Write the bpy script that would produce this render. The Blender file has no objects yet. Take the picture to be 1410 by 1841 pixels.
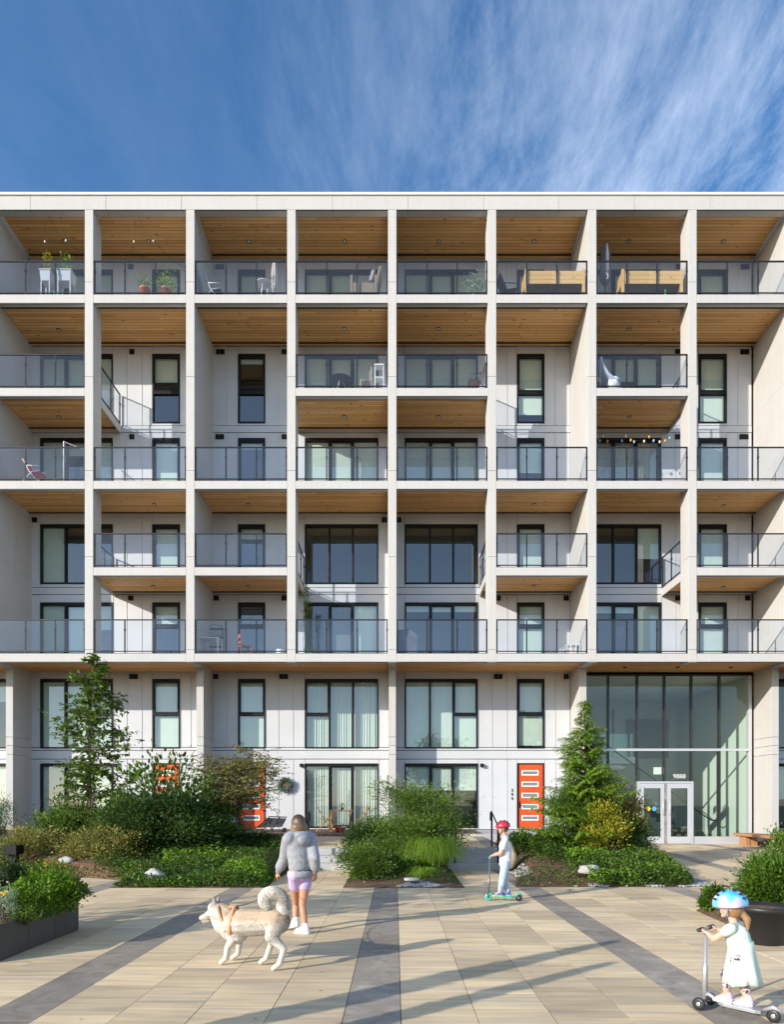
import bpy, bmesh, math, random
import numpy as np
from mathutils import Vector, Matrix, Quaternion
R = math.radians
scn = bpy.context.scene
# ---------------------------------------------------------------- camera
F, VX, VY, H = 1203.0, 711.0, 1444.0, 1.70      # focal length in photo pixels, vanishing point, eye height
cam_d = bpy.data.cameras.new('camera'); cam = bpy.data.objects.new('camera', cam_d)
scn.collection.objects.link(cam); scn.camera = cam
cam.location = (0, 0, H); cam.rotation_euler = (R(90), 0, 0)
cam_d.sensor_fit = 'VERTICAL'; cam_d.sensor_height = 36; cam_d.sensor_width = 27.6
cam_d.lens = 36 * F / 1841
cam_d.shift_x = (705 - VX) / 1841
cam_d.shift_y = (VY - 920.5) / 1841
cam_d.clip_start = 0.05; cam_d.clip_end = 2000
# ---------------------------------------------------------------- sun, sky, exposure
SD = Vector((1.285, 1.0, -0.56)).normalized()   # direction the sunlight travels
SUN_EL = math.asin(-SD.z)
sun_d = bpy.data.lights.new('sun', 'SUN'); sun_d.energy = 4.4; sun_d.angle = R(0.53); sun_d.color = (1.0, .93, .82)
sun = bpy.data.objects.new('sun', sun_d); scn.collection.objects.link(sun)
sun.rotation_euler = SD.to_track_quat('-Z', 'Y').to_euler()
sun.location = (-20, -20, 20)
world = bpy.data.worlds.new('World'); scn.world = world; world.use_nodes = True
def build_world():
    nt = world.node_tree; N = nt.nodes; L = nt.links; N.clear()
    out = N.new('ShaderNodeOutputWorld'); bg = N.new('ShaderNodeBackground'); bg.inputs['Strength'].default_value = .178
    sky = N.new('ShaderNodeTexSky'); sky.sky_type = 'NISHITA'; sky.sun_disc = False
    sky.sun_elevation = SUN_EL
    to_sun = -SD
    sky.sun_rotation = math.atan2(to_sun.x, to_sun.y)
    sky.air_density = 1.0; sky.dust_density = .6; sky.ozone_density = 3.0; sky.altitude = 200
    hsv = N.new('ShaderNodeHueSaturation'); hsv.inputs['Saturation'].default_value = 1.16; hsv.inputs['Value'].default_value = 1.0
    L.new(sky.outputs[0], hsv.inputs['Color'])
    tc = N.new('ShaderNodeTexCoord'); sep = N.new('ShaderNodeSeparateXYZ'); L.new(tc.outputs['Generated'], sep.inputs[0])
    zc = N.new('ShaderNodeMath'); zc.operation = 'MAXIMUM'; zc.inputs[1].default_value = .06; L.new(sep.outputs[2], zc.inputs[0])
    dx = N.new('ShaderNodeMath'); dx.operation = 'DIVIDE'; L.new(sep.outputs[0], dx.inputs[0]); L.new(zc.outputs[0], dx.inputs[1])
    dy = N.new('ShaderNodeMath'); dy.operation = 'DIVIDE'; L.new(sep.outputs[1], dy.inputs[0]); L.new(zc.outputs[0], dy.inputs[1])
    cb = N.new('ShaderNodeCombineXYZ'); L.new(dx.outputs[0], cb.inputs[0]); L.new(dy.outputs[0], cb.inputs[1])
    mp = N.new('ShaderNodeMapping'); mp.inputs['Rotation'].default_value = (0, 0, R(22)); mp.inputs['Scale'].default_value = (3.3, 1.15, 1)
    mp.inputs['Location'].default_value = (.35, .2, 0)
    L.new(cb.outputs[0], mp.inputs[0])
    n1 = N.new('ShaderNodeTexNoise'); n1.inputs['Scale'].default_value = 1.6; n1.inputs['Detail'].default_value = 12; n1.inputs['Roughness'].default_value = .72; n1.inputs['Distortion'].default_value = .22
    L.new(mp.outputs[0], n1.inputs['Vector'])
    r1 = N.new('ShaderNodeValToRGB'); r1.color_ramp.elements[0].position = .38; r1.color_ramp.elements[1].position = .86
    r1.color_ramp.elements[0].color = (0, 0, 0, 1); r1.color_ramp.elements[1].color = (1, 1, 1, 1)
    L.new(n1.outputs[0], r1.inputs[0])
    mp2 = N.new('ShaderNodeMapping'); mp2.inputs['Scale'].default_value = (1.5, .5, 1); mp2.inputs['Location'].default_value = (.62, 1.45, 0)
    L.new(cb.outputs[0], mp2.inputs[0])
    n2 = N.new('ShaderNodeTexNoise'); n2.inputs['Scale'].default_value = 1.1; n2.inputs['Detail'].default_value = 3
    L.new(mp2.outputs[0], n2.inputs['Vector'])
    # more cirrus to the right of the view
    sl = N.new('ShaderNodeMath'); sl.operation = 'MULTIPLY_ADD'; sl.inputs[1].default_value = .30; L.new(dx.outputs[0], sl.inputs[0]); L.new(n2.outputs[0], sl.inputs[2])
    r2 = N.new('ShaderNodeValToRGB'); r2.color_ramp.elements[0].position = .36; r2.color_ramp.elements[1].position = .74
    L.new(sl.outputs[0], r2.inputs[0])
    m0 = N.new('ShaderNodeMath'); m0.operation = 'MULTIPLY_ADD'; m0.inputs[1].default_value = .86; m0.inputs[2].default_value = .06; L.new(r2.outputs[0], m0.inputs[0])
    m = N.new('ShaderNodeMath'); m.operation = 'MULTIPLY'; L.new(r1.outputs[0], m.inputs[0]); L.new(m0.outputs[0], m.inputs[1])
    m2 = N.new('ShaderNodeMath'); m2.operation = 'MULTIPLY'; m2.inputs[1].default_value = .66; m2.use_clamp = True; L.new(m.outputs[0], m2.inputs[0])
    # thin haze added to the unseen sky behind the camera, makes fill light less blue
    sy = N.new('ShaderNodeMapRange'); sy.inputs[1].default_value = .1; sy.inputs[2].default_value = -.6; sy.inputs[3].default_value = 0; sy.inputs[4].default_value = .22; L.new(sep.outputs[1], sy.inputs[0])
    m4 = N.new('ShaderNodeMath'); m4.operation = 'MAXIMUM'; L.new(m2.outputs[0], m4.inputs[0]); L.new(sy.outputs[0], m4.inputs[1]); m2 = m4
    mix = N.new('ShaderNodeMix'); mix.data_type = 'RGBA'; L.new(m2.outputs[0], mix.inputs[0]); L.new(hsv.outputs[0], mix.inputs[6])
    mix.inputs[7].default_value = (6.6, 7.3, 8.3, 1)
    L.new(mix.outputs[2], bg.inputs['Color']); L.new(bg.outputs[0], out.inputs['Surface'])
build_world()
scn.view_settings.view_transform = 'Standard'; scn.view_settings.look = 'None'
scn.view_settings.exposure = 0.42; scn.view_settings.gamma = 1.0
scn.cycles.max_bounces = 8; scn.cycles.transparent_max_bounces = 24; scn.cycles.caustics_reflective = False; scn.cycles.caustics_refractive = False

# ---------------------------------------------------------------- helpers
def X(px, Y): return (px - VX) * Y / F
def Z(py, Y): return H - (py - VY) * Y / F
ORG = {}                                              # world origin of every unrotated object
def link(o):
    scn.collection.objects.link(o); return o
def tag(o, label=None, cat=None, group=None, kind=None):
    if label: o['label'] = label
    if cat: o['category'] = cat
    if group: o['group'] = group
    if kind: o['kind'] = kind
    return o
def empty(name, loc=(0, 0, 0), label=None, cat=None, group=None, rz=0):
    o = bpy.data.objects.new(name, None); link(o); o.location = loc; o.empty_display_size = .2
    o.rotation_euler = (0, 0, rz); ORG[o.name] = Vector(loc)
    return tag(o, label, cat, group)
class MB:
    """collects geometry in world coordinates, builds ONE mesh"""
    def __init__(s): s.v = []; s.f = []; s.sm = []; s.mi = []; s.cur = 0
    def add(s, vs, fs, smooth=False):
        b = len(s.v); s.v += [tuple(p) for p in vs]
        for f in fs: s.f.append(tuple(b + i for i in f)); s.sm.append(smooth); s.mi.append(s.cur)
        return s
    def box(s, x0, y0, z0, x1, y1, z1):
        if x0 > x1: x0, x1 = x1, x0
        if y0 > y1: y0, y1 = y1, y0
        if z0 > z1: z0, z1 = z1, z0
        return s.add([(x0,y0,z0),(x1,y0,z0),(x1,y1,z0),(x0,y1,z0),(x0,y0,z1),(x1,y0,z1),(x1,y1,z1),(x0,y1,z1)],
              [(0,3,2,1),(4,5,6,7),(0,1,5,4),(1,2,6,5),(2,3,7,6),(3,0,4,7)])
    def bar(s, a, b, w, h=None, up=(0, 0, 1)):
        """square bar from a to b"""
        h = h or w; a = Vector(a); b = Vector(b); d = (b - a).normalized(); u = Vector(up)
        if abs(d.dot(u)) > .98: u = Vector((1, 0, 0))
        r = d.cross(u).normalized(); u = r.cross(d).normalized(); vs = []
        for p in (a, b):
            for i, j in ((-1,-1),(1,-1),(1,1),(-1,1)): vs.append(p + r * (w / 2 * i) + u * (h / 2 * j))
        return s.add(vs, [(0,1,2,3),(7,6,5,4),(0,4,5,1),(1,5,6,2),(2,6,7,3),(3,7,4,0)])
    def tube(s, pts, rad, n=8, smooth=True, cap=True):
        pts = [Vector(p) for p in pts]
        if not hasattr(rad, '__len__'): rad = [rad] * len(pts)
        rings = []; prev = None
        for i, p in enumerate(pts):
            d = (pts[min(i + 1, len(pts) - 1)] - pts[max(i - 1, 0)])
            d = d.normalized() if d.length > 1e-9 else Vector((0, 0, 1))
            if prev is None:
                u = Vector((0, 0, 1)) if abs(d.z) < .9 else Vector((1, 0, 0))
                r = d.cross(u).normalized()
            else: r = (prev - d * prev.dot(d)).normalized()
            prev = r; u = d.cross(r)
            rings.append([p + (r * math.cos(2*math.pi*k/n) + u * math.sin(2*math.pi*k/n)) * rad[i] for k in range(n)])
        vs = [q for g in rings for q in g]; fs = []
        for i in range(len(pts) - 1):
            for k in range(n): fs.append((i*n + k, i*n + (k+1) % n, (i+1)*n + (k+1) % n, (i+1)*n + k))
        s.add(vs, fs, smooth)
        if cap:
            b = len(s.v) - len(vs)
            s.f.append(tuple(b + k for k in range(n))[::-1]); s.f.append(tuple(b + (len(pts)-1)*n + k for k in range(n))); s.sm += [False, False]; s.mi += [s.cur, s.cur]
        return s
    def lathe(s, c, prof, n=20, axis='Z', smooth=True, sx=1, sy=1):
        """prof: list of (radius, height)"""
        vs = []; c = Vector(c)
        for r, h in prof:
            for k in range(n):
                a = 2 * math.pi * k / n; q = (r*math.cos(a)*sx, r*math.sin(a)*sy, h)
                if axis == 'Y': q = (q[0], h, q[1])
                if axis == 'X': q = (h, q[0], q[1])
                vs.append(c + Vector(q))
        fs = [(i*n+k, i*n+(k+1) % n, (i+1)*n+(k+1) % n, (i+1)*n+k) for i in range(len(prof)-1) for k in range(n)]
        s.add(vs, fs, smooth); b = len(s.v) - len(vs)
        s.f.append(tuple(b + k for k in range(n))[::-1]); s.f.append(tuple(b + (len(prof)-1)*n + k for k in range(n))); s.sm += [False, False]; s.mi += [s.cur, s.cur]
        return s
    def ball(s, c, r, n=10, m=7, jit=0, rnd=None):
        if not hasattr(r, '__len__'): r = (r, r, r)
        prof = []; vs = []; c = Vector(c)
        for i in range(m + 1):
            t = math.pi * i / m
            for k in range(n):
                a = 2*math.pi*k/n; j = 1 + (rnd.uniform(-jit, jit) if rnd and 0 < i < m else 0)
                vs.append(c + Vector((r[0]*math.sin(t)*math.cos(a)*j, r[1]*math.sin(t)*math.sin(a)*j, -r[2]*math.cos(t)*j)))
        fs = [(i*n+k, i*n+(k+1) % n, (i+1)*n+(k+1) % n, (i+1)*n+k) for i in range(m) for k in range(n)]
        return s.add(vs, fs, True)
    def xf(s, M, start=0):
        for i in range(start, len(s.v)): s.v[i] = tuple(M @ Vector(s.v[i]))
        return s
    def build(s, name, mats, parent=None, bevel=0, loc=None):
        me = bpy.data.meshes.new(name); o = bpy.data.objects.new(name, me); link(o)
        if parent is not None:
            o.parent = parent; base = ORG[parent.name]; ORG[o.name] = base
            off = base
        else:
            off = Vector(loc) if loc is not None else Vector((0, 0, 0)); o.location = off; ORG[o.name] = off
        me.from_pydata([tuple(Vector(p) - off) for p in s.v], [], s.f)
        me.polygons.foreach_set('use_smooth', s.sm)
        if not isinstance(mats, (list, tuple)): mats = [mats]
        for m in mats: me.materials.append(m)
        if len(mats) > 1: me.polygons.foreach_set('material_index', s.mi)
        me.update()
        bm = bmesh.new(); bm.from_mesh(me); bmesh.ops.recalc_face_normals(bm, faces=bm.faces); bm.to_mesh(me); bm.free()
        if bevel:
            b = o.modifiers.new('bevel', 'BEVEL'); b.width = bevel; b.segments = 2; b.limit_method = 'ANGLE'
        return o
def copy_tree(o, parent=None):
    c = o.copy(); link(c); ORG[c.name] = Vector(o.location)
    if parent is not None: c.parent = parent
    for ch in [k for k in bpy.data.objects if k.parent == o]: copy_tree(ch, c)
    return c

# ---------------------------------------------------------------- materials
def new_mat(name):
    m = bpy.data.materials.new(name); m.use_nodes = True
    nt = m.node_tree; b = nt.nodes['Principled BSDF']; return m, nt.nodes, nt.links, b
def mat(name, c, rough=.6, c2=None, scale=8, stretch=(1, 1, 1), bump=0, bscale=None, metal=0, detail=6, spec=.5, lo=.35, hi=.65, coat=0):
    m, N, L, b = new_mat(name)
    b.inputs['Roughness'].default_value = rough; b.inputs['Metallic'].default_value = metal; b.inputs['Specular IOR Level'].default_value = spec
    b.inputs['Coat Weight'].default_value = coat
    b.inputs['Base Color'].default_value = (*c, 1)
    if c2 or bump:
        tc = N.new('ShaderNodeTexCoord'); mp = N.new('ShaderNodeMapping'); mp.inputs['Scale'].default_value = stretch
        L.new(tc.outputs['Object'], mp.inputs[0])
        n = N.new('ShaderNodeTexNoise'); n.inputs['Scale'].default_value = scale; n.inputs['Detail'].default_value = detail
        L.new(mp.outputs[0], n.inputs['Vector'])
        if c2:
            r = N.new('ShaderNodeValToRGB'); r.color_ramp.elements[0].position = lo; r.color_ramp.elements[1].position = hi
            r.color_ramp.elements[0].color = (*c, 1); r.color_ramp.elements[1].color = (*c2, 1)
            L.new(n.outputs[0], r.inputs[0]); L.new(r.outputs[0], b.inputs['Base Color'])
        if bump:
            n2 = N.new('ShaderNodeTexNoise'); n2.inputs['Scale'].default_value = bscale or scale * 4; n2.inputs['Detail'].default_value = 4
            L.new(mp.outputs[0], n2.inputs['Vector'])
            bp = N.new('ShaderNodeBump'); bp.inputs['Strength'].default_value = bump; bp.inputs['Distance'].default_value = .01
            L.new(n2.outputs[0], bp.inputs['Height']); L.new(bp.outputs[0], b.inputs['Normal'])
    return m
def concrete_mat(name, c, dark):
    m, N, L, b = new_mat(name); b.inputs['Roughness'].default_value = .75
    tc = N.new('ShaderNodeTexCoord')
    n1 = N.new('ShaderNodeTexNoise'); n1.inputs['Scale'].default_value = .9; n1.inputs['Detail'].default_value = 5; L.new(tc.outputs['Object'], n1.inputs['Vector'])
    n2 = N.new('ShaderNodeTexNoise'); n2.inputs['Scale'].default_value = 60; n2.inputs['Detail'].default_value = 3; L.new(tc.outputs['Object'], n2.inputs['Vector'])
    mp = N.new('ShaderNodeMapping'); mp.inputs['Scale'].default_value = (1, 1, 9); L.new(tc.outputs['Object'], mp.inputs[0])
    n3 = N.new('ShaderNodeTexNoise'); n3.inputs['Scale'].default_value = 3; n3.inputs['Detail'].default_value = 4; L.new(mp.outputs[0], n3.inputs['Vector'])
    a = N.new('ShaderNodeMath'); a.operation = 'ADD'; L.new(n1.outputs[0], a.inputs[0]); L.new(n3.outputs[0], a.inputs[1])
    a2 = N.new('ShaderNodeMath'); a2.operation = 'MULTIPLY_ADD'; a2.inputs[1].default_value = .55; L.new(n2.outputs[0], a2.inputs[0]); L.new(a.outputs[0], a2.inputs[2])
    mps = N.new('ShaderNodeMapping'); mps.inputs['Scale'].default_value = (7, 7, .35); L.new(tc.outputs['Object'], mps.inputs[0])
    ns_ = N.new('ShaderNodeTexNoise'); ns_.inputs['Scale'].default_value = 1.6; ns_.inputs['Detail'].default_value = 5; L.new(mps.outputs[0], ns_.inputs['Vector'])
    a3 = N.new('ShaderNodeMath'); a3.operation = 'MULTIPLY_ADD'; a3.inputs[1].default_value = .9; L.new(ns_.outputs[0], a3.inputs[0]); L.new(a2.outputs[0], a3.inputs[2]); a2 = a3
    r = N.new('ShaderNodeMapRange'); r.inputs[1].default_value = 1.15; r.inputs[2].default_value = 2.2; L.new(a2.outputs[0], r.inputs[0])
    mx = N.new('ShaderNodeMix'); mx.data_type = 'RGBA'; mx.inputs[6].default_value = (*dark, 1); mx.inputs[7].default_value = (*c, 1)
    L.new(r.outputs[0], mx.inputs[0])
    # small casting voids
    vo = N.new('ShaderNodeTexVoronoi'); vo.inputs['Scale'].default_value = 2.6; L.new(tc.outputs['Object'], vo.inputs['Vector'])
    cr = N.new('ShaderNodeMath'); cr.operation = 'LESS_THAN'; cr.inputs[1].default_value = .028; L.new(vo.outputs['Distance'], cr.inputs[0])
    m3 = N.new('ShaderNodeMix'); m3.data_type = 'RGBA'; L.new(cr.outputs[0], m3.inputs[0]); L.new(mx.outputs[2], m3.inputs[6]); m3.inputs[7].default_value = (c[0]*.55, c[1]*.53, c[2]*.5, 1)
    L.new(m3.outputs[2], b.inputs['Base Color'])
    bp = N.new('ShaderNodeBump'); bp.inputs['Strength'].default_value = .12; bp.inputs['Distance'].default_value = .01
    L.new(n2.outputs[0], bp.inputs['Height']); L.new(bp.outputs[0], b.inputs['Normal'])
    return m
def wood_mat(name, c1, c2, knot, plank=.14, along='X', rough=.55, scale=1.0):
    """boards running along an axis, each its own tone, with grain and knots"""
    m, N, L, b = new_mat(name); b.inputs['Roughness'].default_value = rough
    tc = N.new('ShaderNodeTexCoord'); sep = N.new('ShaderNodeSeparateXYZ'); L.new(tc.outputs['Object'], sep.inputs[0])
    ax = {'X': (0, 1), 'Y': (1, 0), 'Z': (2, 0)}[along]
    dv = N.new('ShaderNodeMath'); dv.operation = 'DIVIDE'; dv.inputs[1].default_value = plank; L.new(sep.outputs[ax[1]], dv.inputs[0])
    fl = N.new('ShaderNodeMath'); fl.operation = 'FLOOR'; L.new(dv.outputs[0], fl.inputs[0])
    fr = N.new('ShaderNodeMath'); fr.operation = 'FRACT'; L.new(dv.outputs[0], fr.inputs[0])
    # end joints: shift every row, boards 3.1 m long
    wn0 = N.new('ShaderNodeTexWhiteNoise'); wn0.noise_dimensions = '1D'; L.new(fl.outputs[0], wn0.inputs['W'])
    ad = N.new('ShaderNodeMath'); ad.operation = 'MULTIPLY_ADD'; ad.inputs[1].default_value = 3.1; L.new(wn0.outputs[0], ad.inputs[0]); L.new(sep.outputs[ax[0]], ad.inputs[2])
    d2 = N.new('ShaderNodeMath'); d2.operation = 'DIVIDE'; d2.inputs[1].default_value = 3.1; L.new(ad.outputs[0], d2.inputs[0])
    f2 = N.new('ShaderNodeMath'); f2.operation = 'FLOOR'; L.new(d2.outputs[0], f2.inputs[0])
    cv = N.new('ShaderNodeCombineXYZ'); L.new(fl.outputs[0], cv.inputs[0]); L.new(f2.outputs[0], cv.inputs[1])
    wn = N.new('ShaderNodeTexWhiteNoise'); wn.noise_dimensions = '2D'; L.new(cv.outputs[0], wn.inputs['Vector'])
    of = N.new('ShaderNodeVectorMath'); of.operation = 'MULTIPLY_ADD'; L.new(wn.outputs['Color'], of.inputs[0]); of.inputs[1].default_value = (37, 37, 37); L.new(tc.outputs['Object'], of.inputs[2])
    mp = N.new('ShaderNodeMapping'); s = [9.0, 9.0, 9.0]; s['XYZ'.index(along)] = .55; mp.inputs['Scale'].default_value = [k * scale for k in s]; L.new(of.outputs[0], mp.inputs[0])
    n = N.new('ShaderNodeTexNoise'); n.inputs['Scale'].default_value = 3; n.inputs['Detail'].default_value = 6; n.inputs['Roughness'].default_value = .6; L.new(mp.outputs[0], n.inputs['Vector'])
    mx0 = N.new('ShaderNodeMath'); mx0.operation = 'MULTIPLY_ADD'; mx0.inputs[1].default_value = .85; L.new(wn.outputs[0], mx0.inputs[0]); 
    n_s = N.new('ShaderNodeMath'); n_s.operation = 'MULTIPLY_ADD'; n_s.inputs[1].default_value = 1.1; n_s.inputs[2].default_value = -.47; L.new(n.outputs[0], n_s.inputs[0]); L.new(n_s.outputs[0], mx0.inputs[2])
    mx0.use_clamp = True
    mx = N.new('ShaderNodeMix'); mx.data_type = 'RGBA'; mx.inputs[6].default_value = (*c2, 1); mx.inputs[7].default_value = (*c1, 1); L.new(mx0.outputs[0], mx.inputs[0])
    mp2 = N.new('ShaderNodeMapping'); s = [1.0, 1.0, 1.0]; s['XYZ'.index(along)] = .5; mp2.inputs['Scale'].default_value = [k * scale for k in s]; L.new(of.outputs[0], mp2.inputs[0])
    vo = N.new('ShaderNodeTexVoronoi'); vo.inputs['Scale'].default_value = 4.2; L.new(mp2.outputs[0], vo.inputs['Vector'])
    kr = N.new('ShaderNodeMapRange'); kr.inputs[1].default_value = .06; kr.inputs[2].default_value = .16; kr.inputs[3].default_value = .85; kr.inputs[4].default_value = 0; L.new(vo.outputs['Distance'], kr.inputs[0])
    m2 = N.new('ShaderNodeMix'); m2.data_type = 'RGBA'; L.new(kr.outputs[0], m2.inputs[0]); L.new(mx.outputs[2], m2.inputs[6]); m2.inputs[7].default_value = (*knot, 1)
    g = N.new('ShaderNodeMath'); g.operation = 'LESS_THAN'; g.inputs[1].default_value = .09; L.new(fr.outputs[0], g.inputs[0])
    g2 = N.new('ShaderNodeMath'); g2.operation = 'MULTIPLY'; g2.inputs[1].default_value = .9; L.new(g.outputs[0], g2.inputs[0])
    m3 = N.new('ShaderNodeMix'); m3.data_type = 'RGBA'; L.new(g2.outputs[0], m3.inputs[0]); L.new(m2.outputs[2], m3.inputs[6]); m3.inputs[7].default_value = (knot[0]*.5, knot[1]*.5, knot[2]*.5, 1)
    L.new(m3.outputs[2], b.inputs['Base Color'])
    return m
def glass_mat(name, tint, refl, base, rough=0.0, haze=None, hz=0.0, gcol=(.92,.96,1)):
    m = bpy.data.materials.new(name); m.use_nodes = True; N = m.node_tree.nodes; L = m.node_tree.links; N.clear()
    o = N.new('ShaderNodeOutputMaterial'); t = N.new('ShaderNodeBsdfTransparent'); t.inputs[0].default_value = (*tint, 1)
    g = N.new('ShaderNodeBsdfGlossy'); g.inputs['Color'].default_value = (*gcol, 1); g.inputs['Roughness'].default_value = rough
    ge = N.new('ShaderNodeNewGeometry'); dt = N.new('ShaderNodeVectorMath'); dt.operation = 'DOT_PRODUCT'; L.new(ge.outputs['Normal'], dt.inputs[0]); L.new(ge.outputs['Incoming'], dt.inputs[1])
    ab = N.new('ShaderNodeMath'); ab.operation = 'ABSOLUTE'; L.new(dt.outputs['Value'], ab.inputs[0])
    om = N.new('ShaderNodeMath'); om.operation = 'SUBTRACT'; om.inputs[0].default_value = 1; L.new(ab.outputs[0], om.inputs[1])
    pw = N.new('ShaderNodeMath'); pw.operation = 'POWER'; pw.inputs[1].default_value = 5; L.new(om.outputs[0], pw.inputs[0])
    a = N.new('ShaderNodeMath'); a.operation = 'MULTIPLY_ADD'; a.inputs[1].default_value = 1 - base; a.inputs[2].default_value = base; a.use_clamp = True
    L.new(pw.outputs[0], a.inputs[0]); mx = N.new('ShaderNodeMixShader'); L.new(a.outputs[0], mx.inputs[0]); L.new(t.outputs[0], mx.inputs[1]); L.new(g.outputs[0], mx.inputs[2])
    last = mx
    if haze:
        d = N.new('ShaderNodeBsdfDiffuse'); d.inputs[0].default_value = (*haze, 1); m2 = N.new('ShaderNodeMixShader'); m2.inputs[0].default_value = hz
        tc = N.new('ShaderNodeTexCoord'); n = N.new('ShaderNodeTexNoise'); n.inputs['Scale'].default_value = 1.3; n.inputs['Detail'].default_value = 5; L.new(tc.outputs['Object'], n.inputs['Vector'])
        mr = N.new('ShaderNodeMapRange'); mr.inputs[1].default_value = .3; mr.inputs[2].default_value = .7; mr.inputs[3].default_value = hz*.6; mr.inputs[4].default_value = hz*1.4; L.new(n.outputs[0], mr.inputs[0]); L.new(mr.outputs[0], m2.inputs[0])
        L.new(mx.outputs[0], m2.inputs[1]); L.new(d.outputs[0], m2.inputs[2]); last = m2
    L.new(last.outputs[0], o.inputs[0]); return m

M = {}
M['concrete'] = concrete_mat('precast_cladding', (.545, .53, .512), (.465, .45, .43))
M['cap'] = mat('white_flashing', (.80, .79, .80), .35)
M['panel'] = mat('light_grey_panel', (.53, .54, .56), .45, (.57, .575, .59), scale=1.2, detail=3)
M['panel_dark'] = mat('panel_joint', (.09, .095, .10), .6)
M['black'] = mat('black_window_metal', (.009, .009, .010), .45, spec=.25)
M['rail'] = mat('dark_grey_rail_metal', (.020, .022, .029), .45, metal=0, spec=.3)
M['trim'] = mat('dark_soffit_trim', (.035, .038, .042), .5)
M['soffit'] = wood_mat('cedar_soffit', (.88, .50, .20), (.62, .31, .10), (.17, .06, .018), plank=.135)
M['glass'] = glass_mat('window_glass', (.86, .94, .90), 0, .13)
M['lobby_glass'] = glass_mat('lobby_glass', (.84, .93, .88), 0, .07)
M['rail_glass'] = glass_mat('balcony_glass', (.86, .895, .94), 0, .055, haze=(.42, .45, .50), hz=.028)
M['blind'] = mat('roller_blind', (.66, .70, .66), .9, (.62, .66, .62), scale=2)
M['blind_dark'] = mat('dark_screen_blind', (.16, .16, .17), .9, (.12,.12,.13), scale=2)
M['curtain'] = mat('sheer_curtain', (.56, .58, .55), .95)
M['room'] = mat('room_wall', (.34, .33, .30), .9)
M['room_floor'] = mat('room_floor', (.16, .12, .09), .6)
M['white_paint'] = mat('white_paint', (.80, .81, .80), .6)
M['lobby_wall'] = mat('lobby_wall', (.56, .60, .57), .8); M['lobby_dark'] = mat('lobby_recess_shade', (.14, .145, .14), .5, (.19, .19, .18), scale=2)
M['alu'] = mat('brushed_aluminium', (.60, .61, .64), .4, metal=.35)
M['orange'] = mat('orange_door_paint', (.66, .085, .014), .45, (.60, .072, .011), scale=1.5)
M['lamp_white'] = mat('white_lamp_cover', (.80, .80, .78), .5)
M['dark_stone'] = mat('dark_stone_plinth', (.045, .045, .047), .5, (.06,.06,.06), scale=14)
M['tread'] = mat('stair_tread', (.11, .115, .11), .7)

# ================================================================ THE BUILDING
YB, YF = 24.7, 22.4                       # wall plane, front plane of the balcony grid
YG = YB * .952                            # front plane of the fins on the ground floors
xf_ = lambda px: X(px, YF)
xb_ = lambda px: X(px, YB)
zf_ = lambda py: Z(py, YF)
zb_ = lambda py: Z(py, YB)
bld = empty('apartment_building', (0, YB, 0), 'six storey apartment block with a pale concrete balcony grid, cedar soffits and glass railings', 'building')
PX0, PITCH = 705.3, 180.9
def colx(k):                               # column centre (photo measured), k = 0..8 ; beyond that by pitch
    m = {1: 159.6, 2: 341.9, 3: 523.9, 4: 705.5, 5: 885.1, 6: 1065.4, 7: 1245.9}
    return xf_(m.get(k, 705.3 + PITCH * (k - 4)))
CW = 15.2 * YF / F
KS = list(range(-1, 10))                   # columns built, two bays beyond the picture on either side
ZTOP = zf_(377); ZE_bot, ZE_top = zf_(1189.6), zf_(1175)
ROWS = {'A': (zf_(544.5), zf_(529.5)), 'B': (zf_(711.8), zf_(697.5)), 'C': (zf_(878.8), zf_(864.5)), 'D': (zf_(1034.5), zf_(1020)), 'E': (ZE_bot, ZE_top)}
HAS = {'A': lambda b: True, 'B': lambda b: b % 8 in (0, 3, 4, 6, 7) and not b in (7,) or b in (-1, ), 'C': lambda b: True, 'D': lambda b: b % 8 in (1, 2, 5, 7), 'E': lambda b: True}
HAS['B'] = lambda b: b in (0, 3, 4, 6, -1, 8)
HAS['D'] = lambda b: b in (1, 2, 5, 7, -2, 9)
joint_z = [z for z in (zf_(507), zf_(677), zf_(846), zf_(1001), zf_(1168))]
# columns
full = lambda k: k % 2 == 0
for k in KS:
    cx = colx(k); mb = MB(); x0, x1 = cx - CW/2, cx + CW/2
    ye = YB if full(k) else YF + .025 * YB
    zs = [ZE_bot + .012] + sorted(joint_z) + [ZTOP]
    for a, b2 in zip(zs[:-1], zs[1:]): mb.box(x0, YF - .004, a + .004, x1, YF + .30, b2 - .004)
    mb.build('column', M['concrete'], bld, bevel=.008)
    mb = MB()                                            # blade behind the column
    for a, b2 in zip(zs[:-1], zs[1:]):
        if full(k):
            ym = YF + 1.28
            mb.box(x0 + .004, YF + .304, a + .003, x1 - .004, ym - .004, b2 - .003); mb.box(x0 + .004, ym + .004, a + .003, x1 - .004, ye - .003, b2 - .003)
        else: mb.box(x0 + .004, YF + .304, a + .003, x1 - .004, ye, b2 - .003)
    mb.build('fin_wall', M['concrete'], bld)
# parapet and roof
XL, XR = colx(-1) - CW/2, colx(9) + CW/2
mb = MB(); jx = [xf_(p) for p in (-217, -81, 54, 190, 326, 462, 598, 734, 870, 1006, 1142, 1278, 1414, 1550)]
ed = [XL] + [x for x in jx if XL < x < XR] + [XR]
for a, b2 in zip(ed[:-1], ed[1:]): mb.box(a + .004, YF - .005, ZTOP, b2 - .004, YF + .28, zf_(352))
mb.build('parapet', M['concrete'], bld, bevel=.006)
MB().box(XL - .03, YF - .05, zf_(352) + .002, XR + .03, YF + .34, zf_(347.3)).build('parapet_cap', M['cap'], bld, bevel=.01)
ZR = ROWS_top = zb_(465)
MB().box(XL, YF + .285, ZR + .012, XR, YB + 9, ZR + .25).build('roof', M['cap'], bld)
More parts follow.
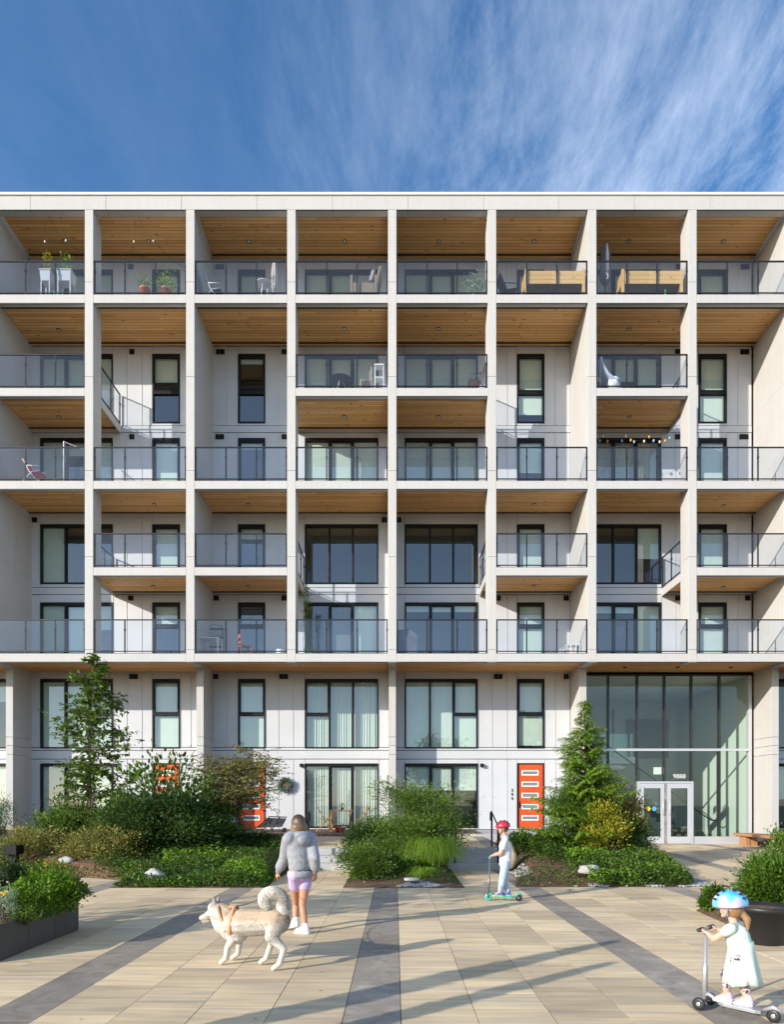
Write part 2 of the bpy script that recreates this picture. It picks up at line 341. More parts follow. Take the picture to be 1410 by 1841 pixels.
# slabs, fascias, soffits, trims
def soffit(x0, x1, z, y0=YF + .03, y1=YB - .002):
    MB().add([(x0, y0, z), (x1, y0, z), (x1, y1, z), (x0, y1, z)], [(0, 1, 2, 3)]).build('soffit', M['soffit'], bld)
    t = MB()
    for ya in (YF + .34, YF + 2.08):
        if y0 <= ya < y1: t.box(x0, ya, z - .030, x1, ya + .07, z - .001)
    t.build('soffit_trim', M['trim'], bld)
def side_x(b, open_l, open_r):
    x0 = colx(b) + CW/2; x1 = colx(b + 1) - CW/2
    return x0, x1
lights = []
for b in range(-1, 9):
    x0, x1 = colx(b) + CW/2, colx(b + 1) - CW/2
    
    if full(b): soffit(x0 + .002, colx(b+1) - CW/2 - .002, ZR, YF + .03, YF + .626); soffit(x0 + .002, colx(b+1), ZR, YF + .626)
    else: soffit(x0 + .002, x1 - .002, ZR, YF + .03, YF + .626); soffit(colx(b), x1 - .002, ZR, YF + .626)
    MB().box(x0 + .002, YF + .002, ZTOP - .012, x1 - .002, YF + .035, ZR - .002).build('edge_trim', M['trim'], bld)
    lights.append((b, 'R', ZR))
    for rn, (zb0, zt0) in ROWS.items():
        if not HAS[rn](b): continue
        left_nb, right_nb = HAS[rn](b - 1), HAS[rn](b + 1)
        # the slab reaches to the far face of an odd (short) column when the next bay is open
        xl = x0 - (0 if full(b) else CW/2 + .002 if left_nb else CW); xr = x1 + (0 if full(b + 1) else CW/2 + .002 if right_nb else CW)
        ol, orr = not full(b) and not left_nb, not full(b + 1) and not right_nb
        f = MB(); f.box(x0 + .003, YF, zb0, x1 - .003, YF + .20, zt0)
        f.build('slab_fascia', M['concrete'], bld, bevel=.006)
        s = MB(); s.box(x0 + .003, YF + .203, zb0 + .14, x1 - .003, YF + .30 + .325, zt0 - .004)
        yb_s = YF + .626
        s.box(xl + (.05 if ol else .003), yb_s, zb0 + .14, xr - (.05 if orr else .003), YB - .02, zt0 - .004)
        s.build('balcony_slab', M['concrete'], bld)
        if ol: MB().box(xl, yb_s, zb0, xl + .048, YB - .03, zt0).build('slab_fascia', M['concrete'], bld)
        if orr: MB().box(xr - .048, yb_s, zb0, xr, YB - .03, zt0).build('slab_fascia', M['concrete'], bld)
        MB().box(x0 + .003, YF + .004, zb0 - .022, x1 - .003, YF + .035, zb0 - .002).build('edge_trim', M['trim'], bld)
        if rn != 'E':
            if xr > x1 or xl < x0:
                soffit(x0 + .003, x1 - .003, zb0 + .125, YF + .202, yb_s)
                soffit(xl + (.05 if ol else .003), xr - (.05 if orr else .003), zb0 + .125, yb_s, YB - .02)
            else: soffit(x0 + .003, x1 - .003, zb0 + .125, YF + .202, YB - .02)
        lights.append((b, rn, zb0 + .125))
        # railing
        def railing(p0, p1, n, zt):
            p0, p1 = Vector(p0), Vector(p1); d = (p1 - p0); ln = d.length; u = d.normalized()
            r = MB(); r.bar(p0 + Vector((0,0,1.14)), p1 + Vector((0,0,1.14)), .045, .035)
            r.bar(p0 + Vector((0,0,.085)), p1 + Vector((0,0,.085)), .035, .03)
            r.bar(p0 + Vector((0,0,.010)), p1 + Vector((0,0,.010)), .05, .018)
            for i in range(n + 1):
                q = p0 + d * (i / n); 
                if i == 0: q = q + u * .02
                if i == n: q = q - u * .02
                r.bar(q + Vector((0,0,.0)), q + Vector((0,0,1.12)), .038, .038, up=(0,1,0))
                r.bar(q + Vector((0,0,.78)), q + Vector((0,0,.83)), .055, .06, up=(0,1,0))
            ro = r.build('balcony_railing', M['rail'], bld)
            g = MB(); nrm = Vector((0, 0, 1)).cross(u).normalized() * .004
            for i in range(n):
                a = p0 + d * (i / n) + u * .022; c = p0 + d * ((i + 1) / n) - u * .022
                vs = []
                for q in (a, c):
                    for z in (.11, 1.115):
                        vs += [q + Vector((0,0,z)) - nrm * .6]
                g.add([vs[0], vs[2], vs[3], vs[1]], [(0, 1, 2, 3)])
            g.build('glass_panel', M['rail_glass'], ro)
        railing((x0 + .012, YF + .045, zt0), (x1 - .012, YF + .045, zt0), 3, zt0)
        if ol: railing((xl + .03, yb_s, zt0), (xl + .03, YB - .05, zt0), 2, zt0)
        if orr: railing((xr - .03, yb_s, zt0), (xr - .03, YB - .05, zt0), 2, zt0)
# soffit over the ground floors, one sheet per bay
for b in range(-1, 9):
    x0, x1 = colx(b) - (CW/2 if b == -1 else 0), colx(b + 1) + (CW/2 if b == 8 else 0)
    MB().add([(x0, YF + .02, ZE_bot + .10), (x1, YF + .02, ZE_bot + .10), (x1, YB + .05, ZE_bot + .10), (x0, YB + .05, ZE_bot + .10)], [(0, 1, 2, 3)]).build('soffit', M['soffit'], bld)
for k in KS:     # feet of the columns under the lowest slab edge
    MB().box(colx(k) - CW/2 - .012, YF - .008, ZE_bot - .012, colx(k) + CW/2 + .012, YF + .21, ZE_bot + .010).build('column_foot', M['concrete'], bld)
# round soffit lights
LP = {('R', 0): (115, 433), ('R', 1): (267, 433), ('R', 2): (447, 433), ('R', 3): (620, 433), ('R', 4): (790, 433), ('R', 5): (961, 433), ('R', 6): (1131, 433), ('R', 7): (1302, 433),
      ('A', 0): (105, 592), ('A', 3): (619, 590), ('A', 4): (789, 590), ('A', 6): (1132, 591),
      ('B', 0): (105, 748.5), ('B', 3): (619, 748), ('B', 4): (789, 748), ('B', 6): (1132, 749),
      ('C', 1): (277, 906), ('C', 2): (446, 906), ('C', 5): (961, 906), ('C', 7): (1302, 908),
      ('D', 1): (275, 1053), ('D', 2): (446, 1053), ('D', 5): (961, 1052), ('D', 7): (1302, 1054)}
for b, rn, zs_ in lights:
    if (rn, b) not in LP: continue
    px, py = LP[(rn, b)]; y = (zs_ - H) * F / (VY - py); x = X(px, y)
    l = MB().lathe((x, y, zs_ - .03), [(.058, .029), (.07, .02), (.07, 0), (.055, 0), (.05, .006)], 16).build('ceiling_light', M['rail'], bld)
    MB().lathe((x, y, zs_ - .026), [(.045, 0), (.046, .006)], 14).build('diffuser', M['lamp_white'], l)
for px, py in ((1124, 1199), (1219, 1199), (1315, 1199)):
    zs_ = ZE_bot + .10; y = (zs_ - H) * F / (VY - py); x = X(px, y)
    l = MB().lathe((x, y, zs_ - .03), [(.06, .029), (.07, .02), (.07, 0), (.05, 0)], 16).build('ceiling_light', M['rail'], bld)
# ground-floor fins, on the even columns
for k in KS:
    if not full(k): continue
    cx = colx(k); mb = MB(); zs = [.02 if k < 6 else .18, zb_(1357.5) * 1.0, 3.83, 4.17, ZE_bot + .095]
    zs = [.30 if k >= 6 else .75, H + (VY - 1356.4) * YG / F, H + (VY - 1340.6) * YG / F, H + (VY - 1324.9) * YG / F, ZE_bot + .098]
    w = 12.9 * YG / F / 2
    for a, b2 in zip(zs[:-1], zs[1:]):
        mb.box(cx - w, YG, a + .005, cx + w, YB - .004, b2 - .005)
    mb.build('fin_wall', M['concrete'], bld, bevel=.006)
    MB().box(cx - w + .01, YG + .01, -.02, cx + w - .01, YB - .005, zs[0]).build('plinth', M['dark_stone'], bld)

# ---------------------------------------------------------------- the recessed wall
UNITS = [  # xs in photo pixels on the wall plane, W = wide window, N = narrow window
    dict(xs=[53.0, 72, 203, 227.5, 254.8, 273.5, 323.8, 343, 369.5], W=(72, 203), N=(273.5, 323.8), ws='R'),
    dict(xs=[382.3, 408.5, 427.8, 477.2, 500.5, 527, 548, 680.5, 699.2], W=(548, 680.5), N=(427.8, 477.2), ws='L'),
    dict(xs=[712.8, 728, 859.5, 885, 912, 930, 979.5, 999, 1025.6], W=(728, 859.5), N=(930, 979.5), ws='R'),
    dict(xs=[1039.3, 1058, 1189.5, 1215, 1238, 1256.5, 1307.5, 1328, 1352.3], W=(1058, 1189.5), N=(1256.5, 1307.5), ws='R'),
]
def shift(u, d): return dict(xs=[x + d for x in u['xs']], W=tuple(x + d for x in u['W']), N=tuple(x + d for x in u['N']), ws=u['ws'])
UN = {0: UNITS[0], 1: UNITS[1], 2: UNITS[2], 3: UNITS[3], -1: shift(UNITS[1], -658.5), 4: shift(UNITS[2], 653.3)}
# strips: bottom, top, window bottoms/tops for W and N
BTOP = 15.66
STR = [('A', 18.72, ZR, 18.78, zb_(485.6)), ('B', 15.64, zb_(623), 15.72, zb_(637)), ('bandB', 15.385, 15.625, None, None),
       ('C', 12.48, 15.37, 12.53, zb_(788)), ('D', 9.665, zb_(924.5), 9.79, zb_(943)), ('bandD', 9.41, 9.65, None, None),
       ('E', 6.70, 9.395, 6.76, zb_(1083.5)), ('G', 3.765, ZE_bot + .1, 3.72, zb_(1221)), ('g1', 3.655, 3.750, None, None), ('g2', 3.335, 3.64, None, None), ('H', .735, 3.32, .79, zb_(1373))]
wrnd = random.Random(5)
def window(x0, x1, z0, z1, kind, ws, key):
    y = YB - .035; t = .052; fr = MB()
    def rect(a0, a1, b0, b1, tt, yy0, yy1):
        fr.box(a0, yy0, b1 - tt, a1, yy1, b1); fr.box(a0, yy0, b0, a1, yy1, b0 + tt); fr.box(a0, yy0, b0 + tt, a0 + tt, yy1, b1 - tt); fr.box(a1 - tt, yy0, b0 + tt, a1, yy1, b1 - tt)
    rect(x0, x1, z0, z1, t, y, YB + .13); fr.box(x0 + t, y + .008, z1 - t - .05, x1 - t, YB + .12, z1 - t)
    W = x1 - x0; panes = []; lvl, u = key
    ix0, ix1, iz0, iz1 = x0 + t, x1 - t, z0 + t, z1 - t - .05
    if kind == 'W':
        a, b2 = (.345, .665) if ws == 'R' else (.335, .655)
        ma, mb2 = x0 + W*a, x0 + W*b2
        for m_ in (ma, mb2): fr.box(m_ - .036, y + .004, iz0, m_ + .036, YB + .11, iz1)
        spans = [(ix0, ma - .036), (ma + .036, mb2 - .036), (mb2 + .036, ix1)]
        if lvl == 'G': 
            zm = zb_(1285); sp = spans[2] if ws == 'R' else spans[0]
            fr.box(sp[0], y + .004, zm - .045, sp[1], YB + .11, zm + .045)
            rect(sp[0], sp[1], zm + .045, iz1, .03, y - .012, YB + .06)
        if lvl in ('A', 'B', 'C', 'E', 'H'):          # sliding sash
            sp = spans[1]; rect(sp[0] + .002, sp[1] - .002, iz0 + .002, iz1 - .002, .045, YB + .01, YB + .07)
        panes = spans
    else:
        if lvl in ('B', 'G', 'E'):
            zm = z0 + (z1 - z0) * (.44 if lvl == 'B' else .49 if lvl == 'G' else .62)
            fr.box(ix0, y + .004, zm - .05, ix1, YB + .11, zm + .05); panes = [(ix0, ix1)]
            rect(ix0 + .002, ix1 - .002, zm + .052, iz1 - .002, .035, y - .012, YB + .05)
        else: panes = [(ix0, ix1)]; rect(ix0 + .003, ix1 - .003, iz0 + .003, iz1 - .003, .05, YB + .0, YB + .06)
    wo = fr.build('window', M['black'], bld, bevel=.004)
    g = MB(); gy = YB + .045
    for a, c in panes: g.add([(a, gy, iz0), (c, gy, iz0), (c, gy, iz1), (a, gy, iz1)], [(0, 1, 2, 3)])
    g.build('pane', M['glass'], wo)
    # blinds or curtains
    cfg = BL.get(key + (kind,), None)
    if cfg is None: cfg = wrnd.choice([[.55], [1], [.3], [0], [.95]])
    if cfg == 'curtain':
        for (a, c) in panes:
            cb = MB(); n = 46; pts = []; w2 = c - a
            for i in range(n + 1):
                xx = a + w2 * i / n; yy = YB + .19 + .020*math.sin(i * 1.15 + a * 3) + .012*math.sin(i * .47 + a)
                pts += [(xx, yy, iz0 - .02), (xx, yy, iz1 + .02)]
            cb.add(pts, [(2*i, 2*i+2, 2*i+3, 2*i+1) for i in range(n)], True)
            cb.build('curtain', M['curtain'], wo)
    else:
        for i, (a, c) in enumerate(panes):
            fcov = cfg[i % len(cfg)]
            if not fcov: continue
            neg = fcov < 0; fcov = abs(fcov)
            zt = iz1 + .01; zb2 = zt - (iz1 - iz0 + .02) * fcov
            MB().box(a - .01, YB + .125, zb2, c + .01, YB + .131, zt).build('blind', M['blind_dark' if neg else 'blind'], wo)
    # the room behind it
    ry = YB + 3.6; rm = MB(); e = .35 if kind == 'W' else .5; zf0 = z0 - .06 if lvl not in ('D', 'G') else z0 - .75; zc0 = z1 + .14
    if lvl == 'G': zf0 = z0 - .35
    X0, X1 = x0 - e, x1 + e
    rm.add([(X0, YB + .16, zf0), (X1, YB + .16, zf0), (X1, ry, zf0), (X0, ry, zf0), (X0, YB + .16, zc0), (X1, YB + .16, zc0), (X1, ry, zc0), (X0, ry, zc0)],
           [(3, 2, 6, 7), (0, 3, 7, 4), (1, 5, 6, 2), (4, 7, 6, 5)])
    rm.cur = 1; rm.add([(X0, YB + .16, zf0), (X1, YB + .16, zf0), (X1, ry, zf0), (X0, ry, zf0)], [(0, 1, 2, 3)])
    rm.build('room', [M['room'], M['room_floor']], bld)
BL = {('A', 0, 'W'): [.6, .6, 1], ('A', 0, 'N'): [.85], ('A', 1, 'N'): [.6], ('A', 1, 'W'): [1, .97, .5], ('A', 2, 'W'): [.9, .9, .9], ('A', 2, 'N'): [.5], ('A', 3, 'W'): [.7, .2, .2], ('A', 3, 'N'): [.95],
      ('B', 0, 'W'): [.7, .7, .7], ('B', 0, 'N'): [.36], ('B', 1, 'N'): [.08], ('B', 1, 'W'): [1, 1, 1], ('B', 2, 'W'): [1, 1, 1], ('B', 2, 'N'): [.86], ('B', 3, 'W'): [.35, .35, .4], ('B', 3, 'N'): [1],
      ('C', 0, 'W'): [.9, .2, .9], ('C', 0, 'N'): [1], ('C', 1, 'N'): [.1], ('C', 1, 'W'): [1, 1, 1], ('C', 2, 'W'): [1, 1, 1], ('C', 2, 'N'): [.45], ('C', 3, 'W'): 'curtain', ('C', 3, 'N'): [.9],
      ('D', 0, 'W'): [1, 0, 0], ('D', 0, 'N'): [.9], ('D', 1, 'N'): [.2], ('D', 1, 'W'): [0, 0, 0], ('D', 2, 'W'): [0, 0, 0], ('D', 2, 'N'): [.8], ('D', 3, 'W'): [0, 0, .55], ('D', 3, 'N'): [.9],
      ('E', 0, 'W'): [.9, .9, .4], ('E', 0, 'N'): [.3], ('E', 1, 'N'): [-.35], ('E', 1, 'W'): [0, -.97, .97], ('E', 2, 'W'): [.1, .1, .1], ('E', 2, 'N'): [.9], ('E', 3, 'W'): [.12, .12, .9], ('E', 3, 'N'): [.95],
      ('G', 0, 'W'): [1, 1, 1], ('G', 0, 'N'): [1], ('G', 1, 'N'): [1], ('G', 1, 'W'): 'curtain', ('G', 2, 'W'): [1, 1, 1], ('G', 2, 'N'): [.97],
      ('H', 0, 'W'): [1, .6, 1], ('H', 1, 'W'): 'curtain', ('H', 2, 'W'): [.4, .4, .4]}
for u, U in UN.items():
    xs = [xb_(p) for p in U['xs']]; Wx = tuple(xb_(p) for p in U['W']); Nx = tuple(xb_(p) for p in U['N'])
    for (nm, z0, z1, w0, w1) in STR:
        if u == 3 and nm in ('G', 'g1', 'g2', 'H'): continue
        g = .009; pm = MB(); back = MB()
        if w0 is None:
            for a, c in ((xs[0], xs[4]), (xs[4], xs[-1])): pm.box(a + g*.3, YB - .012, z0 + g*.5, c - g*.3, YB + .03, z1 - g*.5)
            back.box(xs[0], YB + .034, z0 - .02, xs[-1], YB + .06, z1 + .02)
        else:
            for a, c in zip(xs[:-1], xs[1:]):
                isw = abs(a - Wx[0]) < .01; isn = abs(a - Nx[0]) < .01
                gg = .006
                if isw or isn:
                    pm.box(a + gg, YB - .008, w1 + .012, c - gg, YB + .03, z1 - g*.5)
                    back.box(a, YB + .034, w1 + .006, c, YB + .06, z1 + .02)
                    if w0 - z0 > .04: pm.box(a + gg, YB - .008, z0 + g*.5, c - gg, YB + .03, w0 - .012)
                else:
                    pm.box(a + gg, YB, z0 + g*.5, c - gg, YB + .03, z1 - g*.5); back.box(a - .02, YB + .034, z0 - .02, c + .02, YB + .06, z1 + .02)
                    pm.box(a - .004, YB - .016, z0 + g*.5, a + .006, YB + .02, z1 - g*.5) if a != xs[0] else None
            if not (u in (-1, 4) and nm not in ('G', 'H', 'A', 'B', 'C', 'D', 'E')):
                window(Wx[0] + .003, Wx[1] - .003, w0, w1, 'W', U['ws'], (nm, u))
                if nm != 'H': window(Nx[0] + .003, Nx[1] - .003, w0, w1, 'N', U['ws'], (nm, u))
        pm.build('wall_panel', M['panel'], bld); back.build('wall_backing', M['panel_dark'], bld)
# vents
VT = {'A': (480, [(235, 1), (395, 2), (1340, 2), (1221, 1)]), 'B': (633, [(237, 1), (396, 2), (511, 1), (1219, 1), (1339.5, 2)]), 'C': (785.5, [(237, 1), (395, 2), (511, 1), (1219, 1), (1338, 2)]),
      'D': (935, [(62, 1), (691, 1), (717.5, 1)]), 'E': (1075.5, [(235, 1), (389, 1), (511, 1), (896, 1), (1018.5, 1), (1219, 1), (1345, 1)]), 'G': (1216.5, [(240, 2), (388, 1), (510, 2), (896, 2), (1018.5, 1)])}
for lv, (py, L_) in VT.items():
    for px, n in L_:
        x = xb_(px); z = zb_(py); hw = .088 if n == 1 else .155
        v = MB(); v.box(x - hw, YB - .03, z - .09, x - .008, YB - .001, z + .09); v.box(x + .008, YB - .03, z - .09, x + hw, YB - .001, z + .09)
        for i in range(4): v.box(x - hw - .006, YB - .036, z - .08 + i*.045, x + hw + .006, YB - .031, z - .066 + i*.045)
        v.build('vent', M['black'], bld)
# orange doors
for i, (p0, p1) in enumerate(((275.5, 323.0), (428, 477), (930.5, 979))):
    x0, x1 = xb_(p0), xb_(p1); z0, z1 = .765, zb_(1372); y = YB - .02
    fr = MB(); fr.box(x0, y, z0, x0 + .04, YB + .1, z1); fr.box(x1 - .04, y, z0, x1, YB + .1, z1); fr.box(x0 + .04, y, z1 - .035, x1 - .04, YB + .1, z1); fr.box(x0 + .04, y + .01, z0 - .02, x1 - .04, YB + .1, z0)
    d = MB(); dx0, dx1 = x0 + .045, x1 - .045; lx0, lx1 = dx0 + .13, dx1 - .17; zz = [zb_(1389.5) - k * (20.25*YB/F) for k in range(5)]; hh = .085
    bz = [z0 + .01] + [v for z in zz[::-1] for v in (z - hh, z + hh)] + [z1 - .04]
    for k in range(0, len(bz), 2): d.box(lx0, YB + .02, bz[k], lx1, YB + .07, bz[k+1])
    d.box(dx0, YB + .02, z0 + .01, lx0, YB + .07, z1 - .04); d.box(lx1, YB + .02, z0 + .01, dx1, YB + .07, z1 - .04)
    do = d.build('front_door', M['orange'], bld, bevel=.003)
    fr.build('door_frame', M['black'], do)
    for z in zz:
        q = MB(); tt = .03
        q.box(lx0 - .01, YB + .004, z - hh - .01, lx1 + .01, YB + .019, z - hh + tt); q.box(lx0 - .01, YB + .004, z + hh - tt, lx1 + .01, YB + .019, z + hh + .01)
        q.box(lx0 - .01, YB + .004, z - hh + tt, lx0 + tt, YB + .019, z + hh - tt); q.box(lx1 - tt, YB + .004, z - hh + tt, lx1 + .01, YB + .019, z + hh - tt)
        q.build('door_light_frame', M['white_paint'], do)
        q = MB().box(lx0 + .0, YB + .03, z - hh, lx1, YB + .04, z + hh); q.build('door_light', M['frost'] if 'frost' in M else M.setdefault('frost', mat('frosted_glass', (.20, .22, .22), .15)), do)
    hd = MB().tube([(dx0 + .055, YB + .02, 1.62), (dx0 + .055, YB - .03, 1.62), (dx0 + .15, YB - .03, 1.62)], .011, 6); hd.box(dx0 + .035, YB + .008, 1.52, dx0 + .075, YB + .019, 1.76); hd.build('door_handle', M['black'], do)
    # wall above the door: door replaces the narrow window strip
    MB().box(x0 - .03, YB + .11, .7, x1 + .03, YB + .13, z1 + .02).build('wall_backing', M['panel_dark'], bld)
# wall lights beside the patio doors
for px in (207, 542, 866):
    x = xb_(px); z = zb_(1376)
    MB().box(x - .05, YB - .14, z - .06, x + .07, YB - .004, z + .06).build('wall_light', M['black'], bld, bevel=.006)
# ---------------------------------------------------------------- lobby
lx0, lx1 = X(1042, YB), X(1348.5, YB); lz0, lz1 = .20, zb_(1212.5); gy = YB - .06
ml = MB(); mx = [xb_(p) for p in (1094, 1146, 1195, 1243.5, 1294)]
dX0, dX1, dZ1 = xb_(1146.5), xb_(1245.5), zb_(1405)
dark = MB()
for x in mx:
    lo = dZ1 + .03 if dX0 - .02 < x < dX1 + .02 else lz0 + .28
    dark.box(x - .03, gy, lo, x + .03, YB + .10, lz1 - .04)
dark.box(lx0, gy, lz1 - .05, lx1, YB + .1, lz1)
dk = dark.build('lobby_mullion', M.setdefault('mull', mat('dark_anodised_metal', (.05, .055, .055), .3, metal=.5)), bld)
al = MB(); zt = zb_(1348.3); al.box(lx0, gy - .02, zt - .045, lx1, gy + .02 - .021, zt + .045); al.build('lobby_transom', M['alu'], bld, bevel=.004); al = MB(); al.box(lx1 - .06, gy - .01, lz0, lx1 + .055, YB + .1, lz1 - .052)
al.build('lobby_jamb', M['alu'], bld, bevel=.004); MB().box(lx0, gy - .01, lz0 - .02, dX0 - .003, YB + .1, lz0 + .27).build('lobby_sill', M['alu'], bld, bevel=.004); al = MB(); al.box(dX1 + .003, gy - .01, lz0 - .02, lx1 - .062, YB + .1, lz0 + .27)
al.build('lobby_sill', M['alu'], bld, bevel=.004)
MB().add([(lx0, YB + .02, lz0), (lx1, YB + .02, lz0), (lx1, YB + .02, lz1), (lx0, YB + .02, lz1)], [(0, 1, 2, 3)]).build('lobby_glass', M['lobby_glass'], bld)
# doors (two leaves)
dfr = MB(); dfr.box(dX0, gy - .05, lz0 - .01, dX0 + .07, YB + .1, dZ1); dfr.box(dX1 - .07, gy - .05, lz0 - .01, dX1, YB + .1, dZ1); dfr.box(dX0 + .07, gy - .05, dZ1 - .07, dX1 - .07, YB + .1, dZ1)
dfr.build('entrance_door_frame', M['alu'], bld, bevel=.004)
mid = (dX0 + dX1) / 2
for s, (a, c) in ((-1, (dX0 + .078, mid - .055)), (1, (mid + .055, dX1 - .078))):
    lf = MB(); z0, z1 = lz0 + .01, dZ1 - .08; st = .13; y0, y1 = gy - .045, gy
    lf.box(a, y0, z0, a + st, y1, z1); lf.box(c - st, y0, z0, c, y1, z1); lf.box(a + st, y0, z0, c - st, y1, z0 + .26); lf.box(a + st, y0, z1 - .17, c - st, y1, z1)
    lo = lf.build('entrance_door', M['alu'], bld, bevel=.003)
    MB().add([(a + st, y0 + .02, z0 + .26), (c - st, y0 + .02, z0 + .26), (c - st, y0 + .02, z1 - .17), (a + st, y0 + .02, z1 - .17)], [(0, 1, 2, 3)]).build('pane', M['lobby_glass'], lo)
    hx = (c - .07) if s < 0 else (a + .07); hz = zb_(1451)
    MB().tube([(hx - s*.0, y0, hz - .28), (hx, y0 - .07, hz - .28), (hx, y0 - .07, hz + .28), (hx, y0, hz + .28)], .014, 8).build('door_pull', M['alu'], lo)
    for hz2 in (lz0 + .35, dZ1 - .45): MB().box((a - .03 if s < 0 else c), y0 - .012, hz2, (a if s < 0 else c + .03), y0 + .01, hz2 + .16).build('hinge', M['alu'], lo)
MB().box(mid - .045, gy - .03, lz0, mid + .045, YB + .05, dZ1 - .072).build('door_mullion', mat('worn_bronze_metal', (.22, .19, .16), .45, (.35, .33, .30), scale=9), bld)
# stickers on the left leaf, house number above
for px, c in ((1166.5, (.62, .55, .02)), (1177, (.10, .38, .62))):
    st = MB().lathe((X(px, gy - .045), gy - .052, zb_(1454)), [(.085, 0), (.085, .003)], 24, axis='Y').build('door_sticker', mat('sticker', c, .5), bld)
def text(s, loc, size, m, name, parent=None, rx=R(90), ext=.006, align='CENTER', font_off=0, rz=0, ry=0):
    cu = bpy.data.curves.new(name, 'FONT'); cu.body = s; cu.size = size; cu.extrude = ext; cu.align_x = align; cu.align_y = 'CENTER'; cu.offset = font_off
    t = bpy.data.objects.new('tmp', cu); link(t); dg = bpy.context.evaluated_depsgraph_get(); dg.update()
    me = bpy.data.meshes.new_from_object(t.evaluated_get(dg)); bpy.data.objects.remove(t)
    o = bpy.data.objects.new(name, me); link(o); me.materials.clear(); me.materials.append(m)
    o.rotation_euler = (rx, ry, rz)
    if parent is not None: o.parent = parent; o.location = Vector(loc) - ORG[parent.name]
    else: o.location = loc
    ORG[o.name] = Vector(loc)
    return o
M['white_sign'] = mat('white_vinyl', (.85, .86, .86), .5)
text('9888', (xb_(1219.5), gy - .075, zb_(1396.3)), .235, M['white_sign'], 'house_number', bld, font_off=-.003)
for i, ch in enumerate('206'):
    text(ch, (xb_(921.5), YB - .012, zb_(1421 + i * 7.2)), .145, M['black'], 'unit_number', bld, font_off=.002)
# lobby interior
LD = 6.5; li = MB(); a, c = lx0 - .6, lx1 + .02; y0, y1 = YB + .12, YB + LD; z0, z1 = lz0 - .005, lz1 - .03
li.add([(a, y1, z0), (c, y1, z0), (c, y1, z1), (a, y1, z1)], [(0, 1, 2, 3)]); li.add([(c, y0, z0), (c, y1, z0), (c, y1, z1), (c, y0, z1)], [(0, 1, 2, 3)])
li.add([(a, y0, z0), (a, y1, z0), (a, y1, z1), (a, y0, z1)], [(0, 1, 2, 3)]); li.build('lobby_wall', M['lobby_wall'], bld)
MB().add([(a, y0, z1), (c, y0, z1), (c, y1, z1), (a, y1, z1)], [(0, 1, 2, 3)]).build('lobby_ceiling', M['white_paint'], bld)
MB().add([(a, YB - .04, z0), (c, YB - .04, z0), (c, y1, z0), (a, y1, z0)], [(0, 1, 2, 3)]).build('lobby_floor', mat('lobby_tile', (.30, .30, .28), .35), bld)
MB().box(a, YB + 3.2, 3.35, xb_(1200), y1 - .01, 3.62).build('mezzanine_floor', M['white_paint'], bld)
# stair rising from the right front to the left back
sx0, sx1 = xb_(1185), xb_(1303); ns = 17; stp = MB()
nose = MB()
for i in range(ns):
    xr_ = sx1 - .25 - i * .235; stp.box(xr_ - .24, YB + 1.5, z0 + i*.185, xr_ , YB + 2.8, z0 + (i+1)*.185); nose.box(xr_ - .24, YB + 1.49, z0 + (i+1)*.185, xr_ + .02, YB + 2.8, z0 + (i+1)*.185 + .03)
stp.build('stair', M['tread'], bld); nose.build('stair_treads', M['step_nose'] if 'step_nose' in M else M.setdefault('step_nose', mat('pale_stair_tread', (.30, .31, .29), .7)), bld)
# slabs painted dark as the shade of a recess and opening, lobby counter, notice by the door
MB().box(a, y1 - .10, z0, xb_(1215), y1 - .02, 3.30).build('back_recess', M['lobby_dark'], bld)
MB().box(xb_(1235), y1 - .12, z0 + 3.6, xb_(1330), y1 - .03, z0 + 5.4).build('upper_opening', M['lobby_dark'], bld)
for k in range(3): MB().box(a + .5 + k*1.3, YB + 3.9, 3.63, a + .56 + k*1.3, YB + 3.96, 5.7).build('upper_mullion', M['black'], bld)
MB().box(a + .4, YB + 3.3, 3.63, xb_(1196), YB + 3.34, 4.6).build('mezzanine_rail', M['lobby_glass'], bld)
MB().box(xb_(1128), YB + 4.2, z0, xb_(1172), YB + 4.8, z0 + 1.0).build('lobby_counter', M['white_paint'], bld)
MB().box(xb_(1178), YB + .10, zb_(1392), xb_(1192), YB + .12, zb_(1379)).build('paper_notice', M['white_paint'], bld)
hr = MB().tube([(sx1 + .45, YB + 1.42, z0 + .82), (sx1 + .2, YB + 1.42, z0 + .84), (sx1 - .05, YB + 1.42, z0 + 1.0), (sx1 - ns*.255, YB + 1.42, z0 + ns*.185 + .95)], .025, 8)
for t_ in (0.02, .3, .6, .9): hr.tube([(sx1 - ns*.255*t_, YB + 1.42, z0 + .2 + ns*.185*t_), (sx1 - ns*.255*t_, YB + 1.42, z0 + .95 + ns*.185*t_)], .014, 6)
hr.build('stair_handrail', M['black'], bld)
for px, py in ((1128, 1380), (1098, 1385)):
    MB().lathe((xb_(px) , YB + 1.5, Z(py, YB + 1.5)), [(.05, .12), (.26, .10), (.42, .03), (.43, -.03), (.30, -.10), (.02, -.12)], 24).build('pendant_lamp', M['lamp_white'], bld)
# building body behind the wall (roof deck, flank walls)
side = MB(); side.box(XL - .25, YB + .1, 0, XL, YB + 9, ZR); side.box(XR, YB + .1, 0, XR + .25, YB + 9, ZR); side.box(XL, YB + 9, 0, XR, YB + 9.25, ZR)
side.build('outer_wall', M['panel'], bld)
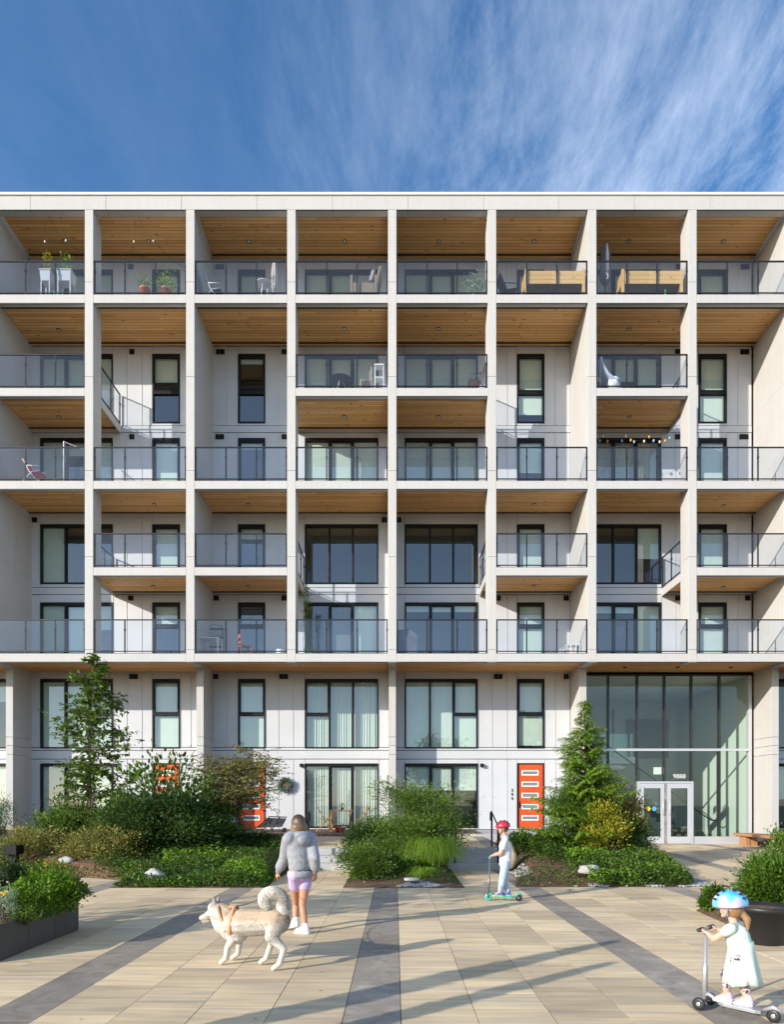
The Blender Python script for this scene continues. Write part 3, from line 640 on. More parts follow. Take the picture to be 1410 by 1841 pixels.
# ================================================================ GROUND
rnd = random.Random(11); nrs = np.random.RandomState(3)
def sstep(t): t = min(1, max(0, t)); return t*t*(3 - 2*t)
def gz(x, y):
    """paving height: level plaza, gentle ramp up to the lobby"""
    return .19 * sstep((y - 14.5) / 9.0) if x > 5 else 0
tag(MB().add([(-400, -400, -.06), (400, -400, -.06), (400, 400, -.06), (-400, 400, -.06)], [(0, 1, 2, 3)]).build('ground', mat('far_ground', (.16, .15, .13), .9, (.10, .11, .07), scale=.05)), kind='structure')
def paver_mat():
    m, N, L, b = new_mat('stone_pavers'); b.inputs['Roughness'].default_value = .72
    at = N.new('ShaderNodeAttribute'); at.attribute_name = 'tone'; at.attribute_type = 'GEOMETRY'
    tc = N.new('ShaderNodeTexCoord'); va = N.new('ShaderNodeVectorMath'); va.operation = 'MULTIPLY_ADD'
    L.new(at.outputs['Color'], va.inputs[0]); va.inputs[1].default_value = (13, 29, 7); L.new(tc.outputs['Object'], va.inputs[2])
    mp = N.new('ShaderNodeMapping'); mp.inputs['Scale'].default_value = (.7, 8, 1); L.new(va.outputs[0], mp.inputs[0])
    n = N.new('ShaderNodeTexNoise'); n.inputs['Scale'].default_value = 1.4; n.inputs['Detail'].default_value = 5; n.inputs['Roughness'].default_value = .55; n.inputs['Distortion'].default_value = .6; L.new(mp.outputs[0], n.inputs['Vector'])
    mp2 = N.new('ShaderNodeMapping'); mp2.inputs['Scale'].default_value = (.55, 6, 1); mp2.inputs['Location'].default_value = (5, 9, 0); L.new(va.outputs[0], mp2.inputs[0])
    n2 = N.new('ShaderNodeTexNoise'); n2.inputs['Scale'].default_value = 1.1; n2.inputs['Detail'].default_value = 3; L.new(mp2.outputs[0], n2.inputs['Vector'])
    r = N.new('ShaderNodeValToRGB'); e = r.color_ramp.elements; e[0].position = .30; e[0].color = (.58, .475, .36, 1); e[1].position = .48; e[1].color = (.73, .565, .355, 1)
    x = e.new(.62); x.color = (.82, .63, .37, 1); x = e.new(.80); x.color = (.84, .69, .46, 1)
    L.new(n.outputs[0], r.inputs[0])
    r2 = N.new('ShaderNodeValToRGB'); e = r2.color_ramp.elements; e[0].position = .34; e[0].color = (.31, .29, .28, 1); e[1].position = .50; e[1].color = (1, 1, 1, 1); L.new(n2.outputs[0], r2.inputs[0])
    g0 = N.new('ShaderNodeMix'); g0.data_type = 'RGBA'; g0.blend_type = 'MULTIPLY'; g0.inputs[0].default_value = .26; L.new(r.outputs[0], g0.inputs[6]); L.new(r2.outputs[0], g0.inputs[7])
    # grey bands: object x, one band every 2.9 m
    sep = N.new('ShaderNodeSeparateColor'); L.new(at.outputs['Color'], sep.inputs[0])
    n3 = N.new('ShaderNodeTexNoise'); n3.inputs['Scale'].default_value = 3.2; n3.inputs['Detail'].default_value = 9; n3.inputs['Roughness'].default_value = .68; n3.inputs['Distortion'].default_value = 1.2; L.new(va.outputs[0], n3.inputs['Vector'])
    r3 = N.new('ShaderNodeValToRGB'); e = r3.color_ramp.elements; e[0].position = .34; e[0].color = (.265, .222, .178, 1); e[1].position = .62; e[1].color = (.40, .342, .275, 1); x = e.new(.70); x.color = (.50, .44, .36, 1); L.new(n3.outputs[0], r3.inputs[0])
    mx = N.new('ShaderNodeMix'); mx.data_type = 'RGBA'; L.new(sep.outputs[2], mx.inputs[0]); L.new(g0.outputs[2], mx.inputs[6]); L.new(r3.outputs[0], mx.inputs[7])
    # each slab a little lighter or darker
    mr = N.new('ShaderNodeMapRange'); mr.inputs[3].default_value = .80; mr.inputs[4].default_value = 1.12; L.new(sep.outputs[0], mr.inputs[0])
    hs = N.new('ShaderNodeHueSaturation'); L.new(mr.outputs[0], hs.inputs['Value']); L.new(mx.outputs[2], hs.inputs['Color'])
    # small scattered stains
    n4 = N.new('ShaderNodeTexNoise'); n4.inputs['Scale'].default_value = 1.1; n4.inputs['Detail'].default_value = 7; L.new(tc.outputs['Object'], n4.inputs['Vector'])
    mr4 = N.new('ShaderNodeMapRange'); mr4.inputs[1].default_value = .35; mr4.inputs[2].default_value = .7; mr4.inputs[3].default_value = .88; mr4.inputs[4].default_value = 1.05; L.new(n4.outputs[0], mr4.inputs[0])
    h2 = N.new('ShaderNodeHueSaturation'); L.new(mr4.outputs[0], h2.inputs['Value']); L.new(hs.outputs[0], h2.inputs['Color'])
    L.new(h2.outputs[0], b.inputs['Base Color'])
    n5 = N.new('ShaderNodeTexNoise'); n5.inputs['Scale'].default_value = 60; n5.inputs['Detail'].default_value = 4; L.new(tc.outputs['Object'], n5.inputs['Vector'])
    bp = N.new('ShaderNodeBump'); bp.inputs['Strength'].default_value = .25; bp.inputs['Distance'].default_value = .004; L.new(n5.outputs[0], bp.inputs['Height']); L.new(bp.outputs[0], b.inputs['Normal'])
    return m
M['paver'] = paver_mat(); M['joint'] = mat('joint_sand', (.035, .033, .03), .95)
M['joint_c'] = mat('paver_bed', (.06, .055, .048), .95)
def paving(name, x0, x1, y0, y1, zf, keep=lambda x, y: True, g=.006, seed=1):
    r = random.Random(seed); vs = []; fs = []; tones = []
    per = 4 * .605 + .46; cols = []; k = math.floor((x0 + .41) / per) - 1
    while True:
        s = -.415 + k * per; cols.append((s, s + .46, 1)); 
        for j in range(4): cols.append((s + .46 + j*.605, s + .46 + (j+1)*.605, 0))
        if s > x1: break
        k += 1
    for a, b, grey in cols:
        if b <= x0 or a >= x1: continue
        a2, b2 = max(a, x0), min(b, x1); y = y0 - r.random() * .9
        while y < y1:
            ln = .914 if not grey or r.random() < .6 else .60
            if not grey and r.random() < .3: ln = .457
            ya, yb = max(y, y0), min(y + ln, y1); y += ln
            if yb - ya < .03: continue
            xc, yc = (a2+b2)/2, (ya+yb)/2
            if not keep(xc, yc): continue
            n = len(vs); ex = .002; hz = r.uniform(-.0012, .0012)
            gx = g * .55; gy_ = .0022
            for (px, py) in ((a2+gx, ya+gy_), (b2-gx, ya+gy_), (b2-gx, yb-gy_), (a2+gx, yb-gy_)): vs.append((px, py, zf(px, py) + hz))
            for (px, py) in ((a2+gx, ya+gy_), (b2-gx, ya+gy_), (b2-gx, yb-gy_), (a2+gx, yb-gy_)): vs.append((px, py, zf(px, py) - .03))
            fs += [(n, n+1, n+2, n+3), (n, n+4, n+5, n+1), (n+1, n+5, n+6, n+2), (n+2, n+6, n+7, n+3), (n+3, n+7, n+4, n)]
            t = (r.random(), r.random(), float(grey), 1); tones += [t] * 8
    me = bpy.data.meshes.new(name); me.from_pydata(vs, [], fs); me.materials.append(M['paver'])
    ca = me.color_attributes.new('tone', 'FLOAT_COLOR', 'POINT'); ca.data.foreach_set('color', np.array(tones, dtype=np.float32).ravel())
    o = bpy.data.objects.new(name, me); link(o); ORG[o.name] = Vector((0, 0, 0))
    return o
def keep_plaza(x, y):
    if y < 14.2: return True
    if -13 < x < -5.2 and y < 16.3: return True
    if x > 5.0: return True
    if -2.75 < x < -1.0 or 1.35 < x < 2.95: return y < 17.2
    return False
pav = paving('plaza_paving', -11.5, 14.6, -3.0, 24.64, gz, keep_plaza); tag(pav, kind='structure')
n = 40; vs = []; fs = []
for j in range(n + 1):
    for i in range(n + 1):
        x = -11.6 + 26.3*i/n; y = -3.1 + 27.75*j/n; vs.append((x, y, gz(x, y) - .012))
for j in range(n):
    for i in range(n): a = j*(n+1)+i; fs.append((a, a+1, a+n+2, a+n+1))
tag(MB().add(vs, fs).build('paving_bed', M['joint_c']), kind='structure')

# ---- garden beds
M['soil'] = mat('bark_mulch', (.085, .045, .025), .95, (.19, .11, .065), scale=22, bump=1.0, bscale=55, detail=8)
def bed(name, y0, y1, xl, xr, zf, step=.16, mat_=None):
    ny = max(2, int((y1 - y0) / step)); nx = max(2, int((xr((y0+y1)/2) - xl((y0+y1)/2)) / step)); vs = []; fs = []
    for j in range(ny + 1):
        y = y0 + (y1 - y0) * j / ny; a, b = xl(y), xr(y)
        for i in range(nx + 1):
            x = a + (b - a) * i / nx; edge = min(x - a, b - x, y - y0)
            z = zf(x, y) * sstep(edge / .5) + .012 + gz(x, y)
            if edge > .05: z += .03 * math.sin(x * 7.3 + y*3) * math.sin(y * 6.1)*.5 + rnd.uniform(-.008, .012)
            if edge <= 0: z = gz(x, y) + .004
            vs.append((x, y, z))
    for j in range(ny):
        for i in range(nx): a = j*(nx+1)+i; fs.append((a, a+1, a+nx+2, a+nx+1))
    o = MB().add(vs, fs, True).build(name, mat_ or M['soil']); tag(o, kind='structure'); return o
zL = lambda x, y: .50 * sstep((y - 13.4) / 4.2) + .18 * sstep((y - 17.5) / 4)
zM = zL
zR_ = lambda x, y: (.42 * sstep((y - 13.6) / 4.0) + .2 * sstep((y - 17.5) / 4)) * (1 if x < 5 else max(.35, 1 - (x - 5) * .3))
lin = lambda pts: (lambda y: float(np.interp(y, [p[0] for p in pts], [p[1] for p in pts])))
BEDS = {
 'L': (13.42, 21.6, lambda y: -5.75 - .02*(y-13.4) - max(0, y - 14.6) * 1.9 if y < 17 else -10.5, lambda y: -2.62, zL),
 'L2': (15.25, 21.6, lambda y: -12.5, lambda y: -5.0, lambda x, y: .55 * sstep((y - 15.2) / 3.4) + .1 * sstep((y-18)/3)),
 'M': (13.42, 21.25, lambda y: -1.06, lambda y: 1.40 + .0*(y), zM),
 'R': (13.55, 23.6, lin([(13.5, 2.42), (15, 2.72), (17, 2.80), (24, 2.9)]), lin([(13.5, 6.0), (14.2, 6.35), (16, 6.75), (18, 7.2), (23.6, 8.75)]), zR_),
 'P': (8.0, 24.0, lin([(8.0, 4.55), (10.6, 4.75), (11.3, 5.4), (12.4, 6.6), (14, 8.9), (17, 11.2), (24, 12.9)]), lambda y: 15.5, lambda x, y: .22),
}
for k, (y0, y1, xl, xr, zf) in BEDS.items(): bed('garden_bed', y0, y1, xl, xr, zf)
def bedz(k, x, y):
    y0, y1, xl, xr, zf = BEDS[k]; e = min(x - xl(y), xr(y) - x, y - y0)
    return zf(x, y) * sstep(e / .5) + .012 + gz(x, y)
# ---- patios, walks and steps in front of the wall
M['step'] = mat('step_concrete', (.40, .40, .40), .8, (.47, .46, .45), scale=6, bump=.2)
M['deck'] = wood_mat('patio_boards', (.20, .10, .065), (.13, .065, .045), (.05, .03, .02), plank=.12)
zw = lambda x, y: .51 + (y - 17.62) * (.13 / 3.6)
for i, (a, b, lab) in enumerate(((-2.62, -1.10, 'pale concrete garden steps behind the walking woman, between the left and middle planting'), (1.42, 2.78, 'shaded concrete garden steps behind the boy on the scooter'), (-10.2, -8.8, 'pale concrete steps at the far left edge beyond the planter'))):
    o = paving('path', a, b, 17.945, 21.28, zw, seed=20 + i); tag(o, kind='structure')
    tag(MB().box(a, 17.96, .1, b, 21.27, .47).build('path_base', M['joint_c']), kind='structure')
    st = empty('garden_steps', ((a+b)/2, 17.0, 0), lab, 'steps')
    for k in range(3): MB().box(a, 17.0 + k*.31, -.01 if k == 0 else .17*k - .03, b, 17.0 + (k+1)*.31 + (.015 if k < 2 else 0), .17*(k+1)).build('step', M['step'], st, bevel=.01)
    for s, x in ((-1, a - .14), (1, b + .002)): MB().box(x, 16.95, -.02, x + .138, 17.95, .56).build('cheek_wall', M['step'], st, bevel=.01)
for k, (a, b) in enumerate(((-13.5, -8.1), (-7.7, .06 - .2), (.12, 6.9))):
    pass
pt = MB().box(-13.2, 21.3, .0, 6.75, YB - .02, .715)
tag(pt.build('patio', M['deck']), kind='structure')
tag(MB().box(1.2, 21.28, .01, 6.76, 21.6, .719).box(2.9, 21.61, .5, 6.76, YB - .03, .7195).build('patio_edge', M['step'], bevel=.01), kind='structure')
# handrails of the steps: two posts and a sloping bar each
def handrail(x, lab, y0=17.05, y1=18.15, z0=.17, z1=.55, h=.92):
    r = empty('handrail', (x, y0, 0), lab, 'handrail', 'black handrails beside the garden steps')
    MB().box(x - .022, y0 - .022, z0 - .05, x + .022, y0 + .022, z0 + h - .06).build('post', M['black'], r)
    MB().box(x - .022, y1 - .022, z1 - .05, x + .022, y1 + .022, z1 + h - .03).build('post', M['black'], r)
    MB().tube([(x, y0 - .22, z0 + h - .33), (x, y0 - .24, z0 + h - .1), (x, y0 - .12, z0 + h - .01), (x, y1 + .05, z1 + h), (x, y1 + .25, z1 + h - .02), (x, y1 + .26, z1 + h - .25)], .02, 8).build('grip_rail', M['black'], r)
handrail(-1.18, 'black handrail on the right side of the steps behind the woman, by the wooden table')
handrail(-2.36, 'black handrail just behind the head of the walking woman')
handrail(1.52, 'black handrail at the right edge of the middle bush and long grass')
handrail(2.62, 'black handrail directly behind the head of the boy in the red helmet')
handrail(-8.9, 'black handrail at the far left beyond the planter', h=.95)

# ================================================================ PLANTS
def leaf_mat(name, c1, c2, c3=None, rough=.5, trans=.28):
    m, N, L, b = new_mat(name); b.inputs['Roughness'].default_value = rough; b.inputs['Specular IOR Level'].default_value = .35
    at = N.new('ShaderNodeAttribute'); at.attribute_name = 'lv'
    sp = N.new('ShaderNodeSeparateColor'); L.new(at.outputs['Color'], sp.inputs[0])
    r = N.new('ShaderNodeValToRGB'); e = r.color_ramp.elements; e[0].color = (*c1, 1); e[0].position = .1; e[1].color = (*c2, 1); e[1].position = .75
    if c3: x = e.new(.93); x.color = (*c2, 1); x = e.new(.96); x.color = (*c3, 1)
    L.new(sp.outputs[0], r.inputs[0]); L.new(r.outputs[0], b.inputs['Base Color'])
    t = N.new('ShaderNodeBsdfTranslucent'); hs = N.new('ShaderNodeHueSaturation'); hs.inputs['Value'].default_value = 1.6; hs.inputs['Hue'].default_value = .485; L.new(r.outputs[0], hs.inputs['Color']); L.new(hs.outputs[0], t.inputs[0])
    mx = N.new('ShaderNodeMixShader'); mx.inputs[0].default_value = trans; out = N['Material Output']
    L.new(b.outputs[0], mx.inputs[1]); L.new(t.outputs[0], mx.inputs[2]); L.new(mx.outputs[0], out.inputs[0]); return m
LM = {
 'green': leaf_mat('leaf_green', (0.029, 0.070, 0.011), (0.112, 0.210, 0.022)),
 'mid': leaf_mat('leaf_mid_green', (0.035, 0.077, 0.013), (0.144, 0.238, 0.031), (0.480, 0.280, 0.033)),
 'dark': leaf_mat('leaf_dark_green', (0.016, 0.042, 0.011), (0.054, 0.112, 0.022), (0.160, 0.182, 0.033)),
 'olive': leaf_mat('leaf_olive', (0.08, 0.095, 0.02), (0.34, 0.32, 0.08), (0.544, 0.280, 0.066)),
 'bright': leaf_mat('leaf_bright_green', (0.048, 0.112, 0.011), (0.208, 0.364, 0.028)),
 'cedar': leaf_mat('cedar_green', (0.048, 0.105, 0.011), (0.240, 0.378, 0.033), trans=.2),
 'ivy': leaf_mat('ground_cover_leaf', (0.024, 0.063, 0.011), (0.104, 0.196, 0.024), (0.352, 0.182, 0.039)),
 'autumn': leaf_mat('leaf_yellow_orange', (0.096, 0.140, 0.013), (0.416, 0.378, 0.033), (0.600, 0.266, 0.033)),
 'grass': leaf_mat('grass_blade', (0.072, 0.154, 0.013), (0.272, 0.434, 0.044)),
 'grey': leaf_mat('silver_leaf', (0.160, 0.224, 0.143), (0.384, 0.476, 0.319)),
}
M['bark'] = mat('bark', (.10, .075, .055), .9, (.17, .13, .10), scale=14, stretch=(1, 1, .2), bump=.6)
M['bark2'] = mat('thin_stem_bark', (.13, .10, .07), .9, (.09, .06, .04), scale=10)
def leaves(name, P, D, size, mat_, parent=None, aspect=.45, lift=0.25, seed=0, loc=(0,0,0), nrm=None, var=None, kind=None):
    """P centres (n,3) world, D leaf directions; each leaf a 6-vertex folded blade"""
    r = np.random.RandomState(seed); n = len(P); D = D / (np.linalg.norm(D, axis=1)[:, None] + 1e-9)
    A = r.normal(size=(n, 3)) * .6 + np.array([0, 0, 1.0]) if nrm is None else nrm
    S = np.cross(D, A); S /= (np.linalg.norm(S, axis=1)[:, None] + 1e-9); U = np.cross(S, D)
    s = size * (r.uniform(.6, 1.25, n))[:, None]; w = s * aspect
    a = P; tip = P + D * s; m1 = P + D * s * .35; m2 = P + D * s * .72
    V = np.stack([a, m1 + S*w*.5 + U*w*lift*.5, m2 + S*w*.36 + U*w*lift*.3, tip - U*w*lift*.6, m2 - S*w*.36 + U*w*lift*.3, m1 - S*w*.5 + U*w*lift*.5], axis=1).reshape(-1, 3)
    if parent is not None: off = np.array(ORG[parent.name])
    else: off = np.array(loc)
    V = V - off
    me = bpy.data.meshes.new(name); me.vertices.add(6*n); me.vertices.foreach_set('co', V.astype(np.float32).ravel())
    idx = np.array([0, 1, 2, 3, 0, 3, 4, 5]); I = (np.arange(n)[:, None] * 6 + idx[None]).ravel()
    me.loops.add(8*n); me.loops.foreach_set('vertex_index', I.astype(np.int32)); me.polygons.add(2*n)
    me.polygons.foreach_set('loop_start', (np.arange(2*n) * 4).astype(np.int32)); me.update(calc_edges=True)
    lv = r.rand(n) if var is None else np.clip(var, 0, 1); col = np.zeros((n, 6, 4), dtype=np.float32); col[:, :, 0] = lv[:, None]; col[:, :, 3] = 1
    ca = me.color_attributes.new('lv', 'FLOAT_COLOR', 'POINT'); ca.data.foreach_set('color', col.ravel())
    me.materials.append(mat_); o = bpy.data.objects.new(name, me); link(o)
    if parent is not None: o.parent = parent; ORG[o.name] = ORG[parent.name]
    else: o.location = loc; ORG[o.name] = Vector(loc)
    if kind: tag(o, kind=kind)
    return o
def unit(v): return v / (np.linalg.norm(v, axis=-1, keepdims=True) + 1e-9)
def shrub(name, label, cat, base, rx, ry, rz, n, size, m, seed, clumps=26, zc=None, stems=7, aspect=.45, group=None, spread=.36, up=.4, low=0.0, parts=True, stem_mat=None, top=.0):
    """bush: leafy clumps spread through an uneven ellipsoid, woody stems from the base"""
    r = np.random.RandomState(seed); bx, by, bz = base; zc = bz + rz if zc is None else zc
    root = empty(name, base, label, cat, group)
    d = unit(r.normal(size=(clumps, 3))); rad = r.uniform(.35, 1.0, clumps)[:, None] ** .45
    C = d * rad * np.array([rx, ry, rz]) + np.array([bx, by, zc]); C[:, 2] = np.maximum(C[:, 2], bz + .06 + low)
    if top: C[:, 2] += top * r.rand(clumps) * (d[:, 2] > .3)
    wt = r.uniform(.5, 1.5, clumps); wt /= wt.sum(); ci = r.choice(clumps, n, p=wt)
    sp = spread * np.array([rx, ry, rz]) * r.uniform(.7, 1.3, clumps)[ci][:, None]
    off = r.normal(size=(n, 3)) * .62 * sp; P = C[ci] + off
    P[:, 2] = np.maximum(P[:, 2], bz + .02)
    out = unit(P - np.array([bx, by, zc - rz*.4])) + unit(off) * .7 + r.normal(size=(n, 3)) * .45; out[:, 2] += up
    tone = np.clip(r.rand(clumps)[ci] * .45 + r.rand(n) * .55, 0, 1)
    st = MB()
    for i in range(stems):
        c = C[r.randint(clumps)]; q = Vector((bx + r.uniform(-.25, .25)*rx, by + r.uniform(-.25, .25)*ry, bz - .03)); c = Vector(c)
        mid = q.lerp(c, .5) + Vector((r.uniform(-.08, .08), r.uniform(-.08, .08), .08*rz)); st.tube([q, mid, c], [.010 + .008*rz, .008 + .004*rz, .004], 5)
    st.build('stems', stem_mat or M['bark2'], root)
    leaves('foliage', P, out, size, m, root, aspect=aspect, seed=seed + 1, var=tone)
    return root
def at(px, py, Y): return (X(px, Y), Y, Z(py, Y))
G_SH = 'shrubs planted in the garden beds'
# --- left bed
def px_shrub(px, ytop, ybot, wpx, Y, n, size, m, seed, label, name='shrub', cat='shrub', bedk=None, **kw):
    x = X(px, Y); z0 = bedz(bedk, x, Y) if bedk else Z(ybot, Y); z1 = Z(ytop, Y); rz = max(.1, (z1 - z0) / 2); rx = wpx * Y / F / 2
    kw.setdefault('group', G_SH)
    return shrub(name, label, cat, (x, Y, z0), rx * 1.0, rx * .85, rz * .98, int(n * 2.7), size * 1.12, m, seed, **kw)
px_shrub(300, 1372, 1520, 150, 17.6, 720, .135, LM['green'], 101, 'tall large-leaved green bush in front of the leftmost orange door', bedk='L', clumps=30, aspect=.5, top=.35, stems=12)
px_shrub(228, 1432, 1560, 110, 17.2, 2600, .085, LM['mid'], 102, 'medium green bush at the foot of the slender tree, right of its trunk', bedk='L', clumps=26)
px_shrub(372, 1445, 1560, 130, 18.0, 2600, .09, LM['green'], 103, 'dark green bush below the red and olive small tree, in the shade', bedk='L', clumps=26)
px_shrub(300, 1425, 1570, 160, 16.8, 3400, .10, LM['dark'], 104, 'low dark bush in front of the tall large-leaved bush', bedk='L', clumps=26)
px_shrub(150, 1450, 1560, 120, 17.6, 2400, .075, LM['mid'], 105, 'rounded green bush left of the slender tree trunk', bedk='L2', clumps=26)
px_shrub(100, 1440, 1560, 80, 18.2, 1500, .07, LM['mid'], 106, 'upright green bush in front of the dark patio cover on the left', bedk='L2', clumps=20, top=.2)
px_shrub(450, 1500, 1560, 110, 17.9, 1900, .07, LM['dark'], 107, 'low shaded bush left of the walking woman', bedk='L', clumps=20)
px_shrub(60, 1490, 1570, 100, 16.8, 2000, .06, LM['olive'], 108, 'low yellowish bush behind the dark planter', bedk='L2', clumps=22)
px_shrub(185, 1490, 1570, 130, 16.2, 2600, .06, LM['olive'], 109, 'low olive bush in front of the slender tree', bedk='L2', clumps=26)
px_shrub(3, 1437, 1500, 52, 20.5, 1900, .045, LM['dark'], 110, 'dense dark conifer bush cut by the left edge of the picture', bedk='L2', clumps=30, aspect=.25)
# --- middle bed
px_shrub(742, 1425, 1580, 172, 17.0, 5600, .055, LM['mid'], 120, 'big fine-leaved bush in the middle bed between the two flights of steps', bedk='M', clumps=44, top=.30, stems=14)
px_shrub(800, 1450, 1560, 60, 18.2, 1400, .05, LM['mid'], 125, 'upright thin bush beside the handrail, right of the big middle bush', bedk='M', clumps=16, top=.2)
px_shrub(665, 1478, 1560, 76, 16.4, 1700, .06, LM['dark'], 121, 'dark green bush by the handrail at the left of the middle bed', bedk='M', clumps=18)
px_shrub(662, 1525, 1592, 100, 14.6, 2600, .05, LM['mid'], 122, 'bright green low bush at the front left corner of the middle bed', bedk='M', clumps=30)
px_shrub(715, 1540, 1592, 60, 14.9, 1600, .045, LM['green'], 123, 'small green bush between the bright low bush and the long grass', bedk='M', clumps=18)
px_shrub(735, 1470, 1590, 130, 15.9, 3400, .055, LM['mid'], 126, 'low leafy bush filling the middle bed between the big bush and the pebbles', bedk='M', clumps=34)
px_shrub(738, 1400, 1440, 22, 18.0, 260, .05, LM['olive'], 124, 'thin shoots rising from the top of the big middle bush', bedk='M', clumps=12, low=.75, name='shoots', cat='shoots', group=None)
# --- right bed
px_shrub(1030, 1425, 1570, 96, 16.6, 6200, .045, LM['green'], 130, 'dense blue-green bush under the left side of the cedar, by the orange door', bedk='R', clumps=44)
px_shrub(1088, 1468, 1575, 74, 16.2, 1500, .06, LM['autumn'], 131, 'yellow and orange tinted bush at the foot of the cedar', bedk='R', top=.25, clumps=16)
px_shrub(1126, 1440, 1560, 66, 17.0, 3000, .055, LM['olive'], 132, 'greyish bush in front of the glass entrance door', bedk='R', clumps=28)
px_shrub(1120, 1480, 1560, 90, 16.8, 2600, .055, LM['dark'], 133, 'dark bush right of the cedar foot, left of the entrance door', bedk='R', clumps=24)
px_shrub(936, 1495, 1535, 44, 17.4, 700, .07, LM['green'], 134, 'small bright bush just right of the boy on the scooter', bedk='R', clumps=12)
px_shrub(975, 1500, 1545, 50, 17.0, 1100, .05, LM['green'], 135, 'small low bush between the beige boulder and the cedar', bedk='R', clumps=14)
# --- right bed by the bench
px_shrub(1402, 1545, 1660, 100, 9.3, 4200, .055, LM['green'], 140, 'glossy green bush at the right edge behind the black pot', bedk='P', clumps=40)
px_shrub(1408, 1505, 1545, 60, 13.5, 1500, .055, LM['mid'], 141, 'small bush in front of the wooden bench at the right edge', bedk='P', clumps=16)
px_shrub(1282, 1598, 1645, 38, 10.2, 1000, .055, LM['green'], 142, 'small upright bush left of the helmet of the little girl', bedk='P', clumps=16)

px_shrub(1440, 1560, 1650, 90, 9.6, 2200, .055, LM['mid'], 143, 'green bush just beyond the right edge, behind the black pot', bedk='P', clumps=22)
px_shrub(1500, 1540, 1640, 110, 11.5, 2200, .055, LM['green'], 144, 'larger green bush outside the right edge, in the bed with the bench behind', bedk='P', clumps=24)
# --- slender tree on the left
def twig_tree(name, label, base, height, crown, limbs, nleaf, size, m, seed, spread, trunk_r=.035, cat='tree', aspect=.42, lowest=.3, multi=1, droop=0, flat=.5, group=None, bark=None, power=1.0):
    r = np.random.RandomState(seed); root = empty(name, base, label, cat, group); b0 = Vector(base); tr = MB(); br = MB(); P = []; D = []; V_ = []
    for mstem in range(multi):
        lean = Vector((r.uniform(-1, 1), r.uniform(-1, 1), 0)) * (.12 if multi == 1 else .35) * spread
        pts = [b0 + Vector((r.uniform(-.05, .05)*multi, r.uniform(-.05, .05)*multi, -.05)) + lean * (t ** 1.2) + Vector((.03*math.sin(t*9 + mstem), .03*math.cos(t*7), height * t * r.uniform(.98, 1.0) * (1 if mstem == 0 else .88))) for t in np.linspace(0, 1, 9)]
        tr.tube(pts, [trunk_r * (1 - .85*t) for t in np.linspace(0, 1, 9)], 8)
        for i in range(limbs):
            t = lowest + (1 - lowest) * (i + r.rand()) / limbs; k = min(7, int(t * 8)); p = pts[k].lerp(pts[k+1], t*8 - k)
            a = r.uniform(0, 2*math.pi); ln = spread * crown(t) * r.uniform(.65, 1.15)
            d = Vector((math.cos(a), math.sin(a), flat * r.uniform(.4, 1.3))); q1 = p + d * ln * .5; q2 = p + Vector((d.x, d.y, d.z * .7 - droop)) * ln
            br.tube([p, q1, q2], [trunk_r*.35*(1.1 - t), trunk_r*.22*(1.1-t) + .002, .002], 5)
            nt = max(3, int(nleaf / limbs / multi / 7))
            for j in range(nt):
                s = r.uniform(.25, 1.0); c = (p.lerp(q1, s*2) if s < .5 else q1.lerp(q2, s*2 - 1)); dd = Vector(r.normal(size=3)); dd.z = dd.z * .35 - .05; dd.normalize()
                tl = ln * .38 * r.uniform(.5, 1.1) + .06; e = c + (dd + Vector((d.x, d.y, 0)) * .5) * tl; br.tube([c, e], [.004, .0015], 3, cap=False)
                for q in range(7):
                    w = r.uniform(.3, 1.05); pp = c.lerp(e, w); P.append(pp); l = Vector(r.normal(size=3)); l.z = l.z*.4 - .25; l = l + (e - c).normalized() * .8; D.append(l); V_.append(r.rand()*.7 + .3 * r.rand())
    tr.build('trunk', bark or M['bark'], root); br.build('branches', bark or M['bark'], root)
    leaves('foliage', np.array([tuple(p) for p in P]), np.array([tuple(p) for p in D]), size, m, root, aspect=aspect, seed=seed + 5, var=np.array(V_), lift=.35)
    return root
twig_tree('slender_tree', 'slender young green tree in front of the leftmost wide windows', (X(160, 17.8), 17.8, .5), 5.15, lambda t: (1.0 if t < .75 else 1.0 - (t - .75) * 3.0) * (1.25 if .5 < t < .74 else .9), 50, 6200, .13, LM['mid'], 203, .68, trunk_r=.035, lowest=.24, multi=2, flat=.5)
twig_tree('small_tree', 'small multi-stemmed olive tree in front of the middle orange door', (X(425, 18.6), 18.6, .55), 2.55, lambda t: 1.0 if t < .85 else .7, 28, 11000, .072, LM['olive'], 211, .98, trunk_r=.022, lowest=.40, multi=6, flat=.7, aspect=.5)
# stake and slanting bar by the slender tree
tag(MB().tube([(X(139, 18.3), 18.3, .5), (X(139, 18.3), 18.3, Z(1428, 18.3))], [.03, .028], 8).build('tree_stake', mat('grey_timber', (.28, .24, .19), .9, (.20, .17, .13), scale=20), loc=(X(139, 18.3), 18.3, .5)), 'weathered upright timber stake beside the slender tree', 'stake')
tag(MB().tube([(X(124, 18.1), 18.1, Z(1457, 18.1)), (X(170, 18.0), 18.0, Z(1495, 18.0))], .025, 8).build('prop_bar', bpy.data.materials['grey_timber'], loc=(X(124, 18.1), 18.1, .9)), 'slanting timber prop left of the slender tree', 'prop')

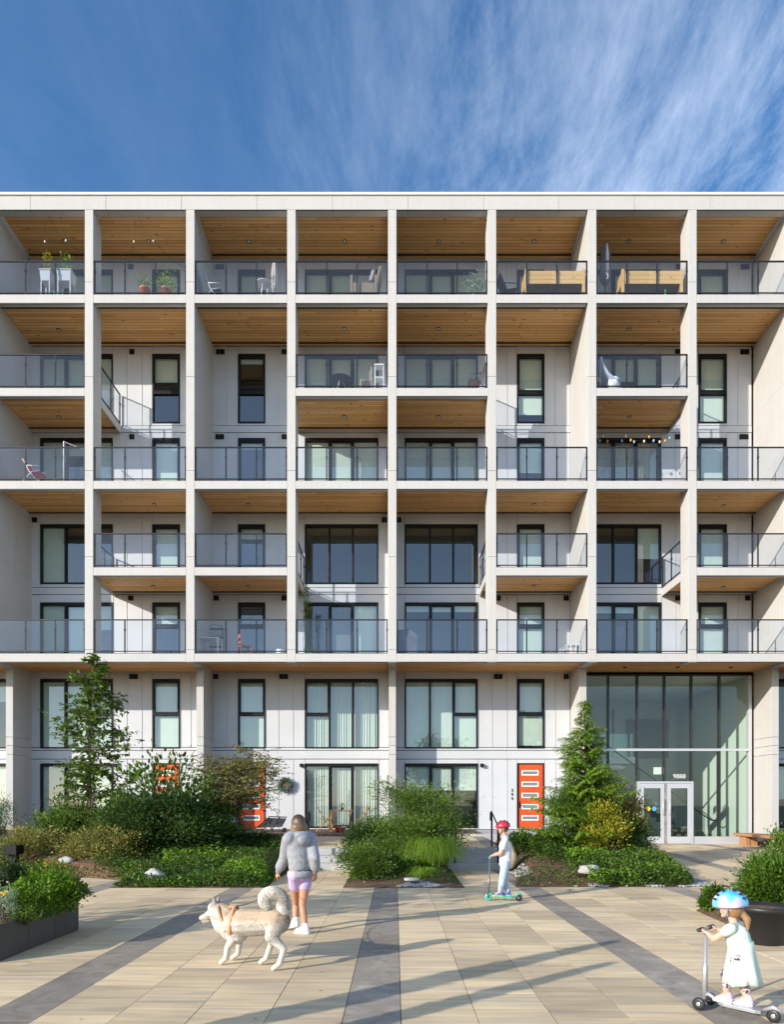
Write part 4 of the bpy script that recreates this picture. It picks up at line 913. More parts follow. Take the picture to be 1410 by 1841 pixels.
# --- cedar on the right
def cedar(name, label, base, height, rad, n_br, m, seed, cat='conifer'):
    r = np.random.RandomState(seed); root = empty(name, base, label, cat); b0 = Vector(base); tr = MB(); br = MB(); P = []; D = []; V_ = []; NN = []
    tr.tube([b0 + Vector((0, 0, -.05)), b0 + Vector((.03, 0, height*.5)), b0 + Vector((-.01, 0, height))], [.06, .035, .004], 8)
    for i in range(n_br):
        t = (i + r.rand()) / n_br; t = t ** 1.12; z = height * (.04 + .95 * t); a = r.uniform(0, 2*math.pi)
        prof = (1 - t) ** .92 * (1.0 + .28 * math.sin(a*2 + t*11)) * r.uniform(.72, 1.2) + .05
        if t > .80: prof = max(.06, (1 - t) * .75) * r.uniform(.5, 1.7)
        ln = rad * prof; d = Vector((math.cos(a), math.sin(a), 0)); p = b0 + Vector((0, 0, z)); rise = .42 * ln
        q1 = p + d * ln * .55 + Vector((0, 0, rise*.6)); q2 = p + d * ln + Vector((0, 0, rise * .75)); br.tube([p, q1, q2], [.010, .006, .002], 4, cap=False)
        side = Vector((-d.y, d.x, 0)); ns = max(5, int(ln * 26))
        for j in range(ns):
            s = (j + .6) / ns * 1.02 + .03; c = p.lerp(q1, min(1, s*2)) if s < .5 else q1.lerp(q2, min(1.05, s*2 - 1))
            for sg in (-1, 1):
                tl = (.30 * (1.15 - s) + .07) * r.uniform(.7, 1.2) * min(1, .35 + ln); e = c + (side * sg * .8 + d * .75) * tl + Vector((0, 0, -.22 * tl + r.uniform(-.04, .04)))
                nl = max(4, int(tl / .018))
                for q in range(nl):
                    w = (q + .5) / nl; pp = c.lerp(e, w); pp = pp + Vector((0, 0, -.10 * tl * w * w)); dd = (e - c).normalized(); ss = side if q % 2 else -side
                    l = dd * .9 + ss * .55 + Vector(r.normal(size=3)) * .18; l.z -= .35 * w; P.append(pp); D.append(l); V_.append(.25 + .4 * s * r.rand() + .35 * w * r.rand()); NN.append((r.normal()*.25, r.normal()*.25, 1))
    tr.build('trunk', M['bark'], root); br.build('branches', M['bark2'], root)
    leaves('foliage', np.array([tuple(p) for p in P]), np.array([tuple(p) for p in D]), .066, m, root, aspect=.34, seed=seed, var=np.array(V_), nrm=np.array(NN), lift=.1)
    return root
cx_ = X(1052, 16.9); cedar('cedar_tree', 'bright green feathery cedar left of the glass entrance lobby', (cx_, 16.9, .42), Z(1258, 16.9) - .42, 1.20, 190, LM['cedar'], 301)

# --- long grass clump
def grass_clump(name, label, base, rad, ln, n, m, seed, group=None):
    r = np.random.RandomState(seed); root_o = None; mb = MB(); vs = []; fs = []; lv = []
    for i in range(n):
        a = r.uniform(0, 2*math.pi); rr = rad * .50 * math.sqrt(r.rand()); p = Vector((base[0] + math.cos(a)*rr, base[1] + math.sin(a)*rr, base[2])); d = Vector((math.cos(a + r.normal()*.5), math.sin(a + r.normal()*.5), 0)); L0 = ln * r.uniform(.30, 1.0); out = rad * r.uniform(.12, .85)
        w = r.uniform(.004, .008); sd = Vector((-d.y, d.x, 0)); t_ = r.rand()
        for k in range(6):
            s = k / 5; q = p + d * out * s ** 1.25 + Vector((0, 0, L0 * (2.3*s - 2.05*s*s))); ww = w * (1 - .9*s); vs += [q - sd*ww, q + sd*ww]; lv += [t_, t_]
        b = i * 12
        for k in range(5): fs.append((b + 2*k, b + 2*k + 1, b + 2*k + 3, b + 2*k + 2))
    mb.add(vs, fs, True); o = mb.build(name, m, loc=base)
    ca = o.data.color_attributes.new('lv', 'FLOAT_COLOR', 'POINT'); ca.data.foreach_set('color', np.array([(t, 0, 0, 1) for t in lv], dtype=np.float32).ravel())
    return tag(o, label, 'grass clump', group)
grass_clump('long_grass', 'arching clump of long bright grass at the front of the middle bed', (X(775, 15.6), 15.6, bedz('M', X(775, 15.6), 15.6)), .80, 1.05, 3000, LM['grass'], 401, 'long grass clumps')
grass_clump('long_grass', 'smaller grass tuft in front of the arching grass clump', (X(760, 14.5), 14.5, bedz('M', X(760, 14.5), 14.5)), .40, .36, 600, LM['grass'], 402, 'long grass clumps')
grass_clump('long_grass', 'grass tuft in the left bed in front of the slender tree', (X(165, 16.6), 16.6, bedz('L2', X(165, 16.6), 16.6) ), .3, .75, 260, LM['grass'], 403, 'long grass clumps')

# --- ground cover
def cover(k, n, size, m, seed, hmax, cond=lambda x, y: True, aspect=.6, clump=.5):
    y0, y1, xl, xr, zf = BEDS[k]; r = np.random.RandomState(seed); P = []; D = []; V_ = []
    while len(P) < n:
        y = r.uniform(y0 + .03, y1); a, b = xl(y), xr(y); x = r.uniform(a + .03, b - .03)
        if not cond(x, y): continue
        nz = .5 + .5 * math.sin(x*2.7 + seed) * math.sin(y*3.1 + x) ; 
        if r.rand() > (1 - clump) + clump * nz * 1.3: continue
        e = min(x - a, b - x, y - y0); h = hmax * sstep((e + .08) / .35) * (.45 + .65 * nz)
        z = bedz(k, x, y) + r.rand() ** .6 * h; P.append((x, y, z)); D.append((r.normal(), r.normal() - .25, r.normal()*.5 + .35)); V_.append(.5 * r.rand() + .5 * nz * r.rand() + .12 * (z - bedz(k, x, y)) / hmax)
    return leaves('ground_cover', np.array(P), np.array(D), size, m, aspect=aspect, seed=seed, var=np.array(V_), kind='stuff')
cover('L', 21000, .056, LM['ivy'], 501, .27, lambda x, y: y < 18 and x > -7)
cover('L2', 16000, .056, LM['ivy'], 502, .27, lambda x, y: y < 18.5)
cover('L2', 3500, .05, LM['olive'], 507, .30, lambda x, y: y < 18)
cover('M', 3600, .045, LM['ivy'], 503, .14, lambda x, y: 13.9 < y < 17)
cover('R', 17000, .056, LM['ivy'], 504, .40, lambda x, y: x > 3.9 + .35 * math.sin(y * 3) and y < 17.5 and (x > 4.4 or y > 14.4))
cover('R', 4200, .055, LM['mid'], 508, .50, lambda x, y: x > 4.6 and y < 17.5)
cover('R', 1800, .05, LM['ivy'], 505, .10, lambda x, y: x < 4.2 and y < 18)
cover('P', 7000, .055, LM['ivy'], 506, .26, lambda x, y: x < 11 and y > 8.5)
cover('L', 3800, .070, LM['bright'], 510, .34, lambda x, y: y < 16 and math.sin(x*1.9 + 1) * math.sin(y*2.3) > .15 and x > -6.5)
cover('R', 3200, .070, LM['bright'], 511, .46, lambda x, y: x > 4.0 and y < 16.5 and math.sin(x*2.9 + 1) * math.sin(y*3.3) > .1)
cover('L2', 3000, .065, LM['autumn'], 512, .30, lambda x, y: y < 18 and math.sin(x*2.1) * math.sin(y*2.9) > .2)
for k_, n_, sd_ in (('L', 500, 520), ('L2', 700, 521), ('M', 260, 522), ('P', 300, 523)): cover(k_, n_, .05, leaf_mat('fallen_leaf', (.20, .11, .05), (.40, .27, .14)), sd_, .02, lambda x, y: y < 18)
# leaf litter on soil
cover('R', 900, .05, leaf_mat('dry_leaf', (.16, .09, .04), (.34, .22, .12)), 509, .02, lambda x, y: x < 4.6 and y < 17)
def litter(n, seed):
    r = np.random.RandomState(seed); x = r.uniform(-9, 9, n); y = r.uniform(5.2, 13.3, n) ** 1.0; P = np.stack([x, y, np.full(n, .006) + r.rand(n)*.006], 1); D = r.normal(size=(n, 3)); D[:, 2] *= .06
    leaves('fallen_leaves', P, D, .035, leaf_mat('plaza_leaf', (.12, .07, .03), (.34, .24, .12)), aspect=.6, seed=seed, nrm=np.tile(np.array([[0.05, .02, 1]]), (n, 1)), kind='stuff', lift=.1)
litter(170, 533)
# --- boulders and pebbles
def rock(name, label, c, r, seed, m, cat='boulder', group=None, parent=None):
    rr = random.Random(seed); mb = MB(); mb.ball((0, 0, 0), (1, 1, 1), 14, 10)
    out = []
    for v in mb.v:
        v = Vector(v); k = 1 + rr.uniform(-.03, .03) + .16*math.sin(v.x*3.1 + seed) * math.cos(v.y*2.3 + seed*2) + .10*math.sin(v.z*5 + v.x*4 + seed) + rr.uniform(-.02, .02)
        out.append((c[0] + v.x*r[0]*k, c[1] + v.y*r[1]*k, c[2] + max(-.55, v.z)*r[2]*k))
    mb.v = out; o = mb.build(name, m, loc=c); return tag(o, label, cat, group)
M['rock_w'] = mat('pale_granite', (.33, .32, .30), .8, (.47, .46, .44), scale=9, bump=.5)
M['rock_b'] = mat('beige_sandstone', (.40, .30, .17), .8, (.52, .42, .27), scale=6, bump=.5)
rock('boulder', 'white rounded boulder at the front edge of the left bed', (X(278, 13.9), 13.9, .16), (.22, .17, .17), 3, M['rock_w'])
rock('boulder', 'flat white boulder on the bare soil of the right bed', (X(1061, 14.35), 14.35, .26), (.24, .17, .12), 7, M['rock_w'])
rock('boulder', 'beige upright boulder behind the boy on the scooter', (X(917, 16.3), 16.3, .36), (.22, .2, .38), 5, M['rock_b'])
rock('boulder', 'small pale boulder among the yellowish bushes behind the planter', (X(120, 15.9), 15.9, .33), (.2, .14, .1), 9, M['rock_w'])
def pebbles(x0, x1, y0, y1, n, seed, zf, cond=lambda x, y: True):
    r = random.Random(seed); mb = MB(); m = 0
    while m < n:
        x, y = r.uniform(x0, x1), r.uniform(y0, y1)
        if not cond(x, y): continue
        s = r.uniform(.016, .038); mb.ball((x, y, zf(x, y) + s*.35), (s*r.uniform(.8, 1.4), s, s*.6), 6, 4, .12, r); m += 1
    o = mb.build('pebbles', mat('pebble_stone', (.16, .16, .165), .7, (.46, .45, .44), scale=9)); tag(o, kind='stuff')
pebbles(.05, .98, 13.5, 14.05, 620, 1, lambda x, y: bedz('M', x, y), lambda x, y: (y - 13.5) < .5 * math.sin((x - .05) / .93 * math.pi) + .05)
pebbles(3.6, 6.3, 13.5, 13.95, 190, 2, lambda x, y: bedz('R', x, y), lambda x, y: math.sin(x*5) + math.sin(x*11) > -.2 + (y - 13.5)*3)
pebbles(5.9, 7.1, 13.6, 15.2, 700, 3, lambda x, y: gz(x, y) + .008, lambda x, y: x > BEDS['R'][3](y) - .1 and x < BEDS['R'][3](y) + .45 - (y - 13.6)*.28)
pebbles(2.75, 3.1, 15.0, 16.2, 120, 4, lambda x, y: bedz('R', x, y) + .01)
tag(MB().lathe((X(741, 13.85), 13.85, .10), [(.16, 0), (.17, .03), (.16, .05), (.05, .055)], 20).build('drain_cap', M['step'], loc=(X(741, 13.85), 13.85, .10)), 'round concrete drain cap among the pebbles', 'drain cap')
# ================================================================ STREET FURNITURE AND PLANTERS
M['corten'] = mat('dark_planter_metal', (.055, .050, .044), .5, (.075, .07, .062), scale=3)
M['wood_l'] = wood_mat('teak_slats', (.82, .44, .15), (.66, .32, .09), (.25, .10, .03), plank=.3, along='Z')
M['wood_b'] = wood_mat('oiled_timber', (.46, .25, .13), (.34, .17, .08), (.16, .07, .03), plank=.3, along='Y')
M['wood_g'] = wood_mat('weathered_timber', (.50, .42, .33), (.40, .33, .25), (.2, .15, .1), plank=.3, along='Z')
M['wood_p'] = wood_mat('pine_boards', (.68, .43, .17), (.58, .34, .11), (.34, .17, .05), plank=.14, along='X')
M['terra'] = mat('terracotta', (.62, .20, .10), .7, (.55, .16, .08), scale=8)
M['plastic_k'] = mat('black_plastic', (.018, .018, .018), .45)
M['wicker'] = mat('wicker', (.30, .24, .17), .8, (.20, .15, .11), scale=60, stretch=(1, 1, 3), bump=.8)
M['fab_g'] = mat('grey_fabric', (.42, .38, .36), .95, (.36, .33, .31), scale=30)
M['fab_d'] = mat('dark_cover_fabric', (.035, .035, .04), .9, (.05, .05, .055), scale=4)
M['metal_w'] = mat('white_metal', (.76, .76, .76), .4)
# dark planter with its plants on the left
pl = empty('planter_box', (-5.3, 8.0, 0), 'long dark metal planter box at the lower left corner', 'planter')
px0, px1, py0, py1, ph = -6.6, -4.25, 7.12, 8.97, .395
w = MB(); t = .03
w.box(px0, py0, .005, px1, py0 + t, ph); w.box(px0, py1 - t, .005, px1, py1, ph); w.box(px0, py0 + t, .005, px0 + t, py1 - t, ph)
w.build('planter_side', M['corten'], pl, bevel=.004)
for i in range(3):
    a = py0 + t + .002 + (py1 - py0 - 2*t) * i / 3; b = py0 + t + (py1 - py0 - 2*t) * (i + 1) / 3 - .002
    MB().box(px1 - t, a + .002, .005, px1, b - .002, ph).build('planter_panel', M['corten'], pl, bevel=.004)
MB().box(px0 + t, py0 + t, .28, px1 - t - .002, py1 - t, .35).build('planter_soil', M['soil'], pl)
PG = 'plants growing in the dark planter box'
def in_planter(px, ytop, wpx, Y, n, size, m, seed, lab, **kw):
    x = X(px, Y); z1 = Z(ytop, Y); rz = (z1 - .34) / 2; rx = wpx * Y / F / 2
    shrub('planter_shrub', lab, 'plant', (x, Y, .34), rx * .92, rx * .8, rz * .9, int(n*1.5), size, m, seed, group=PG, **kw)
in_planter(95, 1560, 100, 8.45, 2300, .050, LM['bright'], 601, 'bright green bush spilling over the right corner of the dark planter', clumps=30, aspect=.6)
in_planter(125, 1580, 60, 8.6, 1000, .048, LM['mid'], 602, 'leafy plant hanging over the rear corner of the dark planter', clumps=16, aspect=.6)
in_planter(60, 1580, 70, 7.95, 1300, .050, LM['bright'], 603, 'yellow-green bush in the middle of the dark planter', clumps=20, aspect=.6)
in_planter(12, 1545, 80, 8.5, 1700, .050, LM['dark'], 604, 'dark leafy plant at the rear left of the dark planter', clumps=22, aspect=.6)
in_planter(8, 1600, 50, 7.6, 700, .035, LM['grey'], 605, 'pale silvery plant at the left edge of the dark planter', clumps=14, aspect=.3)
in_planter(45, 1628, 60, 7.65, 900, .028, LM['mid'], 606, 'low fine-leaved plant along the front wall of the dark planter', clumps=20, aspect=.5)
for px, py, Y in ((81, 1554, 8.4), (2, 1608, 7.6), (10, 1605, 7.7)):
    fx, fz = X(px, Y), Z(py, Y); fl = empty('yellow_flower', (fx, Y, .4), {81: 'single yellow flower standing above the bright planter bush', 2: 'leftmost of the two yellow flowers at the left edge of the planter', 10: 'right one of the two yellow flowers at the left edge of the planter'}[px], 'flower')
    MB().tube([(fx - .04, Y + .05, .4), (fx, Y, fz - .02)], .003, 5).build('stem', M['bark2'], fl)
    pt_ = MB()
    for k in range(9):
        a = 2*math.pi*k/9; d = Vector((math.cos(a), -.3, math.sin(a))); s = Vector((-math.sin(a), 0, math.cos(a))); c = Vector((fx, Y, fz))
        pt_.add([c, c + d*.022 + s*.010, c + d*.036, c + d*.022 - s*.010], [(0, 1, 2, 3)])
    pt_.build('petals', mat('yellow_petal', (.75, .55, .03), .6), fl)
    MB().ball((fx, Y - .006, fz), .009, 8, 6).build('flower_centre', M['terra'], fl)
# square dark post top behind the planter
b = empty('bollard_light', (X(23, 16.0), 16.0, .3), 'square black bollard light in front of the steps at the far left', 'bollard light')
MB().box(X(23, 16) - .09, 15.91, .2, X(23, 16) + .09, 16.09, Z(1537, 16)).build('post', M['black'], b)
MB().box(X(23, 16) - .17, 15.83, Z(1536, 16), X(23, 16) + .17, 16.17, Z(1519, 16)).build('lamp_cap', M['black'], b, bevel=.01)
# pot at the right
pt = empty('plant_pot', (4.50, 8.15, 0), 'large black plastic pot of mulch behind the little girl at the right edge', 'plant pot')
pc = (4.50, 8.15)
MB().lathe((pc[0], pc[1], 0), [(.21, .0), (.23, .02), (.30, .40), (.33, .40), (.335, .46), (.31, .462), (.30, .42), (.26, .41)], 32).build('pot', M['plastic_k'], pt)
MB().lathe((pc[0], pc[1], .405), [(.30, 0), (.28, .015), (.1, .03), (.01, .03)], 24).build('mulch', M['soil'], pt)
# bench
bn = empty('wooden_bench', (12.5, 22.9, 0), 'low timber bench outside the glass lobby at the right', 'bench')
bx0, bx1 = 12.35, 12.95
MB().box(bx0 - .1, 21.0, .535, bx1, 24.25, .63).build('seat', M['wood_b'], bn, bevel=.012)
MB().box(bx0 + .0, 23.55, .15, bx0 + .42, 24.0, .533).build('leg', M['wood_b'], bn, bevel=.01)
MB().box(bx0 + .0, 21.5, .10, bx0 + .42, 21.95, .533).build('leg', M['wood_g'], bn, bevel=.01)
# folding chairs and table on the patio
PZ = .722
def folding_chair(name, label, loc, rz):
    r = empty(name, loc, label, 'folding chair', 'teak folding chairs on the patio', 0); o = Vector(loc)
    def p(x, y, z): return o + Vector((x, y, z))
    for s in (-1, 1):
        MB().bar(p(.25, s*.2, .0), p(-.22, s*.2, .86), .055, .03).build('back_leg', M['wood_l'], r)
        MB().bar(p(-.25, s*.17, .0), p(.18, s*.17, .46), .05, .03).build('front_leg', M['wood_l'], r)
    bk = MB()
    for k in range(3): bk.bar(p(-.10 - k*.055, -.19, .64 + k*.095), p(-.10 - k*.055, .19, .64 + k*.095), .05, .014)
    bk.build('backrest', M['wood_l'], r)
    st = MB()
    for k in range(5): st.box(*(p(-.14 + k*.08, -.18, .43)), *(p(-.14 + k*.08 + .06, .18, .45)))
    st.build('seat', M['wood_l'], r); r.rotation_euler = (0, 0, rz); return r
folding_chair('folding_chair', 'teak folding chair left of the patio table', (X(582, 23.0), 23.0, PZ), R(8))
folding_chair('folding_chair', 'teak folding chair right of the patio table, half behind the handrail', (X(651, 23.0), 23.0, PZ), R(180 - 14))
tb = empty('patio_table', (X(614, 22.9), 22.9, PZ), 'small teak table between the two folding chairs', 'table'); tx, ty = X(613.5, 22.9), 22.9
MB().box(tx - .37, ty - .32, PZ + .70, tx + .37, ty + .32, PZ + .745).build('tabletop', M['wood_l'], tb, bevel=.005)
for a in (-1, 1):
    for c in (-1, 1): MB().box(tx + a*.34 - .03, ty + c*.28 - .03, PZ, tx + a*.34 + .03, ty + c*.28 + .03, PZ + .698).build('leg', M['wood_l'], tb)
def pot(name, label, x, y, z, r, h, m, plant=None, ps=.25, n=40, seed=1, size=.06, group=None):
    o = empty(name, (x, y, z), label, 'plant pot', group)
    MB().lathe((x, y, z), [(r*.68, 0), (r*.95, h*.85), (r*1.06, h*.85), (r*1.06, h), (r*.9, h), (r*.85, h*.88), (.01, h*.88)], 20).build('pot', m, o)
    if plant:
        rr = np.random.RandomState(seed); P = np.array([x, y, z + h]) + rr.normal(size=(n, 3)) * np.array([ps*.4, ps*.4, ps*.35]) + np.array([0, 0, ps*.5]); D = unit(P - np.array([x, y, z + h - .05])) + rr.normal(size=(n, 3))*.4
        leaves('foliage', P, D, size, plant, o, seed=seed)
        s = MB()
        for i in range(5): q = P[rr.randint(n)]; s.tube([(x, y, z + h*.85), tuple(q)], .005, 4)
        s.build('stems', M['bark2'], o)
    return o
PTG = 'pots on the patio'
pot('plant_pot', 'small dark pot with a green plant standing on the teak table', tx + .03, ty, PZ + .746, .05, .09, M['plastic_k'], LM['bright'], .14, 40, 2, .05)
pot('plant_pot', 'red pot with a tall thin stem under the teak table, leftmost of three', X(606.5, 22.6), 22.6, PZ, .09, .2, mat('red_pot', (.5, .05, .03), .5), LM['olive'], .2, 12, 3, .06, PTG)
pot('plant_pot', 'terracotta pot under the teak table, middle of three', X(612.5, 22.4), 22.4, PZ, .085, .17, M['terra'], None, group=PTG)
pot('plant_pot', 'cream pot with a dry plant under the teak table, rightmost of three', X(619, 22.5), 22.5, PZ, .085, .2, mat('cream_pot', (.70, .60, .50), .6), LM['autumn'], .13, 20, 5, .05, PTG)
# lounge swing / folded pushchair by the wreath
lg = empty('folded_lounger', (X(487, 22.6), 22.6, PZ), 'black folded lounger lying on the patio under the wreath', 'lounger'); lx, ly = X(487, 22.6), 22.6
MB().add([(lx - .42, ly - .25, PZ + .18), (lx + .42, ly - .25, PZ + .20), (lx + .48, ly + .25, PZ + .46), (lx - .12, ly + .25, PZ + .48), (lx - .42, ly - .25, PZ + .16), (lx + .42, ly - .25, PZ + .18), (lx + .48, ly + .25, PZ + .44), (lx - .12, ly + .25, PZ + .46)], [(0, 1, 2, 3), (7, 6, 5, 4), (0, 4, 5, 1), (1, 5, 6, 2), (2, 6, 7, 3), (3, 7, 4, 0)]).build('sling', M['fab_d'], lg)
f = MB()
f.tube([(lx - .62, ly - .2, PZ + .06), (lx - .30, ly - .26, PZ + .26), (lx - .1, ly + .26, PZ + .52), (lx + .5, ly + .26, PZ + .50)], .018, 8)
f.tube([(lx - .62, ly - .26, PZ + .05), (lx + .5, ly - .26, PZ + .05)], .018, 8); f.tube([(lx - .2, ly, PZ + .5), (lx + .1, ly - .2, PZ + .05)], .018, 8); f.tube([(lx + .3, ly, PZ + .5), (lx + .05, ly - .2, PZ + .05)], .018, 8)
f.build('frame', M['plastic_k'], lg)
f = MB().tube([(lx + .18, ly + .2, PZ + .5), (lx + .18, ly + .2, PZ + .66), (lx + .08, ly + .2, PZ + .74), (lx + .05, ly + .2, PZ + .80), (lx + .25, ly + .2, PZ + .74), (lx + .28, ly + .2, PZ + .69), (lx + .18, ly + .2, PZ + .66)], .012, 6); f.build('handle', M['plastic_k'], lg)
for dx in (-.62, .5): MB().lathe((lx + dx, ly - .26, PZ + .08), [(.08, 0), (.08, .04)], 16, axis='Y').build('wheel', M['plastic_k'], lg)
# dark patio cover at the left
gx, gy2 = X(115, 22.4), 22.4
gc = empty('covered_grill', (gx, gy2, PZ), 'patio furniture under a dark crumpled cover, by the leftmost patio door', 'covered grill')
mb = MB(); nn = 16
prof = [(.42, 0), (.44, .25), (.40, .45), (.34, .56), (.2, .62), (.02, .63)]
mb.lathe((gx, gy2, PZ), prof, nn, sx=1.25, sy=.8); r_ = random.Random(4); mb.v = [(x + r_.uniform(-.03, .03), y + r_.uniform(-.03, .03), z + (r_.uniform(-.03, .03) if z > PZ + .1 else 0)) for x, y, z in mb.v]
mb.build('cover', M['fab_d'], gc); MB().box(gx - .35, gy2 - .2, PZ, gx + .35, gy2 + .2, PZ + .3).build('frame', M['black'], gc)
# wreath
wx, wz = X(514, YB), Z(1411, YB); wr = empty('door_wreath', (wx, YB, wz), 'round eucalyptus wreath hanging on the white wall between the orange door and the curtained door', 'wreath')
MB().lathe((wx, YB - .09, wz), [(.19, -.035), (.235, 0), (.19, .035), (.15, 0)], 28, axis='Y').build('ring', M['bark2'], wr)
rr = np.random.RandomState(8); n = 1300; a = rr.uniform(0, 2*np.pi, n); rad = .20 + rr.normal(size=n)*.04; b_ = rr.uniform(0, 2*np.pi, n)
P = np.stack([wx + np.cos(a)*rad, YB - .10 + np.sin(b_)*.05 - .02, wz + np.sin(a)*rad], 1); D = np.stack([np.cos(a + 1)*1.0, -.6 + rr.normal(size=n)*.5, np.sin(a + 1)], 1) + rr.normal(size=(n, 3))*.5
leaves('foliage', P, D, .055, leaf_mat('wreath_leaf', (.05, .11, .08), (.22, .33, .27), (.65, .62, .52)), wr, seed=4, aspect=.55)

# ================================================================ ON THE BALCONIES
fl = {'A': ROWS['A'][1] + .003, 'B': ROWS['B'][1] + .003, 'C': ROWS['C'][1] + .003, 'E': ROWS['E'][1] + .003, 'D': ROWS['D'][1] + .003}
def trough(label, px0_, px1_, Y, z, h0, h1, m, plant, seed, n=120, ph=.3, size=.07):
    x0, x1 = X(px0_, Y), X(px1_, Y); o = empty('raised_planter', ((x0+x1)/2, Y, z), label, 'raised planter', 'raised planters on the balconies')
    w = MB(); d = .2
    vs = []
    for zz, k in ((h0, .88), (h1, 1.0)):
        xm, hw = (x0+x1)/2, (x1-x0)/2
        vs += [(xm - hw*k, Y - d*k, z + zz), (xm + hw*k, Y - d*k, z + zz), (xm + hw*k, Y + d*k, z + zz), (xm - hw*k, Y + d*k, z + zz)]
    w.add(vs, [(0, 3, 2, 1), (4, 5, 6, 7), (0, 1, 5, 4), (1, 2, 6, 5), (2, 3, 7, 6), (3, 0, 4, 7)]); w.build('trough', m, o, bevel=.01)
    MB().box(x0 - .02, Y - d - .02, z + h1, x1 + .02, Y + d + .02, z + h1 + .03).build('rim', m, o)
    for a in (x0 + .04, x1 - .04):
        for c in (Y - d + .04, Y + d - .04): MB().box(a - .018, c - .018, z, a + .018, c + .018, z + h0).build('leg', m, o)
    rr = np.random.RandomState(seed); xs_ = rr.uniform(x0 + .05, x1 - .05, n); P = np.stack([xs_, Y + rr.uniform(-d*.7, d*.7, n), z + h1 + rr.rand(n) ** 1.2 * ph], 1); D = rr.normal(size=(n, 3)); D[:, 2] += .8
    if plant: leaves('foliage', P, D, size, plant, o, seed=seed)
    return o
M['grey_plastic'] = mat('light_grey_planter_plastic', (.50, .51, .54), .6)
trough('light grey raised planter with tomato plants, left one on the top left balcony', 76, 95, 22.72, fl['A'], .58, .92, M['grey_plastic'], LM['autumn'], 701, 260, .72)
trough('light grey raised planter with herbs, right one on the top left balcony', 106, 132, 22.72, fl['A'], .58, .92, M['grey_plastic'], LM['bright'], 702, 260, .66)
# big pine planters
def pine_planter(label, pa, pb, Y, z, seed, plant):
    x0, x1 = X(pa, Y), X(pb, Y); o = empty('timber_planter', ((x0+x1)/2, Y, z), label, 'raised planter', 'pine raised planters on the top balconies'); d = .32
    for a in (x0, x1 - .09):
        for c in (Y - d, Y + d - .09): MB().box(a, c, z, a + .09, c + .09, z + .80).build('leg', M['wood_p'], o, bevel=.004)
    for k in range(3):
        MB().box(x0 + .092, Y - d + .02, z + .32 + k*.145, x1 - .092, Y - d + .05, z + .46 + k*.145).build('board', M['wood_p'], o, bevel=.004)
    MB().box(x0 + .01, Y - d + .092, z + .32, x0 + .04, Y + d - .092, z + .75).build('side_board', M['wood_p'], o); MB().box(x1 - .04, Y - d + .092, z + .32, x1 - .01, Y + d - .092, z + .75).build('side_board', M['wood_p'], o)
    MB().box(x0 + .05, Y - d + .06, z + .33, x1 - .05, Y + d - .1, z + .70).build('soil', M['soil'], o)
    rr = np.random.RandomState(seed); n = 70; P = np.stack([rr.uniform(x0 + .2, x1 - .1, n), Y + rr.uniform(-.2, .2, n), z + .72 + rr.rand(n)*.22], 1); D = rr.normal(size=(n, 3)); D[:, 2] += 1.2
    leaves('foliage', P, D, .07, plant, o, seed=seed, aspect=.3)
pine_planter('pine raised planter on the top balcony, right of a dark slatted chair', 941, 1048, 22.80, fl['A'] + .12, 711, LM['bright'])
pine_planter('pine raised planter on the top balcony, next to the closed dark parasol', 1113, 1222, 22.80, fl['A'] + .12, 712, LM['olive'])
def parasol(label, px, Y, z, h, r, m):
    x = X(px, Y); o = empty('closed_parasol', (x, Y, z), label, 'parasol'); n = 16; vs = []; fs = []; prof = [(.30, .25), (.42, .95), (.78, .9), (.97, .55), (1.0, .1)]
    for hh, k in prof:
        for i in range(n): a = 2*math.pi*i/n; q = r*k*(1 if i % 2 else .68); vs.append((x + q*math.cos(a), Y + q*math.sin(a), z + h*hh))
    for j in range(len(prof)-1):
        for i in range(n): fs.append((j*n+i, j*n+(i+1) % n, (j+1)*n+(i+1) % n, (j+1)*n+i))
    MB().add(vs, fs).build('canopy', m, o); MB().tube([(x, Y, z), (x, Y, z + h*1.02)], .02, 8).build('pole', M['black'], o)
    MB().lathe((x, Y, z), [(.26, 0), (.26, .05), (.1, .1), (.04, .25)], 20).build('base', M['plastic_k'], o)
    MB().tube([(x - .02, Y - r, z + h*.45), (x + .03, Y - r - .02, z + h*.38), (x + .03, Y - r, z + h*.35), (x - .03, Y - r, z + h*.36)], .01, 6).build('crank', M['metal_w'], o)
parasol('closed dark grey parasol on the top balcony beside a pine planter', 1089, 22.85, fl['A'], 2.08, .20, mat('dark_parasol_fabric', (.10, .095, .11), .9))
parasol('closed beige parasol on the third top balcony from the left', 493, 22.9, fl['A'], 1.48, .11, mat('beige_parasol_fabric', (.52, .46, .42), .9))
# wicker armchair (top, column 4)
wx, wy, wz = X(655, 22.88), 22.88, fl['A'] + .16; o = empty('wicker_armchair', (wx, wy, wz), 'square wicker armchair with pale cushions on the top balcony', 'armchair')
MB().box(wx - .36, wy - .36, wz, wx + .36, wy + .30, wz + .34).build('seat', M['wicker'], o, bevel=.02); MB().box(wx - .46, wy - .36, wz, wx - .362, wy + .34, wz + .60).build('armrest', M['wicker'], o, bevel=.02); MB().box(wx + .362, wy - .36, wz, wx + .46, wy + .34, wz + .60).build('armrest', M['wicker'], o, bevel=.02)
mb = MB().box(-.05, -.36, 0, .05, .36, .62); mb.xf(Matrix.Translation((wx + .42, wy, wz + .32)) @ Matrix.Rotation(R(14), 4, 'Y')); mb.build('backrest', M['wicker'], o, bevel=.02)
mb = MB().box(-.06, -.25, 0, .06, .25, .42); mb.xf(Matrix.Translation((wx + .22, wy, wz + .50)) @ Matrix.Rotation(R(16), 4, 'Y')); mb.build('cushion', M['fab_g'], o, bevel=.04)
